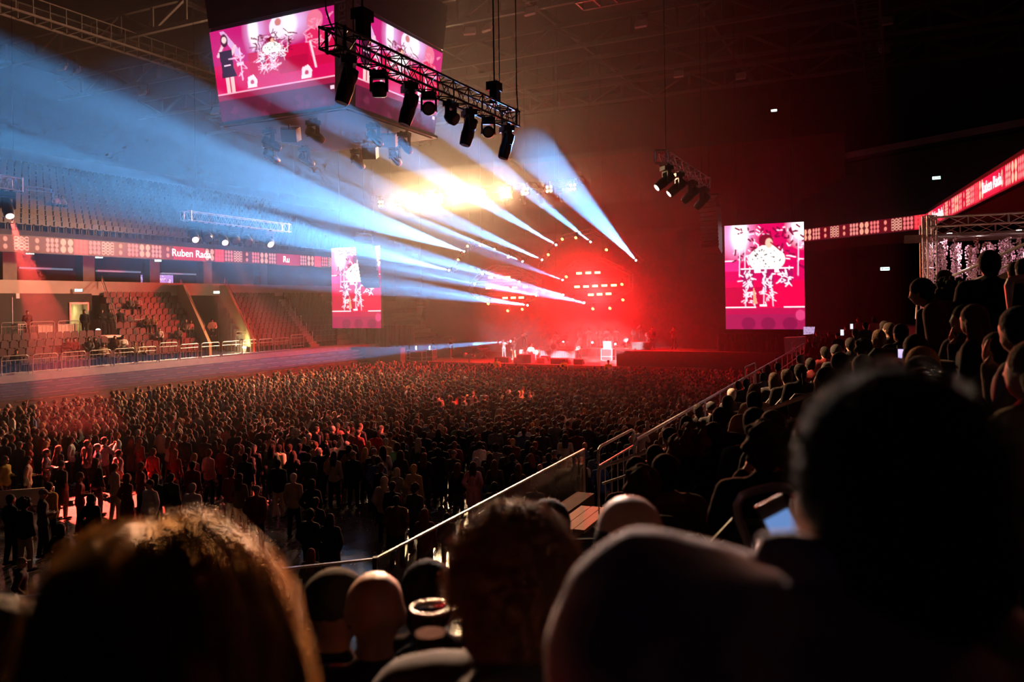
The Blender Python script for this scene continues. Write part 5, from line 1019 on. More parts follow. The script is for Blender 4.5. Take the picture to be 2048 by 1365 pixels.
stuff('upper_seating', 'dark empty seats of the far upper tier', 'seating', SEAT, ups, seatp)
# stair treads and hand posts in the far aisle
mb = MB(); [ubox(mb, 51.4 + SKW / 2 * i, 52.5 + SKW / 2 * i, LV + 1.5 + RT / 2 * i, LV + 1.5 + RT / 2 * (i + 1), LZ, LZ + .15 + .21 * (i + 1)) for i in range(19)]; struct(mb.build('aisle_stairs', concrete))
for i in range(6): p = AV(51.9 + SKW * 1.6 * (i + .3), LV + 1.8 + RT * 1.6 * i, LZ + .4 + .67 * i); t = thing('handrail_post', 'thin steel hand post in the far aisle, number %s up' % ordn[i], 'post', 'hand posts in the far aisle', TR(p, RZ)); part(t, 'post', lambda mb: mb.tube((0, 0, 0), (0, 0, .95), .025), alu); part(t, 'knob', lambda mb: mb.ell((0, 0, .95), .04, 8, 5), alu)
def stair_rail(label, u, v0, z0, v1, z1, h_=.95, bars=0, group=None, sk=0.0):
    t = thing('stair_rail', label, 'handrail', group, TR(AV(u, v0, z0), RZ)); a, b = AV(u, v0, z0), AV(u + sk * (v1 - v0), v1, z1); up = V((0, 0, h_)); mb = MB(); mb.path([a, a + up, b + up, b], .03, 6); mb.build('top_rail', steel, t); mb = MB(); mb.tube(a + up * .5, b + up * .5, .02); mb.build('mid_rail', steel, t)
    for i in range(1, bars): q = a.lerp(b, i / bars); mb = MB(); mb.tube(q, q + up, .012, n=5); mb.build('bar', steel, t)
stair_rail('double sloping handrail left of the yellow stairwell', 41.4, 44.6, 4.0, 49.3, 7.4, .9, sk=.45); stair_rail('sloping handrail right of the yellow stairwell', 45.9, 45.2, 4.6, 49.0, 7.6, .9, sk=.45); stair_rail('sloping barred rail below the stairwell', 45.5, 43.4, 2.8, 45.2, 4.3, 1.0, 8, sk=.45); stair_rail('long handrail climbing beside the far glass screen', 35.6, PLV + .2, 4.8, 49.6, 7.6, .8, sk=.45)
p = at_v(500, 649, LV + 2.2); t = thing('step_lamp', 'small warm lamp at the foot of the yellow stairwell', 'lamp', M=TR(AV(44.9, 44.3, 2.8), RZ)); part(t, 'lens', lambda mb: mb.ell((0, 0, .3), (.16, .1, .1), 8, 5), mat('step_lens', (1, 1, 1), em=(1, .8, .45), es=12, var=0)); part(t, 'case', lambda mb: mb.box((0, .1, .22), (.3, .1, .3)), steel); spot('step_lamp_light', AV(44.6, 44.3, 3.2), AV(1, .9, 0), 260, (1, .78, .35), 150, .8, .1)
spot('corridor_light', AV(gu + .2, 50.9, 6.7), V((0, 0, -1)) + FU * .2, 160, (1, .75, .42), 160, .8, .15)
# ---- far spectators
hs = ('short', 'long', 'bob', 'short', 'curly', 'cap', 'tail', 'short'); tcs = ('black', 'charcoal', 'navy', 'maroon', 'grey', 'brown', 'olive', 'red', 'beige', 'blue')
def seated_far(x, y, v, label, **kw):
    p = at_v(x, y, v); u, _ = UV(p); i = max(0, int((v - LV - 1.5) / RT)); z = LZ + .12 + (.42) * i; p.z = z; kw.setdefault('hair', R.choice(hs)); return person(label, R.choice(('sit', 'sit_lean', 'sit_turn', 'sit_coat')), p, FS + R.uniform(-.2, .2), group='spectators in the far stand', legc='black', lo=True, **kw)
rv = lambda i: LV + 1.5 + RT * i + .3
for k, (x, y, i, tc, hc, where) in enumerate(((134, 680, 1, 'maroon', 'black', 'first of the group under the platform'), (149, 680, 1, 'maroon', 'black', 'second of the group under the platform'), (178, 684, 1, 'grey', 'dark brown', 'below the white ledge, first'), (191, 684, 1, 'charcoal', 'black', 'below the white ledge, second'), (206, 685, 0, 'beige', 'black', 'below the white ledge, third'), (230, 685, 1, 'brown', 'brown', 'below the white ledge, fourth'), (246, 688, 1, 'white', 'black', 'below the white ledge, fifth'), (270, 696, 0, 'beige', 'brown', 'at the end of the kerb barriers'), (283, 703, 0, 'tan', 'black', 'last before the tall barrier'), (30, 705, 0, 'black', 'black', 'behind the first kerb barrier'),
        (291, 640, 4, 'brown', 'brown', 'behind the lone hoop rail'), (305, 645, 4, 'tan', 'dark brown', 'beside the lone hoop rail'), (318, 668, 2, 'white', 'brown', 'in white, alone in the middle block'), (372, 660, 3, 'beige', 'blond', 'left of a pair in the middle block'), (379, 662, 3, 'pink', 'brown', 'right of a pair in the middle block'), (425, 660, 3, 'white', 'black', 'in pale clothes near the stairwell'), (356, 668, 2, 'grey', 'black', 'in grey in the middle block'), (260, 605, 7, 'grey', 'grey', 'high up near the stair handrail'), (276, 610, 7, 'pink', 'brown', 'high up in the middle block'))):
    seated_far(x, y, rv(i), 'seated spectator in %s, %s' % (tc, where), topc=tc, hairc=hc)
# two people under the upper truss
for k, (x, y, tc) in enumerate(((112, 440, 'white'), (125, 436, 'beige'))):
    p = at_v(x, y, 53.4); p.z = 11.2 + .44 * 4; person('spectator in %s alone in the far upper tier' % tc, 'sit', p, FS, group='spectators in the upper tier', topc=tc, legc='black', lo=True)
for k, (x0, x1, y) in enumerate(((48, 92, 421), (132, 178, 430), (50, 110, 375))): barrier('thin steel rail in the far upper tier, %s' % ('lower left one', 'right one', 'upper one')[k], UV(at_v(x0, y, 55))[0], UV(at_v(x1, y, 55))[0], 55, at_v(x0, y, 55).z - 1, 1.1, 'upper tier rails', 2)

# ================================================================ near stand
railst = mat('rail_steel', (.62, .6, .6), .4, .35, scale=20)
# ---- glass balustrade and its rail
gz = 3.7
g0, g1, g2 = at_z(500, 1146, gz), at_z(750, 1119, gz), at_z(1168, 899, gz); g00 = g0 + (g0 - g1) * 3.2
def balustrade(label, a, b, n, rail=True):
    t = thing('glass_balustrade', label, 'balustrade', 'glass balustrades', TR(V(((a.x + b.x) / 2, (a.y + b.y) / 2, S0)), RZ))
    for i in range(n):
        p, q = a.lerp(b, (i + .004) / n), a.lerp(b, (i + .996) / n); d_ = (q - p).normalized(); nn = V((d_.y, -d_.x, 0)) * .008; mb = MB(); lo = V((0, 0, S0 + .06 - gz))
        mb.prism([(0, 0), (1, 0), (1, 1), (0, 1)], -1, 1, lambda s, r_, h: p.lerp(q, s) + lo * r_ + nn * h); mb.build('glass_pane', glass, t)
    mb = MB(); mb.bar(a, b, .026, .022); mb.build('cap_rail', alu, t); mb = MB(); mb.bar(a + V((0, 0, S0 + .03 - gz)), b + V((0, 0, S0 + .03 - gz)), .08, .1); mb.build('base_channel', railst, t)
    return t
balustrade('glass balustrade across the near corner, below the front row', g00, g1, 4); balustrade('long glass balustrade slanting away along the near stand', g1, g2, 5)
mb = MB(); mb.bar(V((g1.x, g1.y, S0)), g1 + V((0, 0, .02)), .06, .04); tag(mb.build('corner_post', black), 'black post at the corner of the glass balustrade', 'post')
mb = MB(); mb.bar(V((g2.x, g2.y, S0)), g2, .03, .03); tag(mb.build('end_post', alu), 'thin post at the far end of the long glass balustrade', 'post')
t = thing('ledge', 'pale wooden ledge lit beside the end of the glass balustrade', 'ledge', M=TR(at_z(1150, 1036, S0 + .5), RZ))
for k, off in enumerate((0, .17, .34)): a, b = at_z(1112, 1060, S0 + .5) + V((off * .9, -off * .3, 0)), at_z(1172, 1016, S0 + .5) + V((off * .9, -off * .3, 0)); mb = MB(); mb.bar(a, b, .15, .05); mb.build('plank', mat('pale_wood', (.5, .4, .28), .6), t)
mb = MB(); mb.bar((at_z(1112, 1060, S0 + .2)), (at_z(1172, 1016, S0 + .2)), .3, .5); mb.build('support', MATS['near_concrete'], t)
# ---- front rail
fr0, fr1 = at_z(1270, 882, gz), at_z(1608, 688, gz); fdir = (fr1 - fr0).normalized()
t = thing('front_handrail', 'long steel handrail along the front edge of the near stand', 'handrail', M=TR(V((fr0.x, fr0.y, S0)), RZ))
mb = MB(); mb.path([fr0 - V((0, 0, 1.1)), fr0 - V((0, 0, .1)), fr0 + fdir * .1, fr1], .035, 8); mb.build('top_rail', railst, t); n = 16; mb = MB(); mb.tube((0, 0, -1.1), (0, 0, 0), .02, n=6); me = mb.mesh('rail_post', railst)
for i in range(n): q = fr0.lerp(fr1, (i + 1) / n); link('post', me, t, WORLD[t.name].inverted() @ Matrix.Translation(q))
mb = MB(); mb.tube(fr0 - V((0, 0, .5)), fr1 - V((0, 0, .5)), .018); mb.build('mid_rail', railst, t)
def hoop_gate(label, a, b, h_, bars=6, lower=.5):
    t = thing('hoop_rail', label, 'handrail', 'hoop rails on the near stand', TR(V((a.x, a.y, a.z - h_)), RZ)); mb = MB(); d_ = (b - a).normalized(); up = V((0, 0, h_))
    mb.path([a - up, a - V((0, 0, .14)), a + d_ * .03 - V((0, 0, .05)), a + d_ * .14, b - d_ * .14, b - d_ * .03 - V((0, 0, .05)), b - V((0, 0, .14)), b - up], .026, 8); mb.build('hoop', railst, t)
    mb = MB(); mb.tube(a - V((0, 0, .32)), b - V((0, 0, .32)), .018); mb.build('mid_rail', railst, t)
    for i in range(1, bars): q = a.lerp(b, i / bars); mb = MB(); mb.tube(q - V((0, 0, .32)), q - up * .95, .01, n=5, cap=False); mb.build('bar', railst, t)
    return t
hoop_gate('low steel hoop beside the end of the glass balustrade', at_z(1196, 896, gz), at_z(1268, 858, gz), 1.05)
hoop_gate('small steel hoop gate in the front handrail', at_z(1490, 735, gz + .25), at_z(1511, 726, gz + .25), .8, 4); hoop_gate('tiny steel hoop gate at the far end of the front handrail', at_z(1583, 686, gz + .2), at_z(1590, 683, gz + .2), .8, 2)
# ---- aisle rail, in three lengths on one slope
A0 = at_d(1199, 938, 11.6); uA, vA = UV(A0)
def aisle_pt(px, py): r = ray(px, py); d = uA / (SA * r.x + CA); return at_d(px, py, d)
def aisle_rail(label, top, low, bars, foot=1.0):
    a, b = aisle_pt(*top[0]), aisle_pt(*top[-1]); t = thing('aisle_rail', label, 'handrail', 'aisle rails on the near stand', TR(a - V((0, 0, foot)), RZ)); pts = [aisle_pt(*q) for q in top]
    if foot: pts = [pts[0] - V((0, 0, foot))] + pts
    mb = MB(); mb.path(pts, .03, 8); mb.build('top_rail', railst, t); mb = MB(); q0, q1 = [aisle_pt(*q) for q in low]; mb.tube(q0, q1, .018, n=8); mb.build('mid_rail', railst, t)
    for i in range(bars): q = q0.lerp(q1, (i + .5) / bars); mb = MB(); mb.tube(q, q - V((0, 0, .62)), .013, n=6); mb.build('bar', railst, t)
    return t
aisle_rail('nearest length of the sloping aisle rail, bent down at its upper end', [(1197, 950), (1199, 938), (1210, 932), (1472, 844), (1484, 848), (1490, 868), (1492, 920)], [(1205, 968), (1484, 874)], 7, .9)
aisle_rail('middle length of the sloping aisle rail with thin bars below', [(1518, 838), (1522, 830), (1535, 820), (1795, 728)], [(1562, 848), (1770, 782)], 8, .5)
aisle_rail('upper length of the sloping aisle rail, at the right edge', [(1906, 720), (1910, 706), (1924, 696), (2080, 640)], [(1914, 734), (2070, 690)], 5, .9)
t = thing('aisle_rail', 'thick steel rail corner before the standing man', 'handrail', 'aisle rails on the near stand', TR(at_d(2018, 650, 5.2) - V((0, 0, .3)), RZ)); mb = MB(); mb.path([at_d(2020, 680, 5.2), at_d(2018, 572, 5.2), at_d(2022, 562, 5.2), at_d(2034, 559, 5.2), at_d(2090, 552, 5.2)], .028, 8); mb.build('top_rail', railst, t)
t = thing('hoop_rail', 'rounded steel rail hoop close behind the phone of the man in front', 'handrail', 'hoop rails on the near stand', TR(at_d(1520, 1100, 3.3), RZ)); mb = MB(); mb.path([at_d(x, y, 3.3) for x, y in ((1512, 1140), (1496, 1085), (1478, 1040), (1474, 1010), (1484, 992), (1506, 983), (1548, 974), (1572, 976), (1592, 992), (1600, 1030))], .019, 8); mb.build('hoop', railst, t)
# near seats
mb = MB(); mb.path([(-.24, -.16, .4), (-.25, -.2, .75), (-.16, -.22, .86), (.16, -.22, .86), (.25, -.2, .75), (.24, -.16, .4)], .025, 6); mb.prism([(-.23, .38), (.23, .38), (.24, .72), (.16, .84), (-.16, .84), (-.24, .72)], .17, .22, lambda a, b, h: (a, -h, b)); mb.ell((0, .05, .43), (.24, .24, .05), 12, 6); mb.box((0, -.02, .2), (.1, .12, .42)); NSEAT = mb.mesh('near_seat', seatp, False)
for k, (px, py, d, lab) in enumerate(((1166, 1108, 6.5, 'empty dark seat nearest the wooden ledge'), (1176, 1070, 7.3, 'empty dark seat beside the wooden ledge'), (1936, 880, 3.6, 'dark seat back right of the man with the phone'), (1850, 790, 4.4, 'dark seat back under the upper aisle rail'), (1760, 700, 7.5, 'dark seat back in the upper block'))):
    p = at_d(px, py, d); o = link('stand_seat', NSEAT, None, TR(p - V((0, 0, .85)), RZ + .5)); tag(o, lab, 'seat', 'seats of the near stand')
# ---- crystal pavilion
Q0 = at_d(1862, 655, 17.5); pu, pv = UV(Q0); pz0 = Q0.z; pz1 = at_d(1856, 432, 17.5).z
pvln = thing('pavilion', 'truss-framed pavilion hung with sparkling crystal strands on the near stand', 'pavilion', M=TR(V((Q0.x, Q0.y, pz0)), RZ)); whitet = mat('pale_truss', (.7, .62, .62), .4, .4)
pw = 5.2; pdp = 2.6
for (du, dv) in ((0, 0), (0, -pw), (pdp, 0), (pdp, -pw)):
    truss_mesh(mb := MB(), AV(pu + du, pv + dv, pz0 - 1.0), AV(pu + du, pv + dv, pz1), .2, 12, .018, .009); mb.build('corner_post', whitet, pvln)
for (a, b) in (((0, 0), (0, -pw)), ((pdp, 0), (pdp, -pw)), ((0, 0), (pdp, 0)), ((0, -pw), (pdp, -pw))):
    truss_mesh(mb := MB(), AV(pu + a[0], pv + a[1], pz1 - .14), AV(pu + b[0], pv + b[1], pz1 - .14), .2, 14, .018, .009); mb.build('top_truss', whitet, pvln)
for k in range(7): mb = MB(); du = .2 + k * .36; mb.bar(AV(pu + du, pv + .5, pz1 - .42), AV(pu + du, pv - pw, pz1 - .42), .07, .05); mb.build('roof_slat', mat('slat', (.3, .25, .24), .6), pvln)
cry = mat('crystal', (.9, .68, .74), .12, .7, var=.1)
strands = []
for q in range(4):
    mb = MB(); rr = random.Random(q); L = (1.35, 1.15, 1.45, 1.0)[q]; z = 0
    while z > -L:
        for j in range(3):
            a = rr.uniform(0, 6.28); r_ = rr.uniform(.02, .055); s_ = rr.uniform(.014, .026); c = V((math.cos(a) * r_, math.sin(a) * r_, z)); o_ = len(mb.v); mb.v += [tuple(c + V(d_) * s_) for d_ in ((1, 0, 0), (-1, 0, 0), (0, 1, 0), (0, -1, 0), (0, 0, 1.2), (0, 0, -1.2))]; mb.f += [tuple(o_ + k for k in f_) for f_ in ((0, 2, 4), (2, 1, 4), (1, 3, 4), (3, 0, 4), (2, 0, 5), (1, 2, 5), (3, 1, 5), (0, 3, 5))]
        z -= .035
    mb.tube((0, 0, 0), (0, 0, -L), .006, n=4); strands.append(mb.mesh('crystal_strand', cry))
Wi = WORLD[pvln.name].inverted(); k = 0
for i in range(34):
    for du in (.0, .5, 1.1):
        if (i + int(du * 3)) % 4 == 3: continue
        p = AV(pu + du + R.uniform(-.1, .1), pv - .12 - i * .15 - R.uniform(0, .08), pz1 - .45 - R.uniform(0, .3)); link('crystal_strand', strands[k % 4], pvln, Wi @ Matrix.Translation(p)); k += 1
for i in range(9): p = AV(pu + .3 + i * .27, pv + .02, pz1 - .45 - R.uniform(0, .25)); link('crystal_strand', strands[i % 4], pvln, Wi @ Matrix.Translation(p))
for (du, dv) in ((.3, -.4), (.8, -1.0), (.3, -1.7), (.8, -2.4), (.3, -3.1), (.8, -3.8), (.3, -4.5)):
    mb = MB(); c = AV(pu + du, pv + dv, pz1 - .38); mb.lathe([(.05, 0), (.06, -.05)], c, 10); mb.build('downlight', mat('downlight', (1, 1, 1), em=(1, .85, .85), es=12, var=0), pvln); spot('downlight_light', c - V((0, 0, .08)), V((0, 0, -1)), 90, (1, .55, .66), 165, .6, .05)
# sloping wall and rails behind the pavilion
mb = MB(); mb.prism([(pv + .2, stand_z(pv) + .3), (pv - 8, stand_z(pv - 8) + .3), (pv - 8, stand_z(pv - 8) + 1.3), (pv + .2, stand_z(pv) + 1.1)], pu - 1.2, pu - 1.05, lambda v, z, uu: AV(uu, v, z)); struct(mb.build('aisle_wall', mat('aisle_paint', (.42, .36, .3), .8)))
stair_rail('double sloping handrail before the pavilion', pu - 1.3, pv + .3, stand_z(pv) + .9, pv - 7, stand_z(pv - 7) + 1.1, .55)
# bar counter and lit screen beyond the stand
mb = MB(); a, b = at_u(1570, 692, 50), at_u(1612, 690, 50); mb.bar(a, b, .6, 1.0); tag(mb.build('counter', mat('pale_counter', (.6, .5, .5), .6)), 'pale counter beyond the end of the near stand, under the tall video wall', 'counter')
tl, tr, br_, bl_ = at_u(1607, 654, 49), at_u(1630, 654, 49), at_u(1628, 668, 49), at_u(1607, 670, 49); t = thing('television', 'small bright screen at the foot of the tall video wall', 'television', M=TR(bl_, RZ)); frame_box('casing', (tl, tr, br_, bl_), .1, -FU * .1, t); rr = random.Random(3); cv = Cv(24, 16, (200, 170, 215)); cv.squig(0, 0, 1, 1, 20, (90, 30, 60), .02, rr); screen_mesh('display', lambda s, q: tl.lerp(tr, s).lerp(bl_.lerp(br_, s), q) + FU * .02, cv, screen_mat('small_tv', .9), t)
# ================================================================ standing crowd on the floor
HD = 1.6
def floor_spot(px, py, s=1.0): p = at_z(px, py, HD * s); p.z = 0; return p
taken = []
def free(p, r): return all((p.x - q.x) ** 2 + (p.y - q.y) ** 2 > r * r for q in taken)
GARM = {'stand': 'jacket', 'stand_front': 'sweater', 'stand_cross': 'jacket', 'stand_pocket': 'hooded jacket', 'stand_arm_up': 'shirt', 'stand_phone': 'shirt', 'woman': 'top', 'woman_coat': 'coat', 'stand_turn': 'jacket', 'stand_big': 'hooded jacket'}
HAIRW = {'short': 'short %s hair', 'long': 'long %s hair', 'bob': '%s bobbed hair', 'tail': '%s ponytail', 'bun': '%s hair bun', 'curly': 'curly %s hair', 'afro': 'big curly %s hair', 'bald': 'a balding head', 'fringe': 'a bald crown', 'cap': 'a cap', 'beanie': 'a knit cap', 'hood': 'a hood up'}
ACT = {'stand': 'standing', 'stand_front': 'with hands together', 'stand_cross': 'with folded arms', 'stand_pocket': 'with hands in pockets', 'stand_arm_up': 'with one arm raised', 'stand_phone': 'holding both hands up', 'woman': 'standing', 'woman_coat': 'standing', 'stand_turn': 'looking aside', 'stand_big': 'standing'}
used = {}
def crowd_person(px, py, ps, hair, hc, tc, lc, where, turn=0.0, s=1.0, p=None):
    p = floor_spot(px, py, s) if p is None else p; taken.append(p)
    lab = 'person with %s, %s %s, %s' % ((HAIRW[hair] % hc) if '%s' in HAIRW[hair] else HAIRW[hair], tc, GARM[ps], where)
    used[lab] = used.get(lab, 0) + 1
    if used[lab] > 1: lab = lab.replace(', ' + where, ' ' + ACT[ps] + ', ' + where); used[lab] = used.get(lab, 0) + 1
    if used[lab] > 1 and len(lab.split()) < 15: lab = lab.replace('person', 'taller person' if s > 1 else 'shorter person')
    return person(lab, ps, p, facing(p, STAGE_C) + turn, hair, hc, tc, lc, 'standing crowd on the floor', s, GARM[ps].split()[-1], hatc=tc if hair == 'hood' else ('grey' if hair == 'cap' else 'charcoal'))
W1, W2, W3, W4, W5 = 'at the left edge of the floor', 'beside the red-lit patch of floor', 'in front of the red-lit patch', 'on the open wet floor', 'behind the long glass balustrade'
EX = [(42, 1128, 'stand_pocket', 'cap', 'black', 'charcoal', 'black', W1, -.9, .85), (21, 1000, 'stand', 'short', 'black', 'black', 'black', W1, -.2), (49, 1010, 'stand', 'afro', 'black', 'black', 'beige', W1, 0), (85, 990, 'stand_front', 'cap', 'black', 'charcoal', 'black', W1, -.5), (98, 975, 'stand_big', 'short', 'dark brown', 'mustard', 'black', W1, 0), (121, 1060, 'woman_coat', 'bob', 'black', 'black', 'black', W1, 0),
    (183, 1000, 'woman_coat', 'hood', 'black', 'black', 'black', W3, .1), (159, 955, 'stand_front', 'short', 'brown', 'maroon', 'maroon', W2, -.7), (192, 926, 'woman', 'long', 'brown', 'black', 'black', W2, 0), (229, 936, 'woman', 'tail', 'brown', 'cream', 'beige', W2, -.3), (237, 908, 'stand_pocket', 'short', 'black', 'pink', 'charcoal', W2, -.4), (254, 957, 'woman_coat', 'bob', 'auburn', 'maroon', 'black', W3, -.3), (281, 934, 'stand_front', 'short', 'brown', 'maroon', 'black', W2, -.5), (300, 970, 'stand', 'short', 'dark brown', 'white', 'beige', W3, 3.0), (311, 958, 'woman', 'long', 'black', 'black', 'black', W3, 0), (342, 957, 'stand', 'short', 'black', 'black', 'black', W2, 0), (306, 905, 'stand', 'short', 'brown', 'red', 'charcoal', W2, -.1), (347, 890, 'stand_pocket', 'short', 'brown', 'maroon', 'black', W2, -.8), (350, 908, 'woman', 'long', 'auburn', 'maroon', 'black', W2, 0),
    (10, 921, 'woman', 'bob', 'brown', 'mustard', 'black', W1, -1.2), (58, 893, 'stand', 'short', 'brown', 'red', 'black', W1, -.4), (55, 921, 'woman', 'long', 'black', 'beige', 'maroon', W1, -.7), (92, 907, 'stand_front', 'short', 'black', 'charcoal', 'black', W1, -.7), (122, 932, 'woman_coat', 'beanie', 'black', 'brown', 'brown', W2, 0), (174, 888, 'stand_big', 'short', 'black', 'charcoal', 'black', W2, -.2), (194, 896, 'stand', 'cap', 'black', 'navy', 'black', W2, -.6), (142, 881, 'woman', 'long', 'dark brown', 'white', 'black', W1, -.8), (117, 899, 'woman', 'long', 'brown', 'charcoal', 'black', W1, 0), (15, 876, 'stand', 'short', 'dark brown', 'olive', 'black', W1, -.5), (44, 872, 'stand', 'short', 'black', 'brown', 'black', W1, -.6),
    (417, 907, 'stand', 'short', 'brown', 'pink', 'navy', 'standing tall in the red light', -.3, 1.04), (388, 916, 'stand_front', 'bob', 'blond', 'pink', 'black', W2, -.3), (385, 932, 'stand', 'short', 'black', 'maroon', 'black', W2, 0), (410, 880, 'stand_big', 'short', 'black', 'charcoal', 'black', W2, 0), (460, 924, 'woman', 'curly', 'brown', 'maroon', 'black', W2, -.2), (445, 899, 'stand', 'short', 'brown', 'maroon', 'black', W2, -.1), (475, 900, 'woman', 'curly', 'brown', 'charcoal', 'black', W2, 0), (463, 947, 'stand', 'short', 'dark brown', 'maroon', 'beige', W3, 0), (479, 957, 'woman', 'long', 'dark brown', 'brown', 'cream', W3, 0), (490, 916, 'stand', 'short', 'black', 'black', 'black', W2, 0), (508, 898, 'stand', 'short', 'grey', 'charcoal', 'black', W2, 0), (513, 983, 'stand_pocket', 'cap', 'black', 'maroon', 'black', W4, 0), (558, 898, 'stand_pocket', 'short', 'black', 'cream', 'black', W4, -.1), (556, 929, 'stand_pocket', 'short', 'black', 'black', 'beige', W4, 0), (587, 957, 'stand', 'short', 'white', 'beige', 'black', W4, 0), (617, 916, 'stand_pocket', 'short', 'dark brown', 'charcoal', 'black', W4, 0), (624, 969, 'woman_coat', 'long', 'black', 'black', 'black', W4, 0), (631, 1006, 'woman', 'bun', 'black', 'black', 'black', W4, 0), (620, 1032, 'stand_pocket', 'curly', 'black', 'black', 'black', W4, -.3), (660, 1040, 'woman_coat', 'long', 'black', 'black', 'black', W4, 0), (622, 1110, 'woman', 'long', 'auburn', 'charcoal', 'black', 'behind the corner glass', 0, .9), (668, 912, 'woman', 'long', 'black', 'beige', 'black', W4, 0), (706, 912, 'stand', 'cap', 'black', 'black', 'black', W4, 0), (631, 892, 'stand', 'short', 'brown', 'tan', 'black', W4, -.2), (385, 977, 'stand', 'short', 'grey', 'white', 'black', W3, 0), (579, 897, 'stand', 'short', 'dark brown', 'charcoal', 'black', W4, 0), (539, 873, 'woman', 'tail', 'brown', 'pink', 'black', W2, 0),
    (730, 904, 'woman', 'long', 'blond', 'brown', 'black', W4, 0), (748, 920, 'stand', 'short', 'brown', 'black', 'black', W4, -.3), (762, 938, 'stand', 'curly', 'brown', 'black', 'black', W4, -.4), (769, 964, 'stand_pocket', 'hood', 'black', 'cream', 'black', W4, 0), (785, 974, 'stand', 'short', 'dark brown', 'black', 'black', W4, -.3), (793, 1003, 'stand_pocket', 'short', 'black', 'brown', 'black', W4, 0), (830, 979, 'stand_front', 'curly', 'dark brown', 'charcoal', 'black', W4, -.4), (801, 910, 'woman', 'long', 'dark brown', 'charcoal', 'tan', W4, 0), (848, 915, 'woman_coat', 'long', 'brown', 'black', 'black', W4, 0), (907, 910, 'stand_front', 'cap', 'black', 'charcoal', 'black', W4, -.2), (849, 1030, 'woman', 'long', 'auburn', 'brown', 'charcoal', W5, 0), (894, 1036, 'stand', 'short', 'black', 'black', 'black', W5, 0, .8), (989, 930, 'woman', 'long', 'brown', 'charcoal', 'black', W5, 0), (957, 877, 'stand_big', 'short', 'black', 'charcoal', 'black', W5, 0), (918, 868, 'stand', 'short', 'black', 'black', 'black', W5, 0), (877, 866, 'woman', 'long', 'black', 'black', 'black', W5, 0), (1025, 917, 'stand_phone', 'short', 'black', 'black', 'black', W5, 0), (1065, 902, 'woman', 'tail', 'brown', 'charcoal', 'black', W5, 0), (1109, 910, 'stand', 'cap', 'black', 'charcoal', 'black', W5, 0), (989, 975, 'stand', 'short', 'black', 'black', 'black', W5, 0), (1070, 974, 'stand', 'curly', 'brown', 'grey', 'black', W5, -.2), (1080, 938, 'stand', 'bald', 'black', 'black', 'black', W5, 0), (1240, 893, 'woman', 'long', 'black', 'black', 'black', W5, 0)]
for e in EX: crowd_person(*e)
# the rest, on a loose grid that fills the floor up to the barrier before the stage
spots = []
u = 15.0; row = 0
while u < 51.8:
    v = 5.6 + (row % 2) * .33
    while v < 38.2:
        p = AV(u + R.uniform(-.2, .2), v + R.uniform(-.2, .2)); x, y = proj(p + V((0, 0, HD))); d = p.y
        near = (x < 480 and d < 26.8) or (x < 720 and d < 24.5) or (x >= 720 and d < 21.5)
        thin = .35 if (d < 28 and x > 600) else 0.05
        if not near and -60 < x < 1520 and R.random() > thin + (.25 if v > 36.5 else 0): spots.append((d, p, x, y))
        v += .66
    u += .60; row += 1
spots.sort(key=lambda a: a[0])
POSEW = ['stand'] * 5 + ['stand_pocket', 'stand_cross', 'stand_front', 'stand_big', 'woman', 'woman', 'woman', 'woman_coat', 'stand_turn', 'stand_arm_up', 'stand_phone']
TOPW = ['black'] * 6 + ['charcoal'] * 4 + ['black', 'navy', 'charcoal', 'black'] * 2 + ['grey', 'grey', 'navy', 'navy', 'maroon', 'maroon', 'brown', 'brown', 'white', 'cream', 'olive', 'blue', 'red', 'tan', 'denim', 'green', 'pink']
HW = ['short'] * 6 + ['curly', 'bald', 'cap', 'beanie', 'afro']; HWF = ['long'] * 4 + ['tail', 'bun', 'bob', 'curly']
HC = ['black'] * 4 + ['dark brown'] * 4 + ['brown'] * 3 + ['blond', 'grey', 'auburn']
def zone(x, y): return ('far left of the crowd' if x < 250 else 'left in the crowd' if x < 560 else 'mid crowd' if x < 860 else 'right in the crowd' if x < 1120 else 'below the near stand') + (', near rows' if y > 862 else ', further in')
rest = []; n_ind = 0
for d, p, x, y in spots:
    if n_ind < 112 and 0 < x < 1300:
        if not free(p, .46): continue
        fem = R.random() < .42; ps = R.choice(('woman', 'woman', 'woman_coat', 'stand_front')) if fem else R.choice(POSEW)
        for _ in range(12):
            hr, hc, tc = R.choice(HWF if (fem or ps.startswith('woman')) else HW), R.choice(HC), R.choice(TOPW)
            lab = (hr, hc, tc, ps, zone(x, y))
            if lab not in used: used[lab] = 1; break
        crowd_person(x, y, ps, hr, hc, tc, R.choice(('black', 'black', 'navy', 'denim', 'charcoal', 'beige')), zone(x, y), R.gauss(0, .25), R.uniform(.93, 1.06), p); n_ind += 1
    elif free(p, .42) if d < 32 else True: rest.append(p)
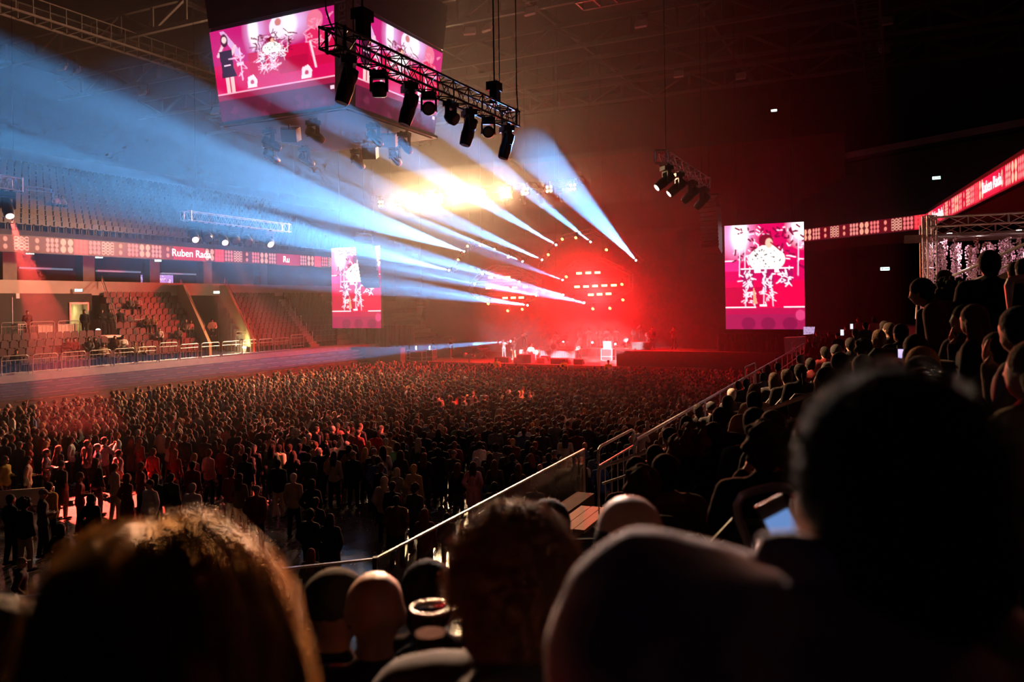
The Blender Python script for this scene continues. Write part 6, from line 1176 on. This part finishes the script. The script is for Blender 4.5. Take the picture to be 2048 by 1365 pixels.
# distant mass of heads and shoulders: one object
def lowfig(ps, hk, hood=False):
    f = POSES[ps]['fig']; vs = []; fs = []; role = []
    def addm(me, r, M=None):
        o = len(vs); co = [v_.co.copy() for v_ in me.vertices]; co = [M @ c for c in co] if M is not None else co
        vs.extend(tuple(c) for c in co); fs.extend(tuple(o + i for i in q.vertices) for q in me.polygons); role.extend([r] * len(co))
    addm(f.top(voxel=.05, ratio=.42), 0)
    mb = MB(); mb.ell(f.head + V((0, .01, 0)), (.078, .094, .115), 8, 6); mb.tube(f.neck0, f.neck1, .055, n=6)
    for w_ in f.wr: mb.ell(w_, (.035, .035, .06), 6, 4)
    addm(mb.mesh('t', skinm), 2)
    mb = MB(); mb.ell((0, -.02, .035), (.088, .1, .1), 8, 6)
    if hk == 'long': mb.tube((0, -.05, 0), (0, -.09, -.3), .08, .05, n=7)
    if hk == 'bun': mb.ell((0, -.09, .09), .045, 6, 4)
    addm(mb.mesh('t', hairm), 1, Matrix.Translation(f.head) @ f.hrot.to_4x4())
    mb = MB()
    for i in range(2): mb.tube(f.hip[i], f.an[i], .1, .06, n=5)
    addm(mb.mesh('t', clothm), 3); return np.array(vs), fs, np.array(role)
LOW = [lowfig('stand', 'short'), lowfig('woman', 'long'), lowfig('stand_pocket', 'short'), lowfig('stand_cross', 'short'), lowfig('woman', 'bun'), lowfig('stand_arm_up', 'short'), lowfig('stand_phone', 'short')]
LW = [0, 0, 0, 2, 2, 3, 1, 1, 1, 4, 0, 1, 2, 0, 3, 5, 0, 6]
AVs = []; AFs = []; ACs = []; base = 0
for p in rest:
    vs, fs, role = LOW[R.choice(LW)]; M = np.array(TR(p, facing(p, STAGE_C) + R.gauss(0, .3), R.uniform(.92, 1.07))); AVs.append(vs @ M[:3, :3].T + M[:3, 3])
    AFs.extend(tuple(base + i for i in q) for q in fs); base += len(vs)
    pal = np.array([CLOTHC[R.choice(TOPW)], HAIRC[R.choice(HC)], tuple(np.array((.42, .24, .17)) * R.uniform(.6, 1.1)), CLOTHC[R.choice(('black', 'navy', 'denim'))]]); ACs.append(pal[role])
me = bpy.data.meshes.new('crowd'); me.from_pydata(np.concatenate(AVs).tolist(), [], AFs); me.materials.append(crowdm); me.polygons.foreach_set('use_smooth', [True] * len(me.polygons))
col = np.ones((base, 4), np.float32); col[:, :3] = np.concatenate(ACs); ca = me.color_attributes.new('Col', 'FLOAT_COLOR', 'POINT'); ca.data.foreach_set('color', col.ravel())
tag(link('crowd', me), 'dense standing crowd stretching to the stage front', 'crowd', kind='stuff')
# phone held up in the crowd
def phone(label, p, rz, tilt=.0, s=1.0, on=True, col=(.75, .85, 1), group=None, es=2.2, roll=0.0):
    t = thing('mobile_phone', label, 'phone', group, TR(p, rz, s) @ Matrix.Rotation(tilt, 4, 'X') @ Matrix.Rotation(-roll, 4, 'Y')); part(t, 'body', lambda mb: mb.box((0, 0, 0), (.075, .009, .155)), padm); part(t, 'screen', lambda mb: mb.box((0, -.0055, -.014), (.066, .003, .11)), mat('phone_%s' % str(col), (.1, .1, .1), .2, em=col, es=es, var=0) if on else padm); part(t, 'camera_bump', lambda mb: mb.box((.018, .007, .05), (.025, .006, .03)), black); return t
p = floor_spot(1025, 917); phone('lit phone held up in the crowd beyond the glass balustrade', p + V((0, .34, 1.55)) , 0.0, 0, 1.2)
# scraps of paper and cups trodden on the floor
mb = MB()
for i in range(420):
    px, py = R.uniform(380, 1120), R.uniform(985, 1240); p = at_z(px, py, .004); a = R.uniform(0, 3.14); s_ = R.choice((.02, .03, .03, .05)); mb.box((p.x, p.y, .006), (s_, s_ * .6, .004), a)
tag(mb.build('litter', mat('paper_scraps', (.75, .72, .68), .7)), 'scattered paper scraps on the wet floor', 'litter', kind='stuff')
t = thing('barricade', 'white barricade panel at the left edge of the floor', 'barrier', M=TR(at_z(18, 1040, 0), .3)); part(t, 'panel', lambda mb: mb.box((0, 0, .62), (2.4, .06, .5)), mat('white_panel', (.75, .7, .55), .6)); [part(t, 'post', lambda mb: mb.tube((x, 0, 0), (x, 0, .9), .03), steel) for x in (-1.1, 1.1)]; [part(t, 'foot', lambda mb: mb.box((x, 0, .03), (.08, .6, .05)), steel) for x in (-1.1, 1.1)]
# ================================================================ spectators of the near stand
usedn = set()
def near(px, py, ps, hair, hc, tc, where, turn=0.0, d=None, stand=False, s=1.0, legc='black', dz=0.0):
    f = POSES[ps]['fig']; hz = f.head.z * s
    p = at_stand(px, py, hz) if d is None else at_d(px, py, d); p = at_d(px, py, 44) if not 2.5 < p.y < 46 else p; p = p - V((0, 0, hz)); rz = facing(p, STAGE_C) + turn
    off = Matrix.Rotation(rz, 3, 'Z') @ V((f.head.x * s, f.head.y * s, 0)); p = p - off
    lab = 'spectator with %s in %s, %s' % ((HAIRW[hair] % hc) if '%s' in HAIRW[hair] else HAIRW[hair], tc, where); assert lab not in usedn, lab; usedn.add(lab)
    if f.sit and p.y < 16: q = link('stand_seat', NSEAT, None, TR(p, rz)); tag(q, 'dark seat under the spectator ' + where, 'seat', 'seats of the near stand')
    return person(lab, ps, p, rz, hair, hc, tc, legc, 'spectators in the near stand', s, 'jacket', lo=p.y > 6, hatc=tc if hair == 'hood' else 'charcoal')
for k, h_ in enumerate(HAIR): pass
N = [(1273, 946, 'sit', 'short', 'black', 'black', 'below the nearest aisle rail'), (1330, 948, 'sit_coat', 'short', 'black', 'brown', 'broad back under the nearest aisle rail'), (1283, 980, 'sit', 'curly', 'brown', 'charcoal', 'right behind the balding man'), (1358, 905, 'sit_turn', 'curly', 'auburn', 'black', 'in profile on the aisle', .6), (1390, 892, 'sit', 'afro', 'auburn', 'charcoal', 'just past the woman in profile'), (1427, 877, 'sit_coat', 'short', 'black', 'black', 'broad shoulders beside the bent rail end'), (1310, 915, 'sit_lean', 'short', 'dark brown', 'maroon', 'between the two lowest aisle rails'),
     (1509, 850, 'sit', 'short', 'black', 'charcoal', 'behind the bent rail end'), (1545, 856, 'sit_lean', 'bob', 'dark brown', 'black', 'leaning under the middle aisle rail'), (1528, 898, 'sit_phone', 'curly', 'dark brown', 'black', 'holding a lit phone at the rail end', -.2), (1373, 850, 'sit', 'long', 'dark brown', 'maroon', 'inside the front handrail'), (1396, 822, 'sit', 'short', 'black', 'black', 'dark head at the front handrail'), (1422, 818, 'sit_lean', 'cap', 'black', 'charcoal', 'next inside the front handrail'), (1463, 790, 'sit', 'short', 'grey', 'charcoal', 'grey head above the others at the front'), (1455, 808, 'sit_coat', 'short', 'black', 'black', 'under the grey head'), (1476, 772, 'sit', 'short', 'dark brown', 'navy', 'near the middle of the front handrail'), (1492, 768, 'sit', 'short', 'black', 'black', 'next along from the navy one'),
     (1510, 785, 'sit_woman', 'long', 'brown', 'beige', 'light-edged hair above the rail gap'), (1508, 806, 'sit_coat', 'short', 'black', 'tan', 'in front of the long-haired one'), (1548, 760, 'sit_coat', 'long', 'dark brown', 'charcoal', 'wide back in the middle block'), (1573, 755, 'sit', 'bun', 'dark brown', 'black', 'beside the wide back'), (1555, 735, 'sit', 'short', 'black', 'maroon', 'small head behind the hoop gate'), (1522, 740, 'sit', 'short', 'black', 'black', 'right at the hoop gate'), (1535, 737, 'sit', 'bob', 'brown', 'navy', 'second at the hoop gate'), (1526, 755, 'sit_lean', 'short', 'black', 'charcoal', 'below the hoop gate'), (1553, 717, 'sit', 'cap', 'black', 'black', 'far along the front handrail'), (1600, 720, 'sit_coat', 'short', 'dark brown', 'black', 'bulky one in mid block'), (1649, 706, 'sit', 'short', 'black', 'maroon', 'upright in mid block'),
     (1627, 689, 'sit', 'short', 'dark brown', 'maroon', 'near the far ridge of heads'), (1645, 680, 'sit', 'bob', 'black', 'black', 'on the far ridge of heads'), (1672, 706, 'sit', 'beanie', 'black', 'charcoal', 'beside the upright one'), (1678, 728, 'sit_coat', 'hood', 'black', 'black', 'hooded in mid block'), (1650, 762, 'sit_turn', 'short', 'black', 'charcoal', 'large figure before the hooded one', .4), (1710, 667, 'sit', 'short', 'black', 'black', 'tall against the far wall'), (1757, 677, 'sit_woman', 'bob', 'brown', 'pink', 'woman in a pale coat on the upper aisle', .5), (1777, 661, 'sit', 'short', 'dark brown', 'black', 'face edge-lit above the pale coat', .5), (1800, 668, 'sit_coat', 'short', 'black', 'black', 'between pale coat and phone', .2), (1830, 702, 'sit_phone', 'long', 'dark brown', 'charcoal', 'filming with a raised phone', -.1), (1842, 738, 'sit_coat', 'bob', 'blond', 'tan', 'blond head behind the filming one'), (1842, 772, 'sit', 'beanie', 'black', 'black', 'dark cap in front of the blond head'), (1780, 764, 'sit_lean', 'short', 'black', 'charcoal', 'leaning at the middle aisle rail'), (1840, 800, 'sit_coat', 'hood', 'brown', 'brown', 'fur hood above the man in front', 0, 3.4),
     (1591, 699, 'sit', 'short', 'black', 'black', 'far along behind the rail'), (1564, 712, 'sit', 'short', 'brown', 'charcoal', 'small head at the far rail'), (1692, 656, 'sit', 'short', 'black', 'maroon', 'on the ridge below the pavilion'), (1658, 668, 'sit', 'long', 'dark brown', 'black', 'on the ridge left of the pavilion'), (1634, 668, 'sit', 'short', 'black', 'charcoal', 'on the ridge under the video wall'), (1618, 680, 'sit', 'short', 'dark brown', 'black', 'at the end of the front handrail'), (1675, 672, 'sit', 'cap', 'black', 'navy', 'ridge, with a small lit phone'), (1730, 652, 'sit', 'short', 'black', 'charcoal', 'ridge, before the pavilion post'), (1748, 640, 'sit', 'bob', 'brown', 'pink', 'pale figure on the top of the ridge'), (1716, 640, 'sit', 'short', 'dark brown', 'grey', 'grey figure on the top of the ridge'), (1768, 655, 'sit', 'long', 'black', 'maroon', 'left of the edge-lit face'),
     (1600, 745, 'sit', 'tail', 'black', 'black', 'in the dark of the middle block'), (1620, 730, 'sit_lean', 'short', 'black', 'maroon', 'leaning in the middle block'), (1700, 690, 'sit', 'short', 'black', 'black', 'black back near the upper aisle'), (1725, 700, 'sit', 'curly', 'dark brown', 'brown', 'curly head near the upper aisle'), (1725, 740, 'sit_coat', 'short', 'black', 'charcoal', 'just above the middle aisle rail'), (1440, 838, 'sit', 'short', 'dark brown', 'black', 'behind the nearest aisle rail'), (1340, 878, 'sit', 'cap', 'black', 'charcoal', 'at the first hoop'),
     (1898, 592, 'sit_woman', 'afro', 'black', 'black', 'dark curly head beside the stooping one', .6, 8.0), (1868, 590, 'stand', 'short', 'black', 'black', 'half hidden behind the stooping one', .3, 9.2), (1887, 562, 'stand_turn', 'beanie', 'black', 'charcoal', 'turned face below the pavilion', 1.2, 10.5), (1978, 530, 'stand_big', 'short', 'black', 'black', 'tall man standing with his back turned', -.3, 7.0), (1927, 640, 'sit_turn', 'short', 'dark brown', 'charcoal', 'man in profile with an edge-lit face', .5, 6.6), (1945, 642, 'sit_woman', 'long', 'brown', 'black', 'woman beside the man in profile', .9, 6.2), (2034, 662, 'sit_woman', 'short', 'black', 'grey', 'grey sweater, chin in hand at the right edge', .8, 4.2), (2030, 545, 'sit', 'short', 'black', 'maroon', 'small head beyond the rail corner', 0, 9.5), (2046, 540, 'sit', 'short', 'dark brown', 'pink', 'at the frame edge beyond the rail corner', 0, 9.0), (2062, 745, 'sit_coat', 'long', 'brown', 'beige', 'beige coat at the lower right edge', .6, 3.2),
     (1990, 700, 'sit_lean', 'short', 'dark brown', 'charcoal', 'leaning above the upper aisle rail', .2, 5.6)]
for e in N: near(*e)
near(1842, 586, 'bend', 'short', 'black', 'brown', 'stooping over the seats by the pavilion post', .9, 7.2, legc='black')
for (px, py, d, lab, s_, es) in ((1803, 708, 7.2, 'lit phone held up to film the stage from the near stand', 1.0, 1.2), (1497, 897, 7.5, 'lit phone at the bent end of the aisle rail', .8, 1.0), (1684, 664, 24, 'tiny lit phone on the ridge of heads', 1.6, 2.0), (1703, 652, 24, 'second tiny lit phone on the ridge of heads', 1.4, 2.0)):
    p = at_stand(px, py, 1.25) if d is None else at_d(px, py, d); phone(lab, p, facing(p, STAGE_C), 0, s_, True, (.7, .55, 1.0) if px == 1803 else (.9, .9, 1), 'phones in the near stand', es)
mb = MB(); p = at_d(1905, 722, 6.4); mb.box(p, (.22, .16, .01), .4, ); o = mb.build('leaflet', mat('printed_paper', (.7, .55, .4), .7, var=.6, scale=25)); tag(o, 'pale printed leaflet held below the stooping figure', 'leaflet')

# ================================================================ people close to the camera
SUBJ = 'spectators right before the camera'
def hq(key, **kw):
    top = {k: kw.pop(k) for k in ('hood', 'coat', 'fat') if k in kw}; f = Fig(**kw); POSES[key] = dict(fig=f, body=f.body(.012, .45), top=f.top(voxel=.016, ratio=.45, n=14, **top), trousers=f.trousers(), shoes=f.shoes())
hq('q_sit', sit=True, arms=('lap', 'lap')); hq('q_coat', sit=True, arms=('lap', 'lap'), fat=.035, hood=True); hq('q_phone', sit=True, arms=('phone', 'phone'))
def strands(name, roots, m, parent, col, n=10, rad=.0016, seed=1):
    """roots: list of point lists"""
    mb = MB()
    for pts in roots: mb.path(pts, rad, 3, rs=[rad * (1 - .6 * i / (len(pts) - 1)) for i in range(len(pts))])
    o = mb.build(name, m, parent, True); o.color = (*col, 1); return o
hair_s = mat('hair_strands', (.1, .05, .03), .5, spec=.3, objcol=True, var=.3, scale=60)
_n, _l = _nodes(hair_s); _t = _n.new('ShaderNodeBsdfTranslucent'); _m = _n.new('ShaderNodeMixShader'); _m.inputs[0].default_value = .45
for _k in list(_l): 
    if _k.to_socket.name == 'Base Color': _l.new(_k.from_socket, _t.inputs[0])
_l.new(_n['Principled BSDF'].outputs[0], _m.inputs[1]); _l.new(_t.outputs[0], _m.inputs[2]); _l.new(_m.outputs[0], _n['Material Output'].inputs[0])
def front(label, px, py, d, ps, hair, hc, tc, turn=0.0, s=1.0):
    f = POSES[ps]['fig']; p = at_d(px, py, d) - V((0, 0, f.head.z * s)); rz = facing(p, STAGE_C) + turn; p -= Matrix.Rotation(rz, 3, 'Z') @ V((f.head.x, f.head.y, 0)) * s
    o = person(label, ps, p, rz, hair, hc, tc, 'black', SUBJ, s); q = link('stand_seat', NSEAT, None, TR(p, rz)); tag(q, 'dark seat under the ' + label.split(',')[0][:60].rsplit(' ', 0)[0], 'seat', 'seats of the near stand'); return o, p, rz
front('balding man in black in the row below, middle of three', 752, 1228, 2.25, 'q_sit', 'bald', 'black', 'black')
front('man in a dark flat cap beside the balding man', 672, 1222, 2.5, 'q_sit', 'cap', 'black', 'black', -.3)
front('dark-haired person behind the plastic cup', 858, 1196, 2.65, 'q_coat', 'short', 'black', 'black')
front('half-bald man with red light on his crown, behind the grey hoodie', 1256, 1088, 1.95, 'q_sit', 'fringe', 'black', 'black', .35)
front('dark figure cut off at the lower left corner', 8, 1330, 1.5, 'q_coat', 'short', 'black', 'black')
front('person with dark hair half hidden by the curly head', 1098, 1062, 3.2, 'q_sit', 'short', 'black', 'black')
front('person in black holding the phone, mostly hidden by the hoodie man', 1725, 1130, 1.62, 'q_phone', 'short', 'black', 'black')
# plastic cup
p = at_d(860, 1216, 1.75); t = thing('plastic_cup', 'clear plastic cup with a pale rim before the dark-haired person', 'cup', M=TR(p - V((0, 0, .115)), 0)); cupm = thin_glass('cup_plastic', (.6, .5, .47)); part(t, 'wall', lambda mb: mb.lathe([(.028, 0), (.041, .115)], (0, 0, 0), 20), cupm, True); part(t, 'rim', lambda mb: mb.path([(.0415 * math.cos(a), .0415 * math.sin(a), .115) for a in [i * 2 * math.pi / 24 for i in range(25)]], .0032, 6), mat('cup_rim', (.8, .75, .68), .4), True); part(t, 'drink', lambda mb: mb.lathe([(.0005, .003), (.027, .003), (.034, .06), (.0005, .06)], (0, 0, 0), 16), mat('dark_drink', (.05, .015, .012), .8, spec=.1))
# curly-haired person
f = POSES['q_coat']['fig']; o, p, rz = front('person with big dark curly hair, centre foreground', 1030, 1160, 1.42, 'q_coat', None, 'dark brown', 'black')
mb = MB(); mb.ell((0, -.02, .03), (.104, .112, .112), 18, 12); mb.ell((0, -.05, -.06), (.098, .07, .09), 14, 10)
me = blob(mb, .012, 3, .5, hairm, 'hair'); h_ = link('hair', me, o, Matrix.Translation(f.head)); h_.color = (.03, .014, .008, 1)
hd = p + Matrix.Rotation(rz, 3, 'Z') @ f.head; rr = random.Random(4); roots = []
for i in range(3400):
    a = rr.uniform(0, 6.283); z = rr.uniform(-.85, 1); q = math.sqrt(max(0, 1 - z * z)); n_ = V((q * math.cos(a), q * math.sin(a), z)); b = V((n_.x * .098, n_.y * .106 - .02, n_.z * .108 + .025)); ph = rr.uniform(0, 6.28); L = rr.uniform(.012, .04); e1, e2, _ = frame_of(n_); pts = []
    if n_.y > .55 and z < .35: continue
    for k in range(9): t_ = k / 8; w_ = .009 * min(1, t_ * 3); pts.append(hd + Matrix.Rotation(rz, 3, 'Z') @ (b + n_ * (L * t_) + e1 * (w_ * math.cos(ph + t_ * 9)) + e2 * (w_ * math.sin(ph + t_ * 9)) - V((0, 0, .02 * t_ * t_))))
    roots.append(pts)
strands('curls', roots, hair_s, o, (.13, .05, .025), rad=.0012)
# long fair hair, lower left
f = POSES['q_coat']['fig']; o, p, rz = front('woman with long fair hair lit orange, large at the lower left', 312, 1296, .84, 'q_coat', None, 'blond', 'maroon', -.15)
hd = p + Matrix.Rotation(rz, 3, 'Z') @ f.head; Rm = Matrix.Rotation(rz, 3, 'Z')
mb = MB(); mb.ell((0, -.012, .022), (.094, .112, .108), 18, 12); mb.ell((0, -.05, -.07), (.1, .075, .12), 16, 10)
for sx in (-1, -.5, 0, .5, 1): chain(mb, [V((sx * .06, -.05, 0)), V((sx * .09, -.07, -.12)), V((sx * .125, -.085, -.26))], [.05, .05, .04], 12)
me = blob(mb, .01, 4, .6, hairm, 'hair'); h_ = link('hair', me, o, Matrix.Translation(f.head)); h_.color = (.36, .19, .08, 1)
roots = []
for i in range(2600):
    a = rr.uniform(0, 6.283); z0 = rr.uniform(.55, 1.0); q = math.sqrt(max(0, 1 - z0 * z0)); n_ = V((q * math.cos(a), q * math.sin(a), z0)); pts = []; ln = rr.uniform(.7, 1); lift = rr.uniform(.0, .012) + (rr.random() < .08) * rr.uniform(0, .018); az = math.atan2(n_.y, n_.x); ph = rr.uniform(0, 6.28); th0 = math.acos(z0)
    if -.2 < az - 1.57 < .2 and False: continue
    for k in range(12):
        t_ = k / 11 * ln; th = th0 + t_ * 3.2
        if th < 1.5: c = V((math.sin(th) * math.cos(az) * .097, math.sin(th) * math.sin(az) * .114, math.cos(th) * .112 + .022))
        else:
            dz = (th - 1.5) * .15; back = -.25 * dz if math.sin(az) < .5 else -.5 * dz; c = V((math.cos(az) * (.097 + .22 * dz), math.sin(az) * .112 + back, .03 - dz))
        c += V((math.cos(az), math.sin(az), .35)) * lift + V((math.sin(ph + t_ * 5), math.cos(ph * 1.7 + t_ * 4), 0)) * .003
        if math.sin(az) > .35 and th > .9: c.x += (.05 if c.x > 0 else -.05) * min(1, (th - .9))
        pts.append(hd + Rm @ c)
    roots.append(pts)
strands('loose_strands', roots, hair_s, o, (.62, .40, .18), rad=.0011)
# man in the grey hoodie, leaning in from the right
def pt(x, y, d=.82): return at_d(x, y, d)
mb = MB(); hc_ = pt(1795, 1000, .80)
Rh = Euler((0, math.radians(-13), math.radians(-8))).to_matrix()
mb.ell(hc_ + Rh @ V((0, 0, .012)), (.088, .102, .104), 18, 12, Rh); mb.ell(hc_ + Rh @ V((0, .035, -.06)), (.062, .066, .062), 14, 10, Rh); mb.ell(hc_ + Rh @ V((0, -.03, -.06)), (.066, .062, .07), 14, 10, Rh); mb.ell(hc_ + Rh @ V((0, .112, -.01)), (.013, .022, .026), 8, 6, Rh)
for sx in (-1, 1): mb.ell(hc_ + Rh @ V((sx * .094, .0, -.012)), (.011, .024, .036), 12, 8, Rh)
nb = pt(1890, 1270, .80); chain(mb, [hc_ + Rh @ V((.01, -.02, -.07)), nb], [.058, .066], 14)
sh = [pt(1285, 1175, .86), pt(2150, 1400, .80)]; mid = pt(1700, 1420, .80)
chain(mb, [sh[0], pt(1500, 1270, .83), nb, sh[1]], [.04, .05, .06, .05], 12); mb.ell(pt(1650, 1620, .82), (.2, .11, .2), 14, 10); chain(mb, [mid, pt(1650, 1900, .84)], [.14, .15], 14); mb.ell(pt(1650, 2050, .86), (.19, .14, .12), 12, 8)
el = pt(1190, 1560, .95); wr = at_d(1545, 1200, 1.33); chain(mb, [sh[0], el, wr], [.045, .04, .028], 12); el2 = pt(2200, 1800, .95); chain(mb, [sh[1], el2, pt(2000, 1900, 1.2)], [.045, .04, .028], 12); dh = (wr - el).normalized(); xh, yh, _ = frame_of(dh); mb.ell(wr + dh * .05, (.04, .02, .055), 12, 8, Matrix((xh, yh, dh)).transposed())
for sx in (-1, 1): chain(mb, [pt(1650 + sx * 150, 2080, .9), pt(1650 + sx * 200, 1900, 1.35), pt(1650 + sx * 200, 2300, 1.4)], [.08, .06, .045], 12)
me = blob(mb, .009, 3, .5, skinm, 'person'); fb = MB(); fingers(fb, wr, dh, yh, 1, .7); add_mesh(me, fb)
man = link('person', me); tag(man, 'man in a pale grey hoodie looking down at a phone, largest figure at the right', 'person', SUBJ)
mb = MB(); chain(mb, [pt(1196, 1290, .86), pt(1222, 1195, .86), pt(1285, 1145, .86), pt(1380, 1170, .85), pt(1500, 1222, .83), pt(1640, 1290, .81)], [.056, .052, .05, .052, .06, .075], 16); chain(mb, [pt(1640, 1290, .81), pt(1880, 1370, .79), sh[1]], [.075, .072, .062], 16); chain(mb, [pt(1196, 1290, .86), el, wr - dh * .05], [.06, .055, .04], 14)
mb.ell(pt(1560, 1560, .83), (.215, .12, .22), 18, 12); mb.ell(pt(1420, 1400, .85), (.12, .08, .11), 16, 10); chain(mb, [mid, pt(1650, 1950, .85)], [.155, .17], 16); chain(mb, [sh[1], el2], [.062, .055], 12); mb.ell(pt(1700, 1330, .80), (.1, .06, .05), 14, 8)
hd_ = blob(mb, .011, 5, .5, clothm, 'hoodie'); hdo = link('hoodie', hd_, man); hdo.color = (.55, .5, .5, 1)
mb = MB(); mb.path([pt(1500, 1112, .80), pt(1530, 1092, .785), pt(1580, 1094, .775), pt(1680, 1138, .765), pt(1790, 1188, .755), pt(1890, 1232, .75), pt(1930, 1270, .75)], .015, 12, rs=[.008, .015, .019, .021, .02, .018, .012]); mb.path([pt(1520, 1120, .80), pt(1600, 1140, .785), pt(1740, 1205, .77), pt(1880, 1275, .755)], .02, 12, rs=[.012, .02, .022, .018])
co = blob(mb, .008, 4, .6, clothm, 'collar'); col_ = link('collar', co, man); col_.color = (.7, .64, .66, 1)
mb = MB(); mb.ell(hc_ + Rh @ V((0, -.016, .03)), (.098, .108, .106), 18, 12, Rh); mb.ell(hc_ + Rh @ V((0, -.05, -.04)), (.086, .066, .085), 14, 10, Rh); hme = blob(mb, .009, 3, .5, hairm, 'hair'); hh_ = link('hair', hme, man); hh_.color = (.012, .009, .008, 1)
roots = []
for i in range(2200):
    a = rr.uniform(0, 6.283); z = rr.uniform(-.55, 1); q = math.sqrt(max(0, 1 - z * z)); n_ = V((q * math.cos(a), q * math.sin(a), z))
    if n_.y > .6 and z < .45: continue
    b = V((n_.x * .094, n_.y * .104 - .016, n_.z * .103 + .03)); L = rr.uniform(.006, .02) * (.5 if z < 0 else 1); e1, e2, _ = frame_of(n_); ph = rr.uniform(0, 6.28); roots.append([hc_ + Rh @ (b + n_ * (L * k / 3) + e1 * (.004 * math.cos(ph) * k / 3) + e2 * (.004 * math.sin(ph) * k / 3)) for k in range(4)])
strands('short_strands', roots, hair_s, man, (.03, .018, .012), rad=.0011)
phone('phone with a pale blue screen glowing beside the ear of the hoodie man', at_d(1566, 1062, 1.9), .15, -.25, 1.0, True, (.22, .45, 1.0), None, .55, .38)
# ================================================================ haze from the smoke machines, hanging over the floor and stage
hz = bpy.data.materials.new('stage_haze'); hz.use_nodes = True; n, l = _nodes(hz); n.remove(n['Principled BSDF'])
vs = n.new('ShaderNodeVolumeScatter'); vs.inputs['Density'].default_value = 0.0014; vs.inputs['Anisotropy'].default_value = 0.55; vs.inputs['Color'].default_value = (1, 1, 1, 1)
l.new(vs.outputs[0], n['Material Output'].inputs['Volume'])
mb = MB()
plan = [(-34, 13), (-12, 16), (-4.5, 23.5), (6, 25), (16, 34), (26, 50), (33, 62), (18, 70), (-18, 78), (-44, 56)]      # begins beyond the near trusses
mb.prism(plan, 2.2, 23, lambda x, y, z: V((x, y, z)))
tag(mb.build('haze', hz), 'thin smoke haze filling the hall over the crowd and stage', 'haze', kind='stuff')
def smoke(label, poly, v0, v1, dens, g):
    m = bpy.data.materials.new('stage_smoke'); m.use_nodes = True; n, l = _nodes(m); n.remove(n['Principled BSDF'])
    s = n.new('ShaderNodeVolumeScatter'); s.inputs['Density'].default_value = dens; s.inputs['Anisotropy'].default_value = g
    l.new(s.outputs[0], n['Material Output'].inputs['Volume']); mb = MB(); mb.prism(poly, v0, v1, lambda u, z, v: AV(u, v, z)); tag(mb.build('smoke', m), label, 'smoke', kind='stuff')
smoke('thicker smoke drifting low over the stage', [(55.5, 1.0), (71, 1.35), (71, 10.0), (66, 12.4), (57, 11.0)], 3.5, 31, 0.015, 0.2)
smoke('added smoke volume that gives the blinder lamps their halo', [(50, 13.6), (53, 12.9), (56, 13.6), (56, 16.0), (53, 16.8), (50, 16.0)], 15, 37, 0.012, 0.3)  # extra smoke added to make a halo in place of bloom
